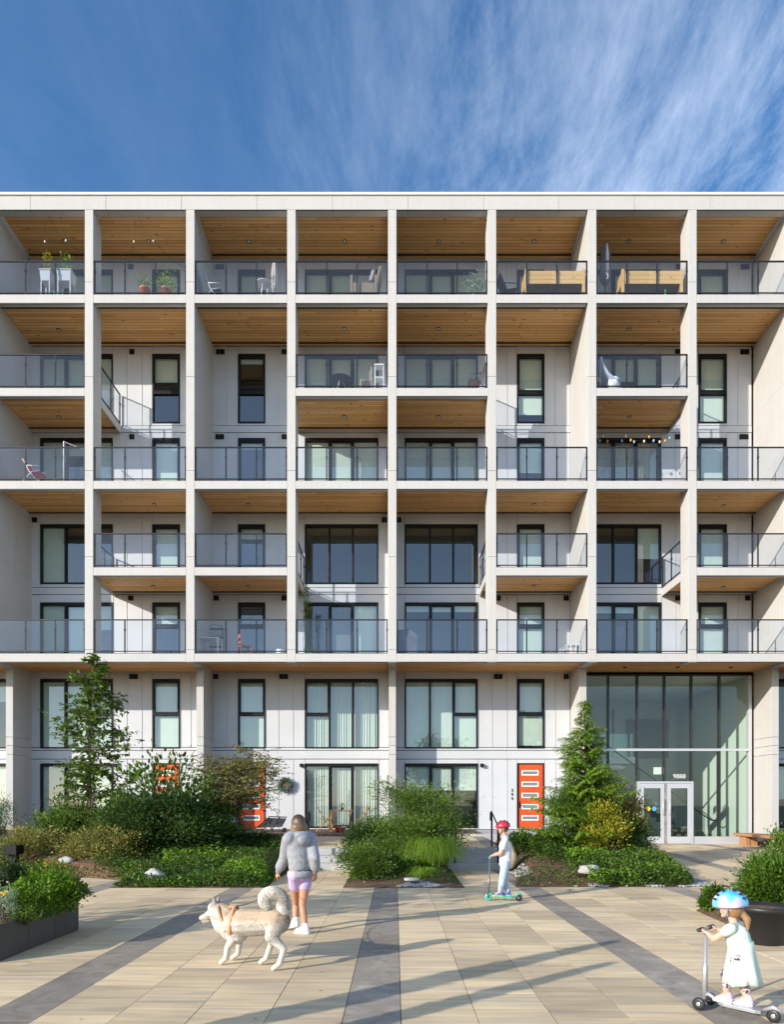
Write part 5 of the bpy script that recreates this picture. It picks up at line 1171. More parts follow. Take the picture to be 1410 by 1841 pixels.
# storage bench white (top col 4)
# eucalyptus plant (top col 5)
o = pot('potted_bush', 'blue-green bushy plant at the right end of the top middle balcony', X(856, 22.8), 22.8, fl['A'], .16, .25, M['grey_plastic'], None)
rr = np.random.RandomState(9); n = 700; P = np.array([X(858, 22.8), 22.8, fl['A'] + .58]) + rr.normal(size=(n, 3))*np.array([.20, .12, .20]); D = rr.normal(size=(n, 3)); D[:, 2] += .5; leaves('foliage', P, D, .075, LM['grey'], o, seed=9)
# terracotta pots (top col 2)
PB = 'terracotta pots on the top balcony'
pot('plant_pot', 'left terracotta pot with a bushy herb on the top balcony, second column', X(260, 22.68), 22.68, fl['A'], .17, .40, M['terra'], LM['bright'], .30, 200, 11, .07, PB)
pot('plant_pot', 'right terracotta pot with a leafy plant and cane on the top balcony, second column', X(298, 22.68), 22.68, fl['A'], .17, .38, M['terra'], LM['bright'], .48, 240, 12, .08, PB)
# lounge chair with headrest (top col 3)
def sling_chair(label, px, Y, z, h, w, m, fm, flip=1, name='sling_chair', cat='chair', group=None):
    x = X(px, Y); o = empty(name, (x, Y, z), label, cat, group); f = MB()
    for s in (-1, 1):
        f.tube([(x + flip*.30, Y + s*w, z), (x - flip*.05, Y + s*w, z + .42), (x - flip*.28, Y + s*w, z + h)], .014, 6); f.tube([(x - flip*.35, Y + s*w, z), (x + flip*.02, Y + s*w, z + .40), (x + flip*.30, Y + s*w, z + .44)], .014, 6)
        f.tube([(x + flip*.28, Y + s*w, z + .60), (x - flip*.14, Y + s*w, z + .62)], .016, 6)
    f.build('frame', fm, o)
    MB().add([(x + flip*.30, Y - w, z + .42), (x + flip*.30, Y + w, z + .42), (x - flip*.06, Y + w, z + .38), (x - flip*.06, Y - w, z + .38), (x + flip*.30, Y - w, z + .44), (x + flip*.30, Y + w, z + .44), (x - flip*.06, Y + w, z + .40), (x - flip*.06, Y - w, z + .40)], [(0, 1, 2, 3), (7, 6, 5, 4), (0, 4, 5, 1), (1, 5, 6, 2), (2, 6, 7, 3), (3, 7, 4, 0)]).build('seat', m, o)
    MB().add([(x - flip*.06, Y - w, z + .40), (x - flip*.06, Y + w, z + .40), (x - flip*.28, Y + w, z + h), (x - flip*.28, Y - w, z + h), (x - flip*.09, Y - w, z + .40), (x - flip*.09, Y + w, z + .40), (x - flip*.31, Y + w, z + h), (x - flip*.31, Y - w, z + h)], [(0, 1, 2, 3), (7, 6, 5, 4), (0, 4, 5, 1), (1, 5, 6, 2), (2, 6, 7, 3), (3, 7, 4, 0)]).build('backrest', m, o)
    return o
sling_chair('reclining chair with a pale headrest at the left of the third top balcony', 384, 22.95, fl['A'], 1.04, .26, M['fab_d'], M['metal_w'], flip=1)
sling_chair('dark slatted chair at the left end of the top balcony, left of a pine planter', 912, 22.95, fl['A'], .95, .26, M['fab_d'], M['black'], flip=1)
sling_chair('metal armchair at the right end of the balcony below the blue-green bush', 858, 22.85, fl['B'], 1.0, .25, M['wood_b'], M['rail'], flip=-1)
sling_chair('red folding chair on the left balcony, three levels below the tomato planters', 62, 22.85, fl['C'], .85, .25, mat('red_fabric', (.55, .03, .04), .7), M['metal_w'], flip=1)
def round_table(label, px, Y, z, r, h, mt, mf):
    x = X(px, Y); o = empty('bistro_table', (x, Y, z), label, 'table'); MB().lathe((x, Y, z + h), [(r*.98, -.02), (r, -.01), (r, 0), (.01, .0)], 28).build('tabletop', mt, o)
    for k in range(3):
        a = 2*math.pi*k/3 + .3; MB().tube([(x + .1*math.cos(a), Y + .1*math.sin(a), z + h - .02), (x + r*.8*math.cos(a), Y + r*.8*math.sin(a), z)], .014, 6).build('leg', mf, o)
def rect_table(label, pa, pb, Y, z, h, mt, mf, d=.32):
    x0, x1 = X(pa, Y), X(pb, Y); o = empty('side_table', ((x0+x1)/2, Y, z), label, 'table'); MB().box(x0, Y - d, z + h - .03, x1, Y + d, z + h).build('tabletop', mt, o, bevel=.005)
    for a in (x0 + .03, x1 - .03):
        for c in (Y - d + .03, Y + d - .03): MB().box(a - .016, c - .016, z, a + .016, c + .016, z + h - .032).build('leg', mf, o)
rect_table('white metal table at the left of the lowest balcony, third column', 356, 397, 23.3, fl['E'], .70, M['metal_w'], M['metal_w'])
def wood_chair(label, px, Y, z, m, rz=0, h=.85):
    x = X(px, Y); o = empty('wooden_chair', (x, Y, z), label, 'chair')
    def bb(name, *a): MB().box(x + a[0], Y + a[1], z + a[2], x + a[3], Y + a[4], z + a[5]).build(name, m, o)
    bb('seat', -.2, -.2, .43, .2, .2, .46)
    for a in (-.2, .16):
        bb('leg', a, -.2, 0, a + .04, -.16, .43 if a > 0 else h); bb('leg', a, .16, 0, a + .04, .2, .43 if a > 0 else h)
    bb('back_rail', -.19, -.158, h - .12, -.17, .158, h); bb('back_rail', -.19, -.158, h - .32, -.17, .158, h - .24); o.rotation_euler = (0, 0, rz); return o
wood_chair('brown wooden chair with its back to the white table on the lowest balcony, third column', 440, 23.3, fl['E'], mat('reddish_wood', (.32, .13, .08), .6), R(30))
# tall wire rack on that balcony
x, y, z = X(388, 24.3), 24.3, fl['E']; o = empty('wire_rack', (x, y, z), 'tall black wire rack against the wall of the lowest balcony, third column', 'rack'); f = MB()
for a in (-.25, .25):
    for c in (-.12, .12): MB().tube([(x + a, y + c, z), (x + a, y + c, z + 1.42)], .012, 6).build('post', M['black'], o)
for h in (.3, .65, 1.0, 1.3): MB().box(x - .25, y - .12, z + h, x + .25, y + .12, z + h + .02).build('shelf', M['black'], o)
MB().tube([(x - .25, y - .12, z + 1.40), (x, y - .12, z + 1.44), (x + .25, y - .12, z + 1.40)], .01, 6).build('top_rail', M['black'], o)
tag(MB().lathe((X(503, 23.0), 23.0, fl['E']), [(.12, 0), (.14, .24), (.145, .26), (.13, .26)], 20).build('white_bucket', M['white_paint'], loc=(X(503, 23.0), 23.0, fl['E'])), 'white bucket at the right corner of the lowest balcony, third column', 'bucket')
# hanging vine on fourth column lowest balcony
rr = np.random.RandomState(21); vb = empty('trailing_plant', (X(553, 23.0), 23.0, zf_(1045)), 'plant trailing down from the corner of the balcony above the curtained glass doors', 'trailing plant'); P = []; D = []; st = MB()
for k in range(9):
    x0 = X(548 + rr.uniform(-2, 8), 22.9); y0_ = 22.9 + rr.uniform(0, .3); ln = rr.uniform(.5, 2.1); zt = zf_(1045)
    pts = [(x0 + .05*math.sin(i*1.1 + k), y0_, zt - ln*i/7) for i in range(8)]; st.tube(pts, .005, 4)
    for i in range(int(ln*26)): 
        q = rr.rand(); P.append((x0 + rr.normal()*.04, y0_ + rr.normal()*.03, zt - ln*q)); D.append(tuple(rr.normal(size=3) + np.array([0, 0, -.4])))
st.build('stems', M['bark2'], vb); leaves('foliage', np.array(P), np.array(D), .07, LM['bright'], vb, seed=22)
pot('plant_pot', 'pot with a green plant on the floor of the lowest balcony, below the trailing plant', X(556, 23.0), 23.0, fl['E'], .13, .14, M['white_paint'], LM['bright'], .22, 80, 31, .07)
# grill cover, fifth column lowest balcony
gx, gy2, gz2 = X(731, 22.95), 22.95, fl['E']; o = empty('covered_grill', (gx, gy2, gz2), 'barbecue under a slate coloured cover at the left of the lowest middle balcony', 'covered grill')
MB().add([(gx - .33, gy2 - .28, gz2), (gx + .32, gy2 - .28, gz2), (gx + .32, gy2 + .28, gz2), (gx - .33, gy2 + .28, gz2), (gx - .36, gy2 - .3, gz2 + .62), (gx + .38, gy2 - .3, gz2 + .55), (gx + .38, gy2 + .3, gz2 + .55), (gx - .36, gy2 + .3, gz2 + .62), (gx - .3, gy2 - .22, gz2 + .86), (gx + .05, gy2 - .22, gz2 + .92), (gx + .05, gy2 + .22, gz2 + .92), (gx - .3, gy2 + .22, gz2 + .86), (gx + .36, gy2 - .26, gz2 + .70), (gx + .36, gy2 + .26, gz2 + .70)],
   [(0,1,5,4),(1,2,6,5),(2,3,7,6),(3,0,4,7),(4,5,12,9,8),(7,11,10,13,6),(5,6,13,12),(12,13,10,9),(8,9,10,11),(4,8,11,7)]).build('cover', mat('slate_cover_fabric', (.09, .11, .15), .85, (.13, .15, .2), scale=3), o)
MB().box(gx - .25, gy2 - .2, gz2, gx + .25, gy2 + .2, gz2 + .5).build('frame', M['black'], o)
# white rattan stools, sixth column lowest balcony
for i, (px, h, w_) in enumerate(((1014, .36, .18), (1029, .52, .24))):
    x, y, z = X(px, 23.5), 23.5, fl['E']; o = empty('white_stool', (x, y, z), ('low white slatted stool on the lowest balcony, left one of the nested pair', 'taller white slatted stool on the lowest balcony, right one of the nested pair')[i], 'stool')
    for k in range(4): MB().box(x - w_ + k*.035, y - .2, z + h - .02, x - w_ + k*.035 + .02, y + .2, z + h).build('slat', M['metal_w'], o)
    MB().box(x - w_ + .15, y - .2, z + h - .02, x + w_, y + .2, z + h).build('seat', M['metal_w'], o)
    for a in (x - w_, x - w_*.4, x + w_*.35, x + w_ - .03): MB().box(a, y - .2, z, a + .025, y - .17, z + h - .022).build('leg', M['metal_w'], o); MB().box(a, y + .17, z, a + .025, y + .2, z + h - .022).build('leg', M['metal_w'], o)
# second level: table, shelf
round_table('low round table on the second-row balcony, left of the white shelf', 612, 22.98, fl['B'], .42, .60, M['rail'], M['metal_w'])
wood_chair('grey patio chair right of the low round table, fourth column second row', 657, 22.9, fl['B'], M['wood_g'], R(190), .95)
x, y, z = X(682, 22.9), 22.9, fl['B'] + .12; o = empty('white_shelf', (x, y, z), 'white shelf unit in the right corner of the second-row balcony, fourth column', 'shelf')
for a in (-.16, .13): MB().box(x + a, y - .15, z - .12, x + a + .03, y + .15, z + .92).build('side_panel', M['white_paint'], o)
for h in (.02, .45, .89): MB().box(x - .128, y - .15, z + h, x + .128, y + .15, z + h + .03).build('shelf', M['white_paint'], o)
# egg chair, seventh column
x, y, z = X(1098, 22.9), 22.9, fl['B'] + .15; o = empty('hanging_chair', (x, y, z), 'pale sling chair with a white round cushion on a second-row balcony', 'lounge chair')
mb = MB(); pts = [(x - .42, z + 1.02), (x - .34, z + .74), (x - .18, z + .48), (x + .02, z + .30), (x + .24, z + .20)]; vs = []
for s in (-.26, .26): vs += [(a, y + s, b) for a, b in pts]
for s in (-.26, .26): vs += [(a + .05, y + s, b + .06) for a, b in pts]
fs = []
for i in range(4): fs += [(i, i+1, i+6, i+5), (10+i, 15+i, 16+i, 11+i), (i, 10+i, 11+i, i+1), (5+i, 6+i, 16+i, 15+i)]
fs += [(0, 5, 15, 10), (4, 14, 19, 9)]
mb.add(vs, fs, True).build('sling', mat('pale_blue_fabric', (.42, .46, .58), .9), o); MB().tube([(x - .42, y - .26, z - .15), (x - .42, y - .26, z + 1.02), (x + .1, y - .26, z), (x + .3, y - .26, z + .02)], .014, 6).build('frame', M['metal_w'], o); MB().ball((x + .10, y - .05, z + .26), (.22, .22, .24), 16, 10).build('cushion', M['white_paint'], o)
# beach-ball string lights, seventh column third row, and bulbs on the top left balconies
def string_lights(label, pts, bulbs, z, cols, r):
    o = empty('string_lights', pts[0], label, 'string lights', 'string lights on the balconies'); MB().tube(pts, .006, 4).build('cable', M['plastic_k'], o)
    for i, b_ in enumerate(bulbs): MB().ball(Vector(b_) - Vector((0, 0, r*1.3)), (r, r, r*1.5), 10, 8).build('bulb', cols[i % len(cols)], o)
Yl = 23.6; px_l = [1076, 1079, 1085, 1093, 1119, 1126, 1135, 1141, 1159, 1168, 1176, 1187, 1197, 1205]; py_l = [787, 793, 785, 794, 793, 785, 792, 795, 794, 786, 793, 795, 793, 788]
pts = [(X(a, Yl), Yl, Z(b - 3, Yl)) for a, b in zip(px_l, py_l)]
bc = [mat('bulb_orange', (.75, .35, .04), .5), mat('bulb_blue', (.25, .45, .62), .5), mat('bulb_cream', (.72, .66, .55), .5)]
string_lights('string of orange, blue and cream balls above the curtained balcony door', pts, pts, 0, bc, .036)
wb = [mat('clear_bulb', (.70, .66, .58), .2)]
for lab, pp in (('bulb string hung from the soffit of the leftmost top balcony', [(70, 462), (77, 427), (82, 385), (115, 425), (151, 455)]), ('bulb string hung from the soffit of the second top balcony', [(226, 465), (238, 427), (244, 385), (273, 426), (305, 458), (331, 469)])):
    Yl = 22.75; pts = [(X(a, Yl), Yl + (0 if i == 2 else .12*abs(i-2)), Z(b, Yl)) for i, (a, b) in enumerate(pp)]; string_lights(lab, pts, [pts[1], (pts[2][0], pts[2][1], pts[2][2] - .05), pts[3]], 0, wb, .03)
# large pedestal fan-like disc and small box: third top balcony table
round_table('white round side table on the third top balcony, left of the beige parasol', 474, 22.95, fl['A'], .26, .78, M['metal_w'], M['metal_w'])
# glass wind screen on the left balcony, third row
x = X(117, 22.7); o = empty('privacy_screen', (x, 22.7, fl['C']), 'frosted privacy screen standing above the railing on the left balcony, third row', 'screen')
MB().add([(X(114, 22.75), 22.75, fl['C'] + .1), (X(152, 23.6) + .2, 24.2, fl['C'] + .1), (X(152, 23.6) + .2, 24.2, fl['C'] + 1.78), (X(114, 22.75), 22.75, fl['C'] + 1.50)], [(0, 1, 2, 3)]).build('glass_panel', M['rail_glass'], o)
MB().tube([(X(114, 22.75), 22.75, fl['C']), (X(114, 22.75), 22.75, fl['C'] + 1.5), (X(152, 23.6) + .2, 24.2, fl['C'] + 1.78)], .02, 6).build('frame', M['metal_w'], o)
# green bottle by the railing
tag(MB().lathe((X(1197, 22.55), 22.55, fl['A']), [(.045, 0), (.045, .16), (.015, .22), (.015, .28)], 14).build('bottle', mat('green_bottle', (.03, .5, .03), .2), loc=(X(1197, 22.55), 22.55, fl['A'])), 'green bottle standing on the slab in front of the pine planter by the parasol', 'bottle')
tag(MB().ball((X(103, 22.6), 22.6, fl['A'] + .09), (.07, .07, .09), 10, 8).ball((X(103, 22.6) + .05, 22.6, fl['A'] + .19), .045, 8, 6).build('garden_ornament', mat('blue_ornament', (.10, .35, .50), .4, (.7, .7, .7), scale=12), loc=(X(103, 22.6), 22.6, fl['A'])), 'small blue and white ornament under the tomato planters', 'ornament')
# trees behind the camera: seen only as reflections and shadows
def rough_tree(label, base, h, rx, n, seed, m, lz=.35):
    r = np.random.RandomState(seed); o = empty('broadleaf_tree', base, label, 'tree', 'trees behind the viewpoint'); x, y, z = base
    MB().tube([(x, y, z - .1), (x + .1, y, z + h*.5), (x, y, z + h*.9)], [h*.022, h*.014, .02], 10).build('trunk', M['bark'], o)
    cl = 30; d = unit(r.normal(size=(cl, 3))); C = d * (r.rand(cl, 1) ** .4) * np.array([rx, rx, h*(1-lz)/2]) + np.array([x, y, z + h*(1+lz)/2]); ci = r.randint(cl, size=n)
    P = C[ci] + r.normal(size=(n, 3)) * rx * .17; D = r.normal(size=(n, 3)); b_ = MB()
    for c in C[::2]: b_.tube([(x, y, z + h*.35), tuple(c)], [h*.006, .01], 5)
    b_.build('branches', M['bark'], o); leaves('foliage', P, D, rx * .13, m, o, aspect=.6, seed=seed)
rough_tree('tall tree well behind the viewpoint to the right', (14, -24, 0), 11, 4.2, 5000, 901, LM['dark'])
rough_tree('rounder tree behind the viewpoint', (5, -30, 0), 9, 3.6, 4000, 902, LM['dark'])
rough_tree('young tree beyond the left edge of the plaza whose shadow dapples the paving', (-8.3, 6.0, 0), 4.6, 1.5, 1500, 903, LM['green'], .3)
for i, (x, y, h, rr_) in enumerate(((-3.15, 3.68, 2.5, .17), (-3.0, 3.0, 2.25, .10))):  # guessed shrubs, unseen, placed to cast the two tapering shadows on the paving
    o = empty('shadow_shrub', (x, y, 0), ('taller, thicker columnar shrub shape added outside the lower left corner to cast a shadow', 'thin low columnar shrub shape added outside the lower left corner to cast a second shadow')[i], 'columnar shrub', 'added shadow casters outside the lower left corner'); r = np.random.RandomState(60 + i); n = 5000
    t = r.rand(n) ** .8; a = r.uniform(0, 2*np.pi, n); q = rr_ * np.sin(np.clip(t*.95 + .05, 0, 1)*np.pi) ** .6 * np.sqrt(r.rand(n)); P = np.stack([x + q*np.cos(a), y + q*np.sin(a), .1 + t*(h - .1)], 1); D = r.normal(size=(n, 3))*.4; D[:, 2] += 1
    MB().tube([(x, y, -.05), (x, y, h*.9)], [.03, .006], 6).build('trunk', M['bark'], o); leaves('foliage', P, D, .09, LM['dark'], o, aspect=.3, seed=61)
# ================================================================ PEOPLE AND DOG
def _cap(mb, p0, p1, r0, r1, n=12):
    p0, p1 = Vector(p0), Vector(p1); d = p1 - p0; L_ = d.length
    if L_ < 1e-5: d = Vector((0, 0, 1)); L_ = 1e-5
    d = d / L_; u = Vector((0, 0, 1)) if abs(d.z) < .9 else Vector((1, 0, 0)); a = d.cross(u).normalized(); b = d.cross(a); rings = []
    for k in range(1, 4): t = math.pi/2 * (1 - k/3.0); rings.append((p0 - d * r0 * math.sin(t), r0 * math.cos(t)))
    for k in range(0, 3): t = math.pi/2 * (k/3.0); rings.append((p1 + d * r1 * math.sin(t), r1 * math.cos(t)))
    vs = [p0 - d * r0]; 
    for c, r in rings: vs += [c + (a*math.cos(2*math.pi*i/n) + b*math.sin(2*math.pi*i/n)) * r for i in range(n)]
    vs.append(p1 + d * r1); m = len(rings); fs = [(0, 1 + (i+1) % n, 1 + i) for i in range(n)]
    for j in range(m - 1): fs += [(1+j*n+i, 1+j*n+(i+1) % n, 1+(j+1)*n+(i+1) % n, 1+(j+1)*n+i) for i in range(n)]
    fs += [(1+(m-1)*n+i, 1+(m-1)*n+(i+1) % n, len(vs)-1) for i in range(n)]; mb.add(vs, fs)
def blob(name, m, parent, caps, vox=.008, smooth=3, post=None):
    """caps: (p0,p1,r0,r1) tapered capsules or (c,(rx,ry,rz)[,Matrix]) ellipsoids, fused into ONE surface"""
    mb = MB()
    for c in caps:
        if len(c) == 4: _cap(mb, *c)
        else:
            s0 = len(mb.v); mb.ball((0, 0, 0), c[1], 18, 12); Mx = Matrix.Translation(Vector(c[0])) @ (c[2].to_4x4() if len(c) > 2 else Matrix.Identity(4)); mb.xf(Mx, s0)
    me = bpy.data.meshes.new('t'); me.from_pydata(mb.v, [], mb.f); bm = bmesh.new(); bm.from_mesh(me); bmesh.ops.remove_doubles(bm, verts=bm.verts, dist=1e-6); bmesh.ops.recalc_face_normals(bm, faces=bm.faces); bm.to_mesh(me); bm.free()
    t = bpy.data.objects.new('t', me); link(t)
    r = t.modifiers.new('r', 'REMESH'); r.mode = 'VOXEL'; r.voxel_size = vox; s = t.modifiers.new('s', 'SMOOTH'); s.factor = .5; s.iterations = smooth
    dg = bpy.context.evaluated_depsgraph_get(); dg.update(); m2 = bpy.data.meshes.new_from_object(t.evaluated_get(dg)); bpy.data.objects.remove(t)
    off = ORG[parent.name]; co = np.empty(len(m2.vertices)*3, dtype=np.float32); m2.vertices.foreach_get('co', co); co = co.reshape(-1, 3)
    if post is not None: co = post(co.copy())
    co = co - np.array(off); m2.vertices.foreach_set('co', co.astype(np.float32).ravel()); m2.polygons.foreach_set('use_smooth', [True]*len(m2.polygons)); m2.materials.clear(); m2.materials.append(m); m2.name = name; m2.update()
    o = bpy.data.objects.new(name, m2); link(o); o.parent = parent; ORG[o.name] = off; return o
def skin(name, c):
    m, N, L, b = new_mat(name); b.inputs['Roughness'].default_value = .55; b.inputs['Subsurface Weight'].default_value = .12; b.inputs['Subsurface Radius'].default_value = (.02, .008, .004); b.inputs['Subsurface Scale'].default_value = .5
    tc = N.new('ShaderNodeTexCoord'); n = N.new('ShaderNodeTexNoise'); n.inputs['Scale'].default_value = 14; L.new(tc.outputs['Object'], n.inputs['Vector'])
    mx = N.new('ShaderNodeMix'); mx.data_type = 'RGBA'; mx.inputs[6].default_value = (*c, 1); mx.inputs[7].default_value = (c[0]*.9, c[1]*.78, c[2]*.72, 1); L.new(n.outputs[0], mx.inputs[0]); L.new(mx.outputs[2], b.inputs['Base Color']); return m
def hand(wr, dirv, palm_n, thumb_side, size=.165, curl=.5):
    """capsules of a hand: palm, four unequal fingers with two bends, thumb from the side of the palm"""
    w = Vector(wr); d = Vector(dirv).normalized(); n = Vector(palm_n); n = (n - d * n.dot(d)).normalized(); s = d.cross(n).normalized() * thumb_side; k = size / .18; out = []
    for i, (o, L_) in enumerate(((.028, .072), (.009, .080), (-.010, .074), (-.028, .058))):
        kn = w + d * .088 * k + s * o * k; out.append((w + s * o * .6 * k + d * .012 * k, kn, .013*k, .011*k))
        a1, a2, a3 = curl * .7, curl * 1.7, curl * 2.5; p = kn; ls = (L_*.45*k, L_*.32*k, L_*.25*k)
        for a, l, r0, r1 in ((a1, ls[0], .0088, .0082), (a2, ls[1], .0080, .0074), (a3, ls[2], .0074, .0062)):
            q = p + (d * math.cos(a) + n * math.sin(a)) * l; out.append((p, q, r0*k, r1*k)); p = q
    t0 = w + d * .025 * k + s * .024 * k; t1 = t0 + (d * .55 + s * .7 + n * .35).normalized() * .042 * k; t2 = t1 + (d * .9 + s * .1 + n * .7*curl*1.5).normalized() * .034 * k
    return out + [(t0, t1, .012*k, .0095*k), (t1, t2, .0092*k, .0075*k)]
def head_caps(c, fwd, r=(.072, .092, .108), up=(0, 0, 1)):
    """skull, jaw, nose, ears, brow and lips; c = centre of the skull"""
    c = Vector(c); f = Vector(fwd).normalized(); u = Vector(up).normalized(); s = f.cross(u).normalized(); u = s.cross(f); Mx = Matrix((s, f, u)).transposed(); k = r[2] / .108
    P = lambda x, y, z: c + s*x*k + f*y*k + u*z*k
    o = [(c, r, Mx), (P(0, .022, -.045), (.052*k, .062*k, .062*k), Mx), (P(0, .088, .010), P(0, .104, -.018), .008*k, .012*k), (P(-.012, .094, -.022), P(.012, .094, -.022), .007*k, .007*k),
         (P(-.018, .084, -.050), P(.018, .084, -.050), .0065*k, .0065*k), (P(-.015, .082, -.058), P(.015, .082, -.058), .007*k, .007*k), (P(0, .062, -.092), (.022*k, .020*k, .016*k), Mx), (P(-.045, .078, .022), P(.045, .078, .022), .010*k, .010*k)]
    for e in (-1, 1): o += [(P(.072*e, -.004, -.012), (.010*k, .020*k, .030*k), Mx), (P(.034*e, .070, -.028), (.020*k, .018*k, .018*k), Mx)]
    return o, P
M['eye_w'] = mat('eye_white', (.75, .73, .70), .2); M['eye_k'] = mat('dark_iris', (.03, .02, .015), .1)
def eyes(P, parent, k=1):
    for e in (-1, 1):
        MB().ball(P(.028*e, .079, .003), .0105*k, 12, 8).build('eye', M['eye_w'], parent); MB().ball(P(.028*e, .0865, .003), .0052*k, 10, 6).build('pupil', M['eye_k'], parent)
def shoe(name, heel, toe, m, sole, parent, k=1.0, h=.075):
    a, b = Vector(heel), Vector(toe); d = (b - a).normalized(); o = blob(name, m, parent, [(a + Vector((0, 0, .035*k)), b + Vector((0, 0, .022*k)) - d*.02, .036*k, .030*k), (a + Vector((0, 0, h*k)), a.lerp(b, .45) + Vector((0, 0, .045*k)), .034*k, .034*k), (a + Vector((0, 0, .03*k)) - d*.012, a + Vector((0, 0, h*1.15*k)), .033*k, .034*k)], .007, 2, post=lambda c: np.stack([c[:, 0], c[:, 1], np.maximum(c[:, 2], min(a.z, b.z) + .012)], 1))
    s = d.cross(Vector((0, 0, 1))); mb = MB(); vs = []
    for z in (0, .022*k):
        for t, w in ((-.30, .018), (-.15, .032), (.3, .034), (.75, .042), (1.02, .036), (1.16, .014)):
            c = a.lerp(b, t); vs.append(c + s*w*k + Vector((0, 0, z)))
        for t, w in ((1.16, .014), (1.02, .036), (.75, .042), (.3, .034), (-.15, .032), (-.30, .018)):
            c = a.lerp(b, t); vs.append(c - s*w*k + Vector((0, 0, z)))
    fs = [tuple(range(12)), tuple(range(23, 11, -1))] + [(i, (i+1) % 12, 12 + (i+1) % 12, 12 + i) for i in range(12)]
    mb.add(vs, fs).build('sole', sole, o); return o

# ------------------------------------------------ walking woman
WY = 8.74
def J(px, py, dy=0, Y0=WY): return Vector(at(px, py, Y0 + dy))
wo = empty('person', (X(545, WY), WY, 0), 'person in a grey hoodie and lilac shorts walking away and holding a dog leash', 'person')
fw = Vector((-.62, .78, 0)).normalized(); rt = fw.cross(Vector((0, 0, 1)))
sk = skin('tanned_skin', (.56, .30, .185))
hip = J(540, 1572); chest = J(538, 1520); nk = J(538, 1499); hc = J(537, 1481) + fw*.02
shL, shR = nk - rt*.155 + Vector((0, 0, -.035)), nk + rt*.155 + Vector((0, 0, -.035))
# left arm reaches forward to the leash, right arm swings back
elL, wrL = J(512, 1538, .05), J(501, 1567, .12); elR, wrR = J(566, 1542, -.10), J(567, 1566, -.02)
hL, hR = hip - rt*.085, hip + rt*.085
knR, anR = J(544, 1628, .03), J(549, 1664, -.02); heR, toR = Vector((*anR.xy, 0)) + Vector((.012, -.01, 0)), None
toR = heR + Vector((-.145, .075, 0))
knL, anL = J(532, 1626, .30), J(531, 1655, .18)
heL = Vector((anL.x + .01, anL.y, .055)); toL = heL + Vector((-.12, .085, -.045))
head, P = head_caps(hc, fw, (.070, .090, .104))
caps = head + [(nk + Vector((0, 0, -.03)), hc + Vector((0, 0, -.05)), .044, .043), (hip, chest, .105, .105), (shL, shR, .05, .05), (hL + Vector((0, 0, .02)), hR + Vector((0, 0, .02)), .088, .088)]
caps += [(hL, hL.lerp(knL, .5), .082, .068), (hL.lerp(knL, .5), knL, .068, .047), (knL, knL.lerp(anL, .35), .046, .049), (knL.lerp(anL, .35), anL, .049, .031), (anL, heL + Vector((0, 0, .04)), .031, .032), (heL + Vector((0, 0, .03)), toL + Vector((0, 0, .03)), .028, .022)]
caps += [(hR, hR.lerp(knR, .5), .082, .068), (hR.lerp(knR, .5), knR, .068, .047), (knR, knR.lerp(anR, .35), .046, .049), (knR.lerp(anR, .35), anR, .049, .031), (anR, heR + Vector((0, 0, .04)), .031, .032), (heR + Vector((0, 0, .03)), toR + Vector((0, 0, .03)), .028, .022)]
caps += [(shL, elL, .045, .036), (elL, wrL, .035, .024), (shR, elR, .045, .036), (elR, wrR, .035, .024)]
hdL = (J(496, 1579, .15) - wrL).normalized(); caps += hand(wrL, hdL, (.8, .4, .1), 1, .165, .95); caps += hand(wrR, (.0, -.1, -1), (-.6, .6, 0), -1, .165, .45)
blob('body', sk, wo, caps, .0065, 3); eyes(P, wo)
M['hoodie'] = mat('heather_grey_fleece', (.27, .28, .305), .95, (.34, .35, .375), scale=26, bump=.35, bscale=90)
hem = J(539.5, 1560)
Rm_ = Matrix((rt, fw, Vector((0, 0, 1)))).transposed()
hd = [(chest + Vector((0, 0, .02)), (.180, .135, .215), Rm_), (J(540, 1535), (.176, .142, .20), Rm_), (J(540, 1547), (.172, .145, .17), Rm_), (hem + Vector((0, 0, .03)), (.165, .145, .12), Rm_), (shL + rt*.03, shR - rt*.03, .082, .082), (shL - rt*.0 + Vector((0, 0, -.02)), shL.lerp(elL, .6), .086, .080), (shL.lerp(elL, .6), elL, .080, .074), (elL, elL.lerp(wrL, .7), .072, .070), (elL.lerp(wrL, .7), wrL, .062, .040), (shR + Vector((0, 0, -.02)), elR, .086, .074), (elR, elR.lerp(wrR, .7), .070, .066), (elR.lerp(wrR, .7), wrR, .058, .040),
      (nk - fw*.04 - rt*.055 + Vector((0, 0, -.01)), nk - fw*.04 + rt*.055 + Vector((0, 0, -.01)), .064, .064), (nk + fw*.03 - rt*.05, nk + fw*.03 + rt*.05, .050, .050)]
def folds(c):
    k = np.sin(c[:, 2]*58 + np.sin(c[:, 0]*31)*2.2 + c[:, 1]*19) * .0016 + np.sin(c[:, 2]*17 + c[:, 0]*11 + c[:, 1]*7) * .005; cen = np.array([hem.x, hem.y]); d = c[:, :2] - cen; d /= np.linalg.norm(d, axis=1)[:, None] + 1e-6
    c[:, 0] += d[:, 0]*k; c[:, 1] += d[:, 1]*k; return c
blob('hoodie', M['hoodie'], wo, hd, .011, 9, folds)
hq = nk - fw*.10; blob('hood', M['hoodie'], wo, [(hq + Vector((0, 0, -.02)), (.125, .062, .060), Rm_), (hq - fw*.035 + Vector((0, 0, -.075)), (.095, .050, .075), Rm_)], .009, 4)
MB().lathe((hem.x, hem.y, hem.z - .12), [(.146, .0), (.160, .01), (.162, .065), (.146, .08)], 28, sx=1.03, sy=.96).build('hoodie_hem', M['hoodie'], wo)
for q, dd in ((wrL, (wrL - elL).normalized()), (wrR, (wrR - elR).normalized())): MB().tube([q - dd*.05, q - dd*.045, q + dd*.012, q + dd*.016], [.034, .040, .037, .030], 14).build('cuff', M['hoodie'], wo)
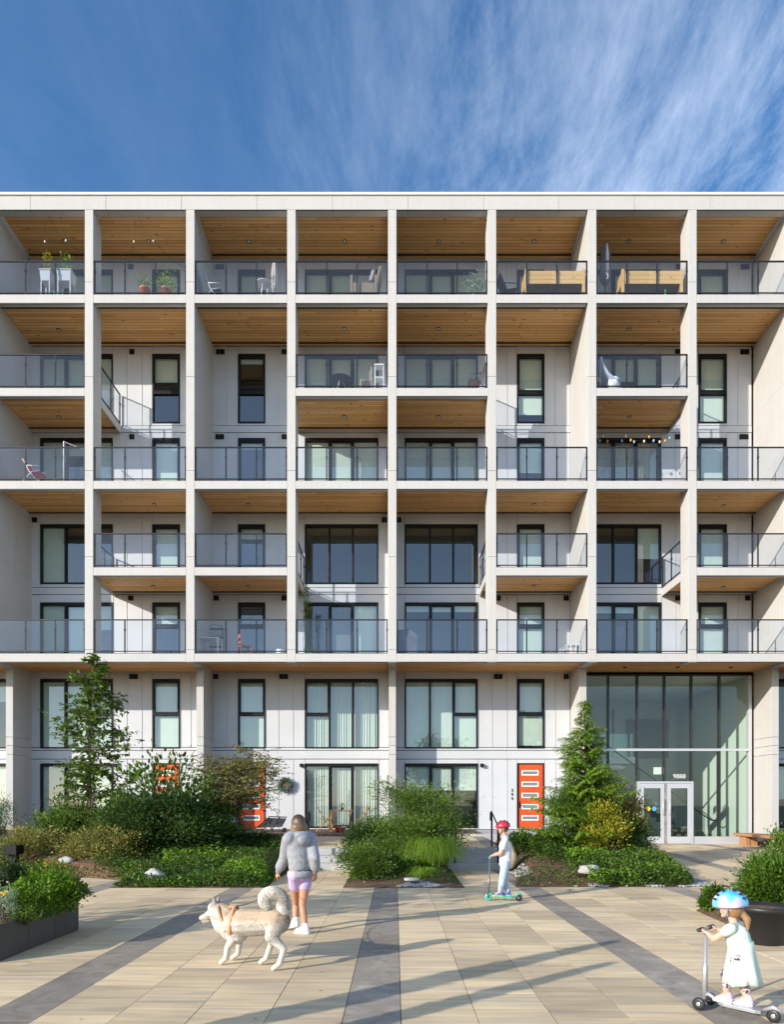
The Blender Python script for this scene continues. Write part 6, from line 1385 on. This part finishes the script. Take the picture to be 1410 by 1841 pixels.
M['lilac'] = mat('lilac_shorts', (.50, .38, .66), .9, (.58, .46, .72), scale=12, bump=.2)
blob('shorts', M['lilac'], wo, [(hip + Vector((0, 0, .04)), hip, .118, .118), (hL, hL.lerp(knL, .36), .092, .088), (hR, hR.lerp(knR, .36), .092, .088), (hL, hR, .098, .098)], .010, 3)
M['hair'] = None
def hair_mat(name, c1, c2, z0, z1):
    m, N, L, b = new_mat(name); b.inputs['Roughness'].default_value = .42
    tc = N.new('ShaderNodeTexCoord'); sp = N.new('ShaderNodeSeparateXYZ'); L.new(tc.outputs['Object'], sp.inputs[0]); mr = N.new('ShaderNodeMapRange'); mr.inputs[1].default_value = z0; mr.inputs[2].default_value = z1; L.new(sp.outputs[2], mr.inputs[0])
    mp = N.new('ShaderNodeMapping'); mp.inputs['Scale'].default_value = (60, 60, 3); L.new(tc.outputs['Object'], mp.inputs[0]); n = N.new('ShaderNodeTexNoise'); n.inputs['Scale'].default_value = 2; L.new(mp.outputs[0], n.inputs['Vector'])
    ad = N.new('ShaderNodeMath'); ad.operation = 'MULTIPLY_ADD'; ad.inputs[1].default_value = .8; ad.inputs[2].default_value = -.4; L.new(n.outputs[0], ad.inputs[0]); a2 = N.new('ShaderNodeMath'); a2.use_clamp = True; L.new(ad.outputs[0], a2.inputs[0]); L.new(mr.outputs[0], a2.inputs[1])
    mx = N.new('ShaderNodeMix'); mx.data_type = 'RGBA'; mx.inputs[6].default_value = (*c1, 1); mx.inputs[7].default_value = (*c2, 1); L.new(a2.outputs[0], mx.inputs[0]); L.new(mx.outputs[2], b.inputs['Base Color'])
    bp = N.new('ShaderNodeBump'); bp.inputs['Strength'].default_value = .6; bp.inputs['Distance'].default_value = .006; L.new(n.outputs[0], bp.inputs['Height']); L.new(bp.outputs[0], b.inputs['Normal']); return m
hm = hair_mat('brown_bob_hair', (.22, .135, .075), (.055, .030, .020), 1.36, 1.52); Rm = Matrix((rt, fw, Vector((0, 0, 1)))).transposed()
blob('hair', hm, wo, [(hc + Vector((0, 0, .018)) - fw*.014, (.092, .104, .108), Rm), (hc - fw*.035 + Vector((0, 0, -.045)), (.118, .094, .088), Rm), (hc - fw*.03 + Vector((0, 0, -.085)), (.122, .088, .045), Rm), (hc - fw*.03 - rt*.07 + Vector((0, 0, -.03)), hc - fw*.02 - rt*.075 + Vector((0, 0, -.09)), .03, .022), (hc - fw*.03 + rt*.07 + Vector((0, 0, -.03)), hc - fw*.02 + rt*.075 + Vector((0, 0, -.09)), .03, .022)], .008, 3)
M['shoe_w'] = mat('white_shoe', (.78, .78, .77), .6); M['sole_w'] = mat('white_sole', (.70, .70, .69), .6)
shoe('shoe', heR + Vector((0, 0, .002)), toR + Vector((0, 0, .002)), M['shoe_w'], M['sole_w'], wo, 1.12); shoe('shoe', heL, toL, M['shoe_w'], M['sole_w'], wo, 1.12)
for an in (anR, anL): MB().tube([an + Vector((0, 0, -.045)), an + Vector((0, 0, -.03)), an + Vector((0, 0, .03)), an + Vector((0, 0, .034))], [.030, .038, .037, .030], 14).build('sock', M['shoe_w'], wo)

# ------------------------------------------------ dog
DY = 6.95
dg_ = empty('dog', (X(455, DY), DY, 0), 'cream and grey husky dog with a curled tail walking left in a tan harness', 'dog')
K = lambda px, py, dy=0: J(px, py, dy, DY)
dcaps = [(K(416, 1658, .16), K(440, 1658, .06), .142, .146), (K(440, 1658, .06), K(474, 1657, -.03), .146, .132), (K(474, 1657, -.03), K(499, 1656, -.12), .130, .126), (K(412, 1672, .16), K(428, 1678, .12), .105, .105),
         (K(413, 1650, .16), K(399, 1641, .22), .125, .108), (K(399, 1641, .22), K(388, 1634, .26), .108, .088), (K(388, 1633, .26), (.088, .090, .082)), (K(382, 1641, .28), K(372, 1647, .31), .054, .042), (K(372, 1647, .31), K(362, 1650, .34), .040, .029), (K(374, 1653, .31), K(366, 1656, .335), .026, .019), (K(391, 1646, .27), K(402, 1664, .2), .085, .105)]
for e in (-1, 1): dcaps += [(K(389 + e*3, 1624, .26 + e*.055), K(388 + e*4.5, 1611, .26 + e*.065), .030, .007)]
# front legs: shoulder, elbow, wrist, paw
def leg(pts, rad): return [(pts[i], pts[i+1], rad[i], rad[i+1]) for i in range(len(pts) - 1)]
pf1 = Vector((X(404, 7.05), 7.02, .028)); pf2 = Vector((X(424, 7.25), 7.22, .028)); ph1 = Vector((X(497, 6.75), 6.77, .028)); ph2 = Vector((X(474, 7.02), 7.02, .028))
dcaps += leg([K(414, 1668, .12), K(418, 1690, .07), pf1 + Vector((.035, .01, .16)), pf1 + Vector((.02, 0, .045)), pf1 + Vector((-.035, .012, -.002))], [.075, .048, .034, .029, .027])
dcaps += leg([K(418, 1668, .22), K(424, 1690, .25), pf2 + Vector((.045, 0, .17)), pf2 + Vector((.03, 0, .05)), pf2 + Vector((-.035, .012, .0))], [.070, .046, .033, .029, .026])
dcaps += leg([K(497, 1660, -.15), K(486, 1684, -.18), ph1 + Vector((.075, -.01, .20)), ph1 + Vector((.030, 0, .05)), ph1 + Vector((-.035, .01, -.002))], [.105, .058, .034, .030, .028])
dcaps += leg([K(496, 1662, -.05), K(483, 1682, .0), ph2 + Vector((.080, 0, .20)), ph2 + Vector((.030, 0, .05)), ph2 + Vector((-.035, .01, .0))], [.090, .048, .033, .029, .026])
def fur_attr(o, off):
    me = o.data; n = len(me.vertices); co = np.empty(n*3, dtype=np.float32); me.vertices.foreach_get('co', co); co = co.reshape(-1, 3) + np.array(off); c = fur_col(co)
    ca = me.color_attributes.new('fc', 'FLOAT_COLOR', 'POINT'); ca.data.foreach_set('color', c.astype(np.float32).ravel())
sp0, sp1 = np.array(K(410, 1630, .16)), np.array(K(505, 1632, -.13))
def fur_col(co):
    r = np.random.RandomState(1); white = np.array([.60, .56, .50]); tan = np.array([.47, .355, .245]); grey = np.array([.26, .225, .20])
    zt = np.clip((co[:, 2] - .44) / .09, 0, 1)                        # back and flanks
    noise = .5 + .5*np.sin(co[:, 0]*37 + co[:, 2]*23)*np.sin(co[:, 1]*29 + co[:, 2]*31)
    w = np.clip(zt * 1.15 - .12 + noise*.12, 0, 1)[:, None]; c = white*(1-w) + tan*w
    g = (np.clip((co[:, 2] - .60) / .05, 0, 1) * (co[:, 0] > X(425, DY)) * (co[:, 0] < X(492, DY)))[:, None] * (.55 + .4*noise[:, None]); c = c*(1-g) + grey*g
    hx = co[:, 0] - X(388, 7.2); hz = co[:, 2] - Z(1634, 7.2); face = (co[:, 0] < X(399, 7.2)) & (co[:, 2] > .5)
    mask = np.clip((hz - .005)/.03, 0, 1)*face; fz = np.clip(-(hx + .045)/.02, 0, 1); mk = (mask*(1-fz))[:, None]; c = np.where(face[:, None], white*(1-mk) + grey*1.3*mk, c)
    return np.concatenate([np.clip(c, 0, 1), np.ones((len(c), 1))], 1)
def fur_mat():
    m, N, L, b = new_mat('dog_fur'); b.inputs['Roughness'].default_value = .85; a = N.new('ShaderNodeAttribute'); a.attribute_name = 'fc'; tc = N.new('ShaderNodeTexCoord'); n = N.new('ShaderNodeTexNoise'); n.inputs['Scale'].default_value = 70; L.new(tc.outputs['Object'], n.inputs['Vector'])
    mr = N.new('ShaderNodeMapRange'); mr.inputs[3].default_value = .82; mr.inputs[4].default_value = 1.15; L.new(n.outputs[0], mr.inputs[0]); h = N.new('ShaderNodeHueSaturation'); L.new(mr.outputs[0], h.inputs['Value']); L.new(a.outputs['Color'], h.inputs['Color']); L.new(h.outputs[0], b.inputs['Base Color']); return m
M['fur'] = fur_mat(); body = blob('body', M['fur'], dg_, dcaps, .008, 4); fur_attr(body, ORG['dog'])
# curled tail
tp = []
for i in range(13):
    t = i / 12; a = -1.0 + t * 4.9; rr_ = .122 - .055*t; tp.append(K(487, 1625, -.08) + Vector((rr_*math.cos(a)*1.05 + .0, -.02*t, .030 + rr_*math.sin(a))))
tp = [K(505, 1648, -.14), K(509, 1636, -.14)] + tp[1:]
tl = blob('tail', M['fur'], dg_, [(tp[i], tp[i+1], .044 + .020*math.sin(i/13*3.1), .044 + .020*math.sin((i+1)/13*3.1)) for i in range(len(tp)-1)], .008, 3)
ncol = lambda co: np.concatenate([np.tile(np.array([[.72, .67, .60]]), (len(co), 1)) * (1 - .25*((co[:, 0] > X(495, DY)) & (co[:, 2] > .62)))[:, None], np.ones((len(co), 1))], 1)
me = tl.data; co = np.array([v.co[:] for v in me.vertices]) + np.array(ORG['dog']); ca = me.color_attributes.new('fc', 'FLOAT_COLOR', 'POINT'); ca.data.foreach_set('color', ncol(co).astype(np.float32).ravel())
def add_fur(src, colf, n, ln, seed, lim=None):
    me = src.data; me.calc_loop_triangles(); r = np.random.RandomState(seed); V = np.array([v.co[:] for v in me.vertices]); T = np.array([t.vertices[:] for t in me.loop_triangles]); Nn = np.array([v.normal[:] for v in me.vertices]); A = V[T]; ar = np.linalg.norm(np.cross(A[:, 1]-A[:, 0], A[:, 2]-A[:, 0]), axis=1); idx = r.choice(len(T), n, p=ar/ar.sum()); u = r.rand(n, 2); s = u.sum(1) > 1; u[s] = 1 - u[s]
    P_ = A[idx, 0] + (A[idx, 1]-A[idx, 0])*u[:, :1] + (A[idx, 2]-A[idx, 0])*u[:, 1:]; Nv = unit(Nn[T[idx]].mean(1)); wp = P_ + np.array(ORG['dog']); back = np.array([.75, -.2, -.45]); D_ = unit(Nv*.38 + back*.85 + r.normal(size=(n, 3))*.18)
    L_ = ln * r.uniform(.5, 1.2, n) * np.where(wp[:, 2] < .30, .35, 1) * np.where((wp[:, 0] < X(397, 7.2)) & (wp[:, 2] > .5), .35, 1); W = unit(np.cross(D_, Nv + r.normal(size=(n, 3))*.25)) * .0024
    b0 = P_ - Nv*.004; vs = np.stack([b0 - W, b0 + W, b0 + D_*L_[:, None]], 1).reshape(-1, 3); m = bpy.data.meshes.new('fur'); m.vertices.add(3*n); m.vertices.foreach_set('co', vs.astype(np.float32).ravel()); m.loops.add(3*n); m.loops.foreach_set('vertex_index', np.arange(3*n, dtype=np.int32)); m.polygons.add(n); m.polygons.foreach_set('loop_start', np.arange(0, 3*n, 3, dtype=np.int32)); m.update(calc_edges=True)
    c = np.repeat(colf(wp), 3, axis=0); c[:, :3] *= np.repeat(r.uniform(.8, 1.15, n), 3)[:, None]; ca = m.color_attributes.new('fc', 'FLOAT_COLOR', 'POINT'); ca.data.foreach_set('color', np.clip(c, 0, 1).astype(np.float32).ravel()); m.materials.append(M['fur']); o = bpy.data.objects.new('fur', m); link(o); o.parent = src; ORG[o.name] = ORG['dog']
add_fur(body, fur_col, 60000, .024, 1); add_fur(tl, ncol, 9000, .040, 2)
MB().ball(K(358, 1647, .35), (.014, .016, .012), 10, 8).build('nose', M['plastic_k'], dg_)
for e in (-1, 1): MB().ball(K(376.5, 1634, .285 + e*.040), .010, 10, 8).build('eye', M['eye_k'], dg_)
MB().ball(K(366, 1658.5, .33), (.024, .013, .008), 10, 6).build('tongue', mat('tongue', (.55, .16, .17), .4), dg_)
M['harness'] = mat('tan_harness', (.62, .30, .15), .7)
hc1 = K(420, 1656, .13); hn = MB(); vs = []; fs = []; n = 28
for q, (ox, w_, tl_) in enumerate(((0, .035, .02), (-.10, .028, -.07))):
    b = len(vs)
    for i in range(n):
        a = 2*math.pi*i/n; rr_ = .166 if q == 0 else .140; c = hc1 + Vector((ox, -ox*.45, .02 if q else 0)); y = math.cos(a)*rr_*.98; z = math.sin(a)*rr_
        for s in (-1, 1): vs.append(c + Vector((tl_*math.sin(a) + s*w_*.5, y, z)))
    fs += [(b + 2*i, b + 2*i + 1, b + 2*((i+1) % n) + 1, b + 2*((i+1) % n)) for i in range(n)]
ho = hn.add(vs, fs, True).build('harness', M['harness'], dg_); sm_ = ho.modifiers.new('thickness', 'SOLIDIFY'); sm_.thickness = .006
MB().bar(K(413, 1629.5, .14), K(425, 1629.5, .12), .05, .02).build('harness_strap', M['harness'], dg_)
hand_pt = J(497, 1577, .15); la = K(424, 1629, .12)
tag(MB().tube([la + (hand_pt - la)*t - Vector((0, 0, .10*math.sin(math.pi*t))) for t in np.linspace(0, 1, 14)] + [hand_pt + Vector((.02, 0, .015)), hand_pt + Vector((.0, 0, -.05))], .0045, 6).build('dog_leash', mat('leash_leather', (.32, .17, .07), .6), loc=tuple(la)), 'thin brown leash running from the hand of the person in grey to the dog', 'leash')

# ------------------------------------------------ scooters
def wheel(c, r, w, ax, m, hub, parent):
    c = Vector(c); ax = Vector(ax).normalized(); s0 = MB(); s0.lathe((0, 0, 0), [(r*.55, -w), (r*.93, -w), (r, -w*.4), (r, w*.4), (r*.93, w), (r*.55, w)], 22); q = Vector((0, 0, 1)).rotation_difference(ax).to_matrix().to_4x4(); s0.xf(Matrix.Translation(c) @ q); wo_ = s0.build('wheel', m, parent)
    s1 = MB().lathe((0, 0, 0), [(r*.2, -w*1.1), (r*.56, -w*.8), (r*.56, w*.8), (r*.2, w*1.1)], 16); s1.xf(Matrix.Translation(c) @ q); s1.build('hub', hub, wo_)
def scooter(label, rear, front, bar_h, half_bar, deck_m, stem_m, grip_m, wr=.06, three=False, lean=.03, deckw=.055):
    rear, front = Vector(rear), Vector(front); d = (front - rear).normalized(); s = d.cross(Vector((0, 0, 1))); o = empty('kick_scooter', tuple((rear + front)/2 * Vector((1, 1, 0)).to_3d() if False else ((rear.x+front.x)/2, (rear.y+front.y)/2, 0)), label, 'scooter')
    a = rear + d*.08 + Vector((0, 0, .07)); b = front - d*.12 + Vector((0, 0, .075)); vs = []
    for z in (-.016, .012):
        for t, w in ((0, .6), (.12, 1), (.85, 1), (1.0, .55)): vs.append(a.lerp(b, t) + s*w*deckw + Vector((0, 0, z)))
        for t, w in ((1.0, .55), (.85, 1), (.12, 1), (0, .6)): vs.append(a.lerp(b, t) - s*w*deckw + Vector((0, 0, z)))
    MB().add(vs, [tuple(range(8)), tuple(range(15, 7, -1))] + [(i, (i+1) % 8, 8 + (i+1) % 8, 8 + i) for i in range(8)]).build('deck', deck_m, o, bevel=.004)
    st0 = front + Vector((0, 0, .10)); st1 = front - d*lean + Vector((0, 0, bar_h)); MB().tube([b + Vector((0, 0, 0)), front - d*.03 + Vector((0, 0, .12)), st0], .018, 8).build('neck', deck_m, o)
    MB().tube([st0 - Vector((0, 0, .02)), st0.lerp(st1, .45), st0.lerp(st1, .46), st1], [.021, .021, .015, .015], 10).build('stem', stem_m, o)
    MB().tube([st1 - s*half_bar, st1 + s*half_bar], .012, 8).build('handlebar', stem_m, o)
    for e in (-1, 1): MB().tube([st1 + s*half_bar*.45*e, st1 + s*(half_bar + .01)*e], .018, 10).build('grip', grip_m, o)
    if three:
        for e in (-1, 1): wheel(front + s*.11*e + Vector((0, 0, wr)), wr, .015, s, M['plastic_k'], stem_m, o)
        MB().tube([front - s*.11 + Vector((0, 0, wr)), front + Vector((0, 0, wr + .03)), front + s*.11 + Vector((0, 0, wr))], .014, 8).build('axle', stem_m, o)
    else:
        wheel(front + Vector((0, 0, wr)), wr, .013, s, deck_m, M['plastic_k'], o); MB().bar(front + s*.022 + Vector((0, 0, wr)), st0 + s*.022, .02, .006).bar(front - s*.022 + Vector((0, 0, wr)), st0 - s*.022, .02, .006).build('fork', stem_m, o)
    wheel(rear + Vector((0, 0, wr)), wr, .013, s, M['plastic_k'], stem_m, o); MB().tube([rear - d*.06 + Vector((0, 0, wr + .045)), rear + Vector((0, 0, wr*2 + .015)), a + Vector((0, 0, .01))], [.012, .022, .012], 8).build('brake', deck_m, o)
    return st1, s, d
M['teal'] = mat('teal_metal', (.06, .45, .34), .35, metal=.2); M['grey_m'] = mat('grey_metal', (.18, .18, .19), .35, metal=.5)
# ------------------------------------------------ boy
BY = 11.62
B = lambda px, py, dy=0: J(px, py, dy, BY)
rear = Vector((X(932, BY), BY - .05, .003)); front = Vector((X(879, BY), BY + .05, .003))
gp, gs, gd = scooter('teal kick scooter ridden by the boy in the red helmet', rear, front, .76, .17, M['teal'], M['grey_m'], M['teal'])
bo = empty('person', (X(905, BY), BY, 0), 'boy in a red helmet, white shirt and pale jeans riding a teal scooter', 'person')
fb = Vector((-.98, .18, 0)).normalized(); rb = fb.cross(Vector((0, 0, 1))); skb = skin('fair_skin', (.62, .36, .25))
hipb = B(909, 1553); chb = B(909, 1523); nkb = B(909, 1503); hcb = B(905, 1488)
shl, shr = nkb - rb*.13 + Vector((0, 0, -.045)), nkb + rb*.13 + Vector((0, 0, -.045))
def grip_pt(e): return gp + gs * .13 * e
el_ = [B(901, 1532, -.16), B(899, 1531, .16)]
gl, gr = grip_pt(-1), grip_pt(1)
left_g, right_g = (gl, gr) if (gl - shl).length < (gr - shl).length else (gr, gl)
elL, elR = shl.lerp(left_g, .48) + Vector((.06, 0, -.09)) - rb*.03, shr.lerp(right_g, .48) + Vector((.06, 0, -.09)) + rb*.03
hLb, hRb = hipb - rb*.07, hipb + rb*.07; dz_ = .085
knLb, knRb = hLb + Vector((-.06, 0, -.34)), hRb + Vector((-.02, 0, -.345)); anLb = Vector((X(905, BY), hLb.y - .0, dz_ + .075)); anRb = Vector((X(911, BY), hRb.y, dz_ + .075))
anLb.y = (rear.y + front.y)/2 - .02; anRb.y = (rear.y + front.y)/2 + .02; anLb.x -= .05; anRb.x += .03
hd_, Pb = head_caps(hcb, fb, (.066, .084, .098)); cp = hd_ + [(nkb + Vector((0, 0, -.03)), hcb + Vector((0, 0, -.05)), .038, .038), (hipb, chb, .092, .098), (shl, shr, .042, .042)]
for sh, el, g, e in ((shl, elL, left_g, -1), (shr, elR, right_g, 1)):
    w = g + (el - g).normalized()*.075 + Vector((0, 0, .012)); cp += [(sh, el, .040, .032), (el, w, .031, .021)] + hand(w, (g - w) + Vector((0, 0, .012)), (0, 0, -1), e, .135, 1.0)
for h, k, a in ((hLb, knLb, anLb), (hRb, knRb, anRb)): cp += [(h, k, .068, .045), (k, k.lerp(a, .4), .042, .042), (k.lerp(a, .4), a, .042, .028), (a, a + Vector((-.09, 0, -.05)), .028, .022)]
blob('body', skb, bo, cp, .0065, 3); eyes(Pb, bo, .92)
M['tee'] = mat('white_tee', (.70, .69, .71), .9, (.62, .61, .64), scale=9, bump=.25)
blob('shirt', M['tee'], bo, [(chb + Vector((0, 0, .02)), B(909, 1540), .112, .110), (B(909, 1540), B(909, 1553), .110, .108), (shl, shr, .062, .062), (shl, shl.lerp(elL, .62), .060, .054), (shr, shr.lerp(elR, .62), .060, .054)], .009, 3, lambda c: c + (np.sin(c[:, 2]*60 + c[:, 0]*30)*.003)[:, None])
M['jeans'] = mat('pale_denim', (.36, .45, .58), .9, (.46, .55, .67), scale=16, bump=.3)
blob('jeans', M['jeans'], bo, [(hipb + Vector((0, 0, .03)), hipb, .102, .102)] + [c for h, k, a in ((hLb, knLb, anLb), (hRb, knRb, anRb)) for c in ((h, k, .080, .060), (k, a + Vector((0, 0, .035)), .060, .046))], .009, 3)
M['shoe_b'] = mat('blue_shoe', (.08, .14, .42), .6); M['sole_g'] = mat('lime_sole', (.30, .60, .20), .6)
for a in (anLb, anRb): shoe('shoe', Vector((a.x + .015, a.y, dz_)), Vector((a.x - .125, a.y + .01, dz_)), M['shoe_b'], M['sole_g'], bo, .92)
def helmet(c, f, r, m, parent, brim=None, strap=None, vents=True, tilt=0):
    c = Vector(c); f = Vector(f).normalized(); u = Vector((0, 0, 1)); s = f.cross(u); Q = Matrix.Rotation(tilt, 3, s); f2 = Q @ f; u2 = Q @ u; mb = MB(); n = 32; m_ = 10; vs = []
    for j in range(m_ + 1):
        t = math.pi/2 * j / m_ * 1.12
        for i in range(n):
            a = 2*math.pi*i/n; rib = 1 + (.035*math.cos(a*2)**2 + (.02*math.cos(6*a) if vents else .004*math.cos(6*a)))*math.sin(min(t, 1.5)) ; q = c + (s*math.sin(a)*r[0] + f2*math.cos(a)*r[1])*math.sin(t)*rib + u2*math.cos(t)*r[2]; vs.append(q)
    fs = [(j*n+i, j*n+(i+1) % n, (j+1)*n+(i+1) % n, (j+1)*n+i) for j in range(m_) for i in range(n)]; o = mb.add(vs, fs, True).build('helmet', m, parent); so = o.modifiers.new('shell', 'SOLIDIFY'); so.thickness = .018
    if vents:
        for k in (-1, 0, 1):
            for t in (.35, .8, 1.15):
                for fb_ in (1, -1):
                    p = c + u2*math.cos(t)*r[2]*1.02 + f2*fb_*math.sin(t)*r[1]*1.0*(.9 if k else 1) + s*k*r[0]*.52*(.5 + .5*math.sin(t)); MB().ball(p, (.012, .020, .010), 8, 6).build('vent_hole', M['plastic_k'], o)
    if brim: p = c + f2*r[1]*.85 + u2*.005; MB().add([p - s*r[0]*.62, p + f2*.055 - s*r[0]*.42, p + f2*.055 + s*r[0]*.42, p + s*r[0]*.62, p - s*r[0]*.62 + u2*.016, p + f2*.055 - s*r[0]*.42 + u2*.008, p + f2*.055 + s*r[0]*.42 + u2*.008, p + s*r[0]*.62 + u2*.016], [(0, 1, 2, 3), (7, 6, 5, 4), (0, 4, 5, 1), (1, 5, 6, 2), (2, 6, 7, 3), (3, 7, 4, 0)]).build('visor', m, o)
    st = MB()
    for e in (-1, 1): st.tube([c + s*e*r[0]*.86 + f2*.01, c + s*e*r[0]*.80 + f2*.03 - u2*.07, c + f2*.055 - u2*.125], .005, 5)
    st.build('chin_strap', strap or M['plastic_k'], o); return o
helmet(hcb + Vector((0, 0, .022)), fb, (.098, .118, .105), mat('red_helmet', (.50, .03, .06), .35, (.38, .02, .04), scale=5), bo, brim=True, tilt=-.12)
blob('hair', hair_mat('dark_hair', (.10, .055, .03), (.05, .03, .02), 1.2, 1.4), bo, [(hcb + Vector((0, 0, .0)) - fb*.02, (.072, .080, .085), Matrix((rb, fb, Vector((0, 0, 1)))).transposed())], .008, 2)

# ------------------------------------------------ little girl
GY = 5.36
G_ = lambda px, py, dy=0: J(px, py, dy, GY)
rear = Vector((X(1392, 5.17), 5.17, .003)); front = Vector((X(1268, 5.56), 5.56, .003))
M['pink_m'] = mat('pale_pink_plastic', (.72, .55, .62), .45); M['silver'] = mat('silver_plastic', (.42, .42, .44), .3, metal=.4)
gp, gs, gd = scooter('silver three-wheeled scooter ridden by the little girl in the blue helmet', rear, front, .66, .13, M['silver'], M['silver'], M['plastic_k'], wr=.052, three=True, lean=.01, deckw=.06)
gi = empty('person', (X(1340, GY), GY, 0), 'little girl in a blue and pink helmet and pale mint dress on a scooter', 'person')
fg = Vector((-.72, .69, 0)).normalized(); fgs = Vector((-.88, .47, 0)).normalized(); rg = fg.cross(Vector((0, 0, 1))); skg = skin('light_skin', (.70, .42, .32))
mid = rear.lerp(front, .52); dz_ = .088
hipg = Vector((mid.x + .03, mid.y - .01, .47)); chg = Vector((mid.x + .005, mid.y, .63)); nkg = Vector((mid.x - .01, mid.y + .01, .745)); hcg = Vector((mid.x - .035, mid.y + .03, .865))
shl, shr = nkg - rg*.10 + Vector((0, 0, -.04)), nkg + rg*.10 + Vector((0, 0, -.04)); gl, gr = gp + gs*.10, gp - gs*.10
left_g, right_g = (gl, gr) if (gl - shl).length < (gr - shl).length else (gr, gl)
elL, elR = shl.lerp(left_g, .5) + Vector((0, 0, -.075)) - rg*.03, shr.lerp(right_g, .5) + Vector((0, 0, -.075)) + rg*.03
hLg, hRg = hipg - rg*.05, hipg + rg*.05; anL, anR = rear.lerp(front, .66) + Vector((0, 0, dz_ + .06)), rear.lerp(front, .38) + Vector((0, 0, dz_ + .06)); anL += rg*-.015; anR += rg*.015
knL, knR = hLg.lerp(anL, .5) + fg*.05, hRg.lerp(anR, .5) + fg*.05
hd_, Pg = head_caps(hcg, fgs, (.066, .080, .092)); cp = hd_ + [(nkg + Vector((0, 0, -.03)), hcg + Vector((0, 0, -.05)), .032, .032), (hipg, chg, .078, .078), (shl, shr, .034, .034)]
for sh, el, g, e in ((shl, elL, left_g, -1), (shr, elR, right_g, 1)):
    w = g + (el - g).normalized()*.062 + Vector((0, 0, .010)); cp += [(sh, el, .033, .027), (el, w, .027, .018)] + hand(w, (g - w) + Vector((0, 0, .012)), (0, 0, -1), e, .112, 1.0)
for h, k, a in ((hLg, knL, anL), (hRg, knR, anR)): cp += [(h, k, .055, .038), (k, a, .036, .024), (a, a + gd*.07 + Vector((0, 0, -.04)), .024, .018)]
blob('body', skg, gi, cp, .0055, 3); eyes(Pg, gi, .85)
def dress_mat():
    m, N, L, b = new_mat('mint_dress'); b.inputs['Roughness'].default_value = .9; tc = N.new('ShaderNodeTexCoord'); v = N.new('ShaderNodeTexVoronoi'); v.inputs['Scale'].default_value = 26; L.new(tc.outputs['Object'], v.inputs['Vector'])
    lt = N.new('ShaderNodeMath'); lt.operation = 'LESS_THAN'; lt.inputs[1].default_value = .22; L.new(v.outputs['Distance'], lt.inputs[0]); mx = N.new('ShaderNodeMix'); mx.data_type = 'RGBA'; L.new(lt.outputs[0], mx.inputs[0]); mx.inputs[6].default_value = (.56, .68, .60, 1); mx.inputs[7].default_value = (.74, .60, .58, 1); L.new(mx.outputs[2], b.inputs['Base Color']); return m
M['dress'] = dress_mat(); blob('dress_bodice', M['dress'], gi, [(chg + Vector((0, 0, .01)), hipg + Vector((0, 0, .06)), .093, .095), (shl, shr, .044, .044), (shl, shl.lerp(elL, .3), .045, .042), (shr, shr.lerp(elR, .3), .045, .042)], .008, 3)
mb = MB(); n = 40; prof = [(.092, .60), (.100, .52), (.116, .43), (.134, .34), (.146, .265)]; vs = []
for j, (r, z) in enumerate(prof):
    for i in range(n):
        a = 2*math.pi*i/n; q = r*(1 + .075*j/4*math.sin(a*9 + math.sin(a*3)) + .03*j/4*math.sin(a*21 + j)); vs.append((hipg.x + q*math.cos(a)*1.0 + .002*j, hipg.y + q*math.sin(a)*.95 - .002*j, z + .012*math.sin(a*3)*j/4))
mb.add(vs, [(j*n+i, j*n+(i+1) % n, (j+1)*n+(i+1) % n, (j+1)*n+i) for j in range(4) for i in range(n)], True); so = mb.build('dress_skirt', M['dress'], gi); so.modifiers.new('t', 'SOLIDIFY').thickness = .004
M['legging'] = mat('patterned_leggings', (.05, .05, .06), .9, (.62, .50, .52), scale=40, lo=.46, hi=.54)
blob('leggings', M['legging'], gi, [c for h, k, a in ((hLg, knL, anL), (hRg, knR, anR)) for c in ((h, k, .062, .046), (k, a + Vector((0, 0, .06)), .044, .033))], .007, 2)
M['shoe_p'] = mat('pink_shoe', (.68, .48, .66), .5)
for a in (anL, anR): shoe('shoe', Vector((a.x, a.y, dz_)) - gd*.015, Vector((a.x, a.y, dz_)) + gd*.09, M['shoe_p'], M['sole_w'], gi, .78)
def helm_mat():
    m, N, L, b = new_mat('blue_pink_helmet'); b.inputs['Roughness'].default_value = .25; tc = N.new('ShaderNodeTexCoord'); n = N.new('ShaderNodeTexNoise'); n.inputs['Scale'].default_value = 7; n.inputs['Detail'].default_value = 1; L.new(tc.outputs['Object'], n.inputs['Vector']); r = N.new('ShaderNodeValToRGB'); e = r.color_ramp.elements; e[0].position = .38; e[0].color = (.06, .38, .66, 1); e[1].position = .50; e[1].color = (.16, .50, .75, 1); x = e.new(.60); x.color = (.62, .42, .70, 1); x = e.new(.68); x.color = (.80, .78, .84, 1); L.new(n.outputs[0], r.inputs[0]); L.new(r.outputs[0], b.inputs['Base Color']); return m
helmet(hcg + Vector((0, 0, .022)), fgs, (.104, .128, .115), helm_mat(), gi, tilt=-.10, vents=True, strap=mat('blue_strap', (.06, .25, .42), .6))
hg = hair_mat('light_brown_hair', (.36, .20, .09), (.26, .14, .06), .7, .9); tq = hcg - fgs*.085 + Vector((0, 0, -.045))
blob('hair', hg, gi, [(hcg - fgs*.02 + Vector((0, 0, -.01)), (.072, .078, .084), Matrix((fgs.cross(Vector((0,0,1))), fgs, Vector((0, 0, 1)))).transposed()), (tq, tq - fgs*.035 + Vector((0, 0, -.05)), .026, .030), (tq - fgs*.035 + Vector((0, 0, -.05)), tq - fgs*.04 + Vector((0, 0, -.13)), .030, .010)], .007, 2)
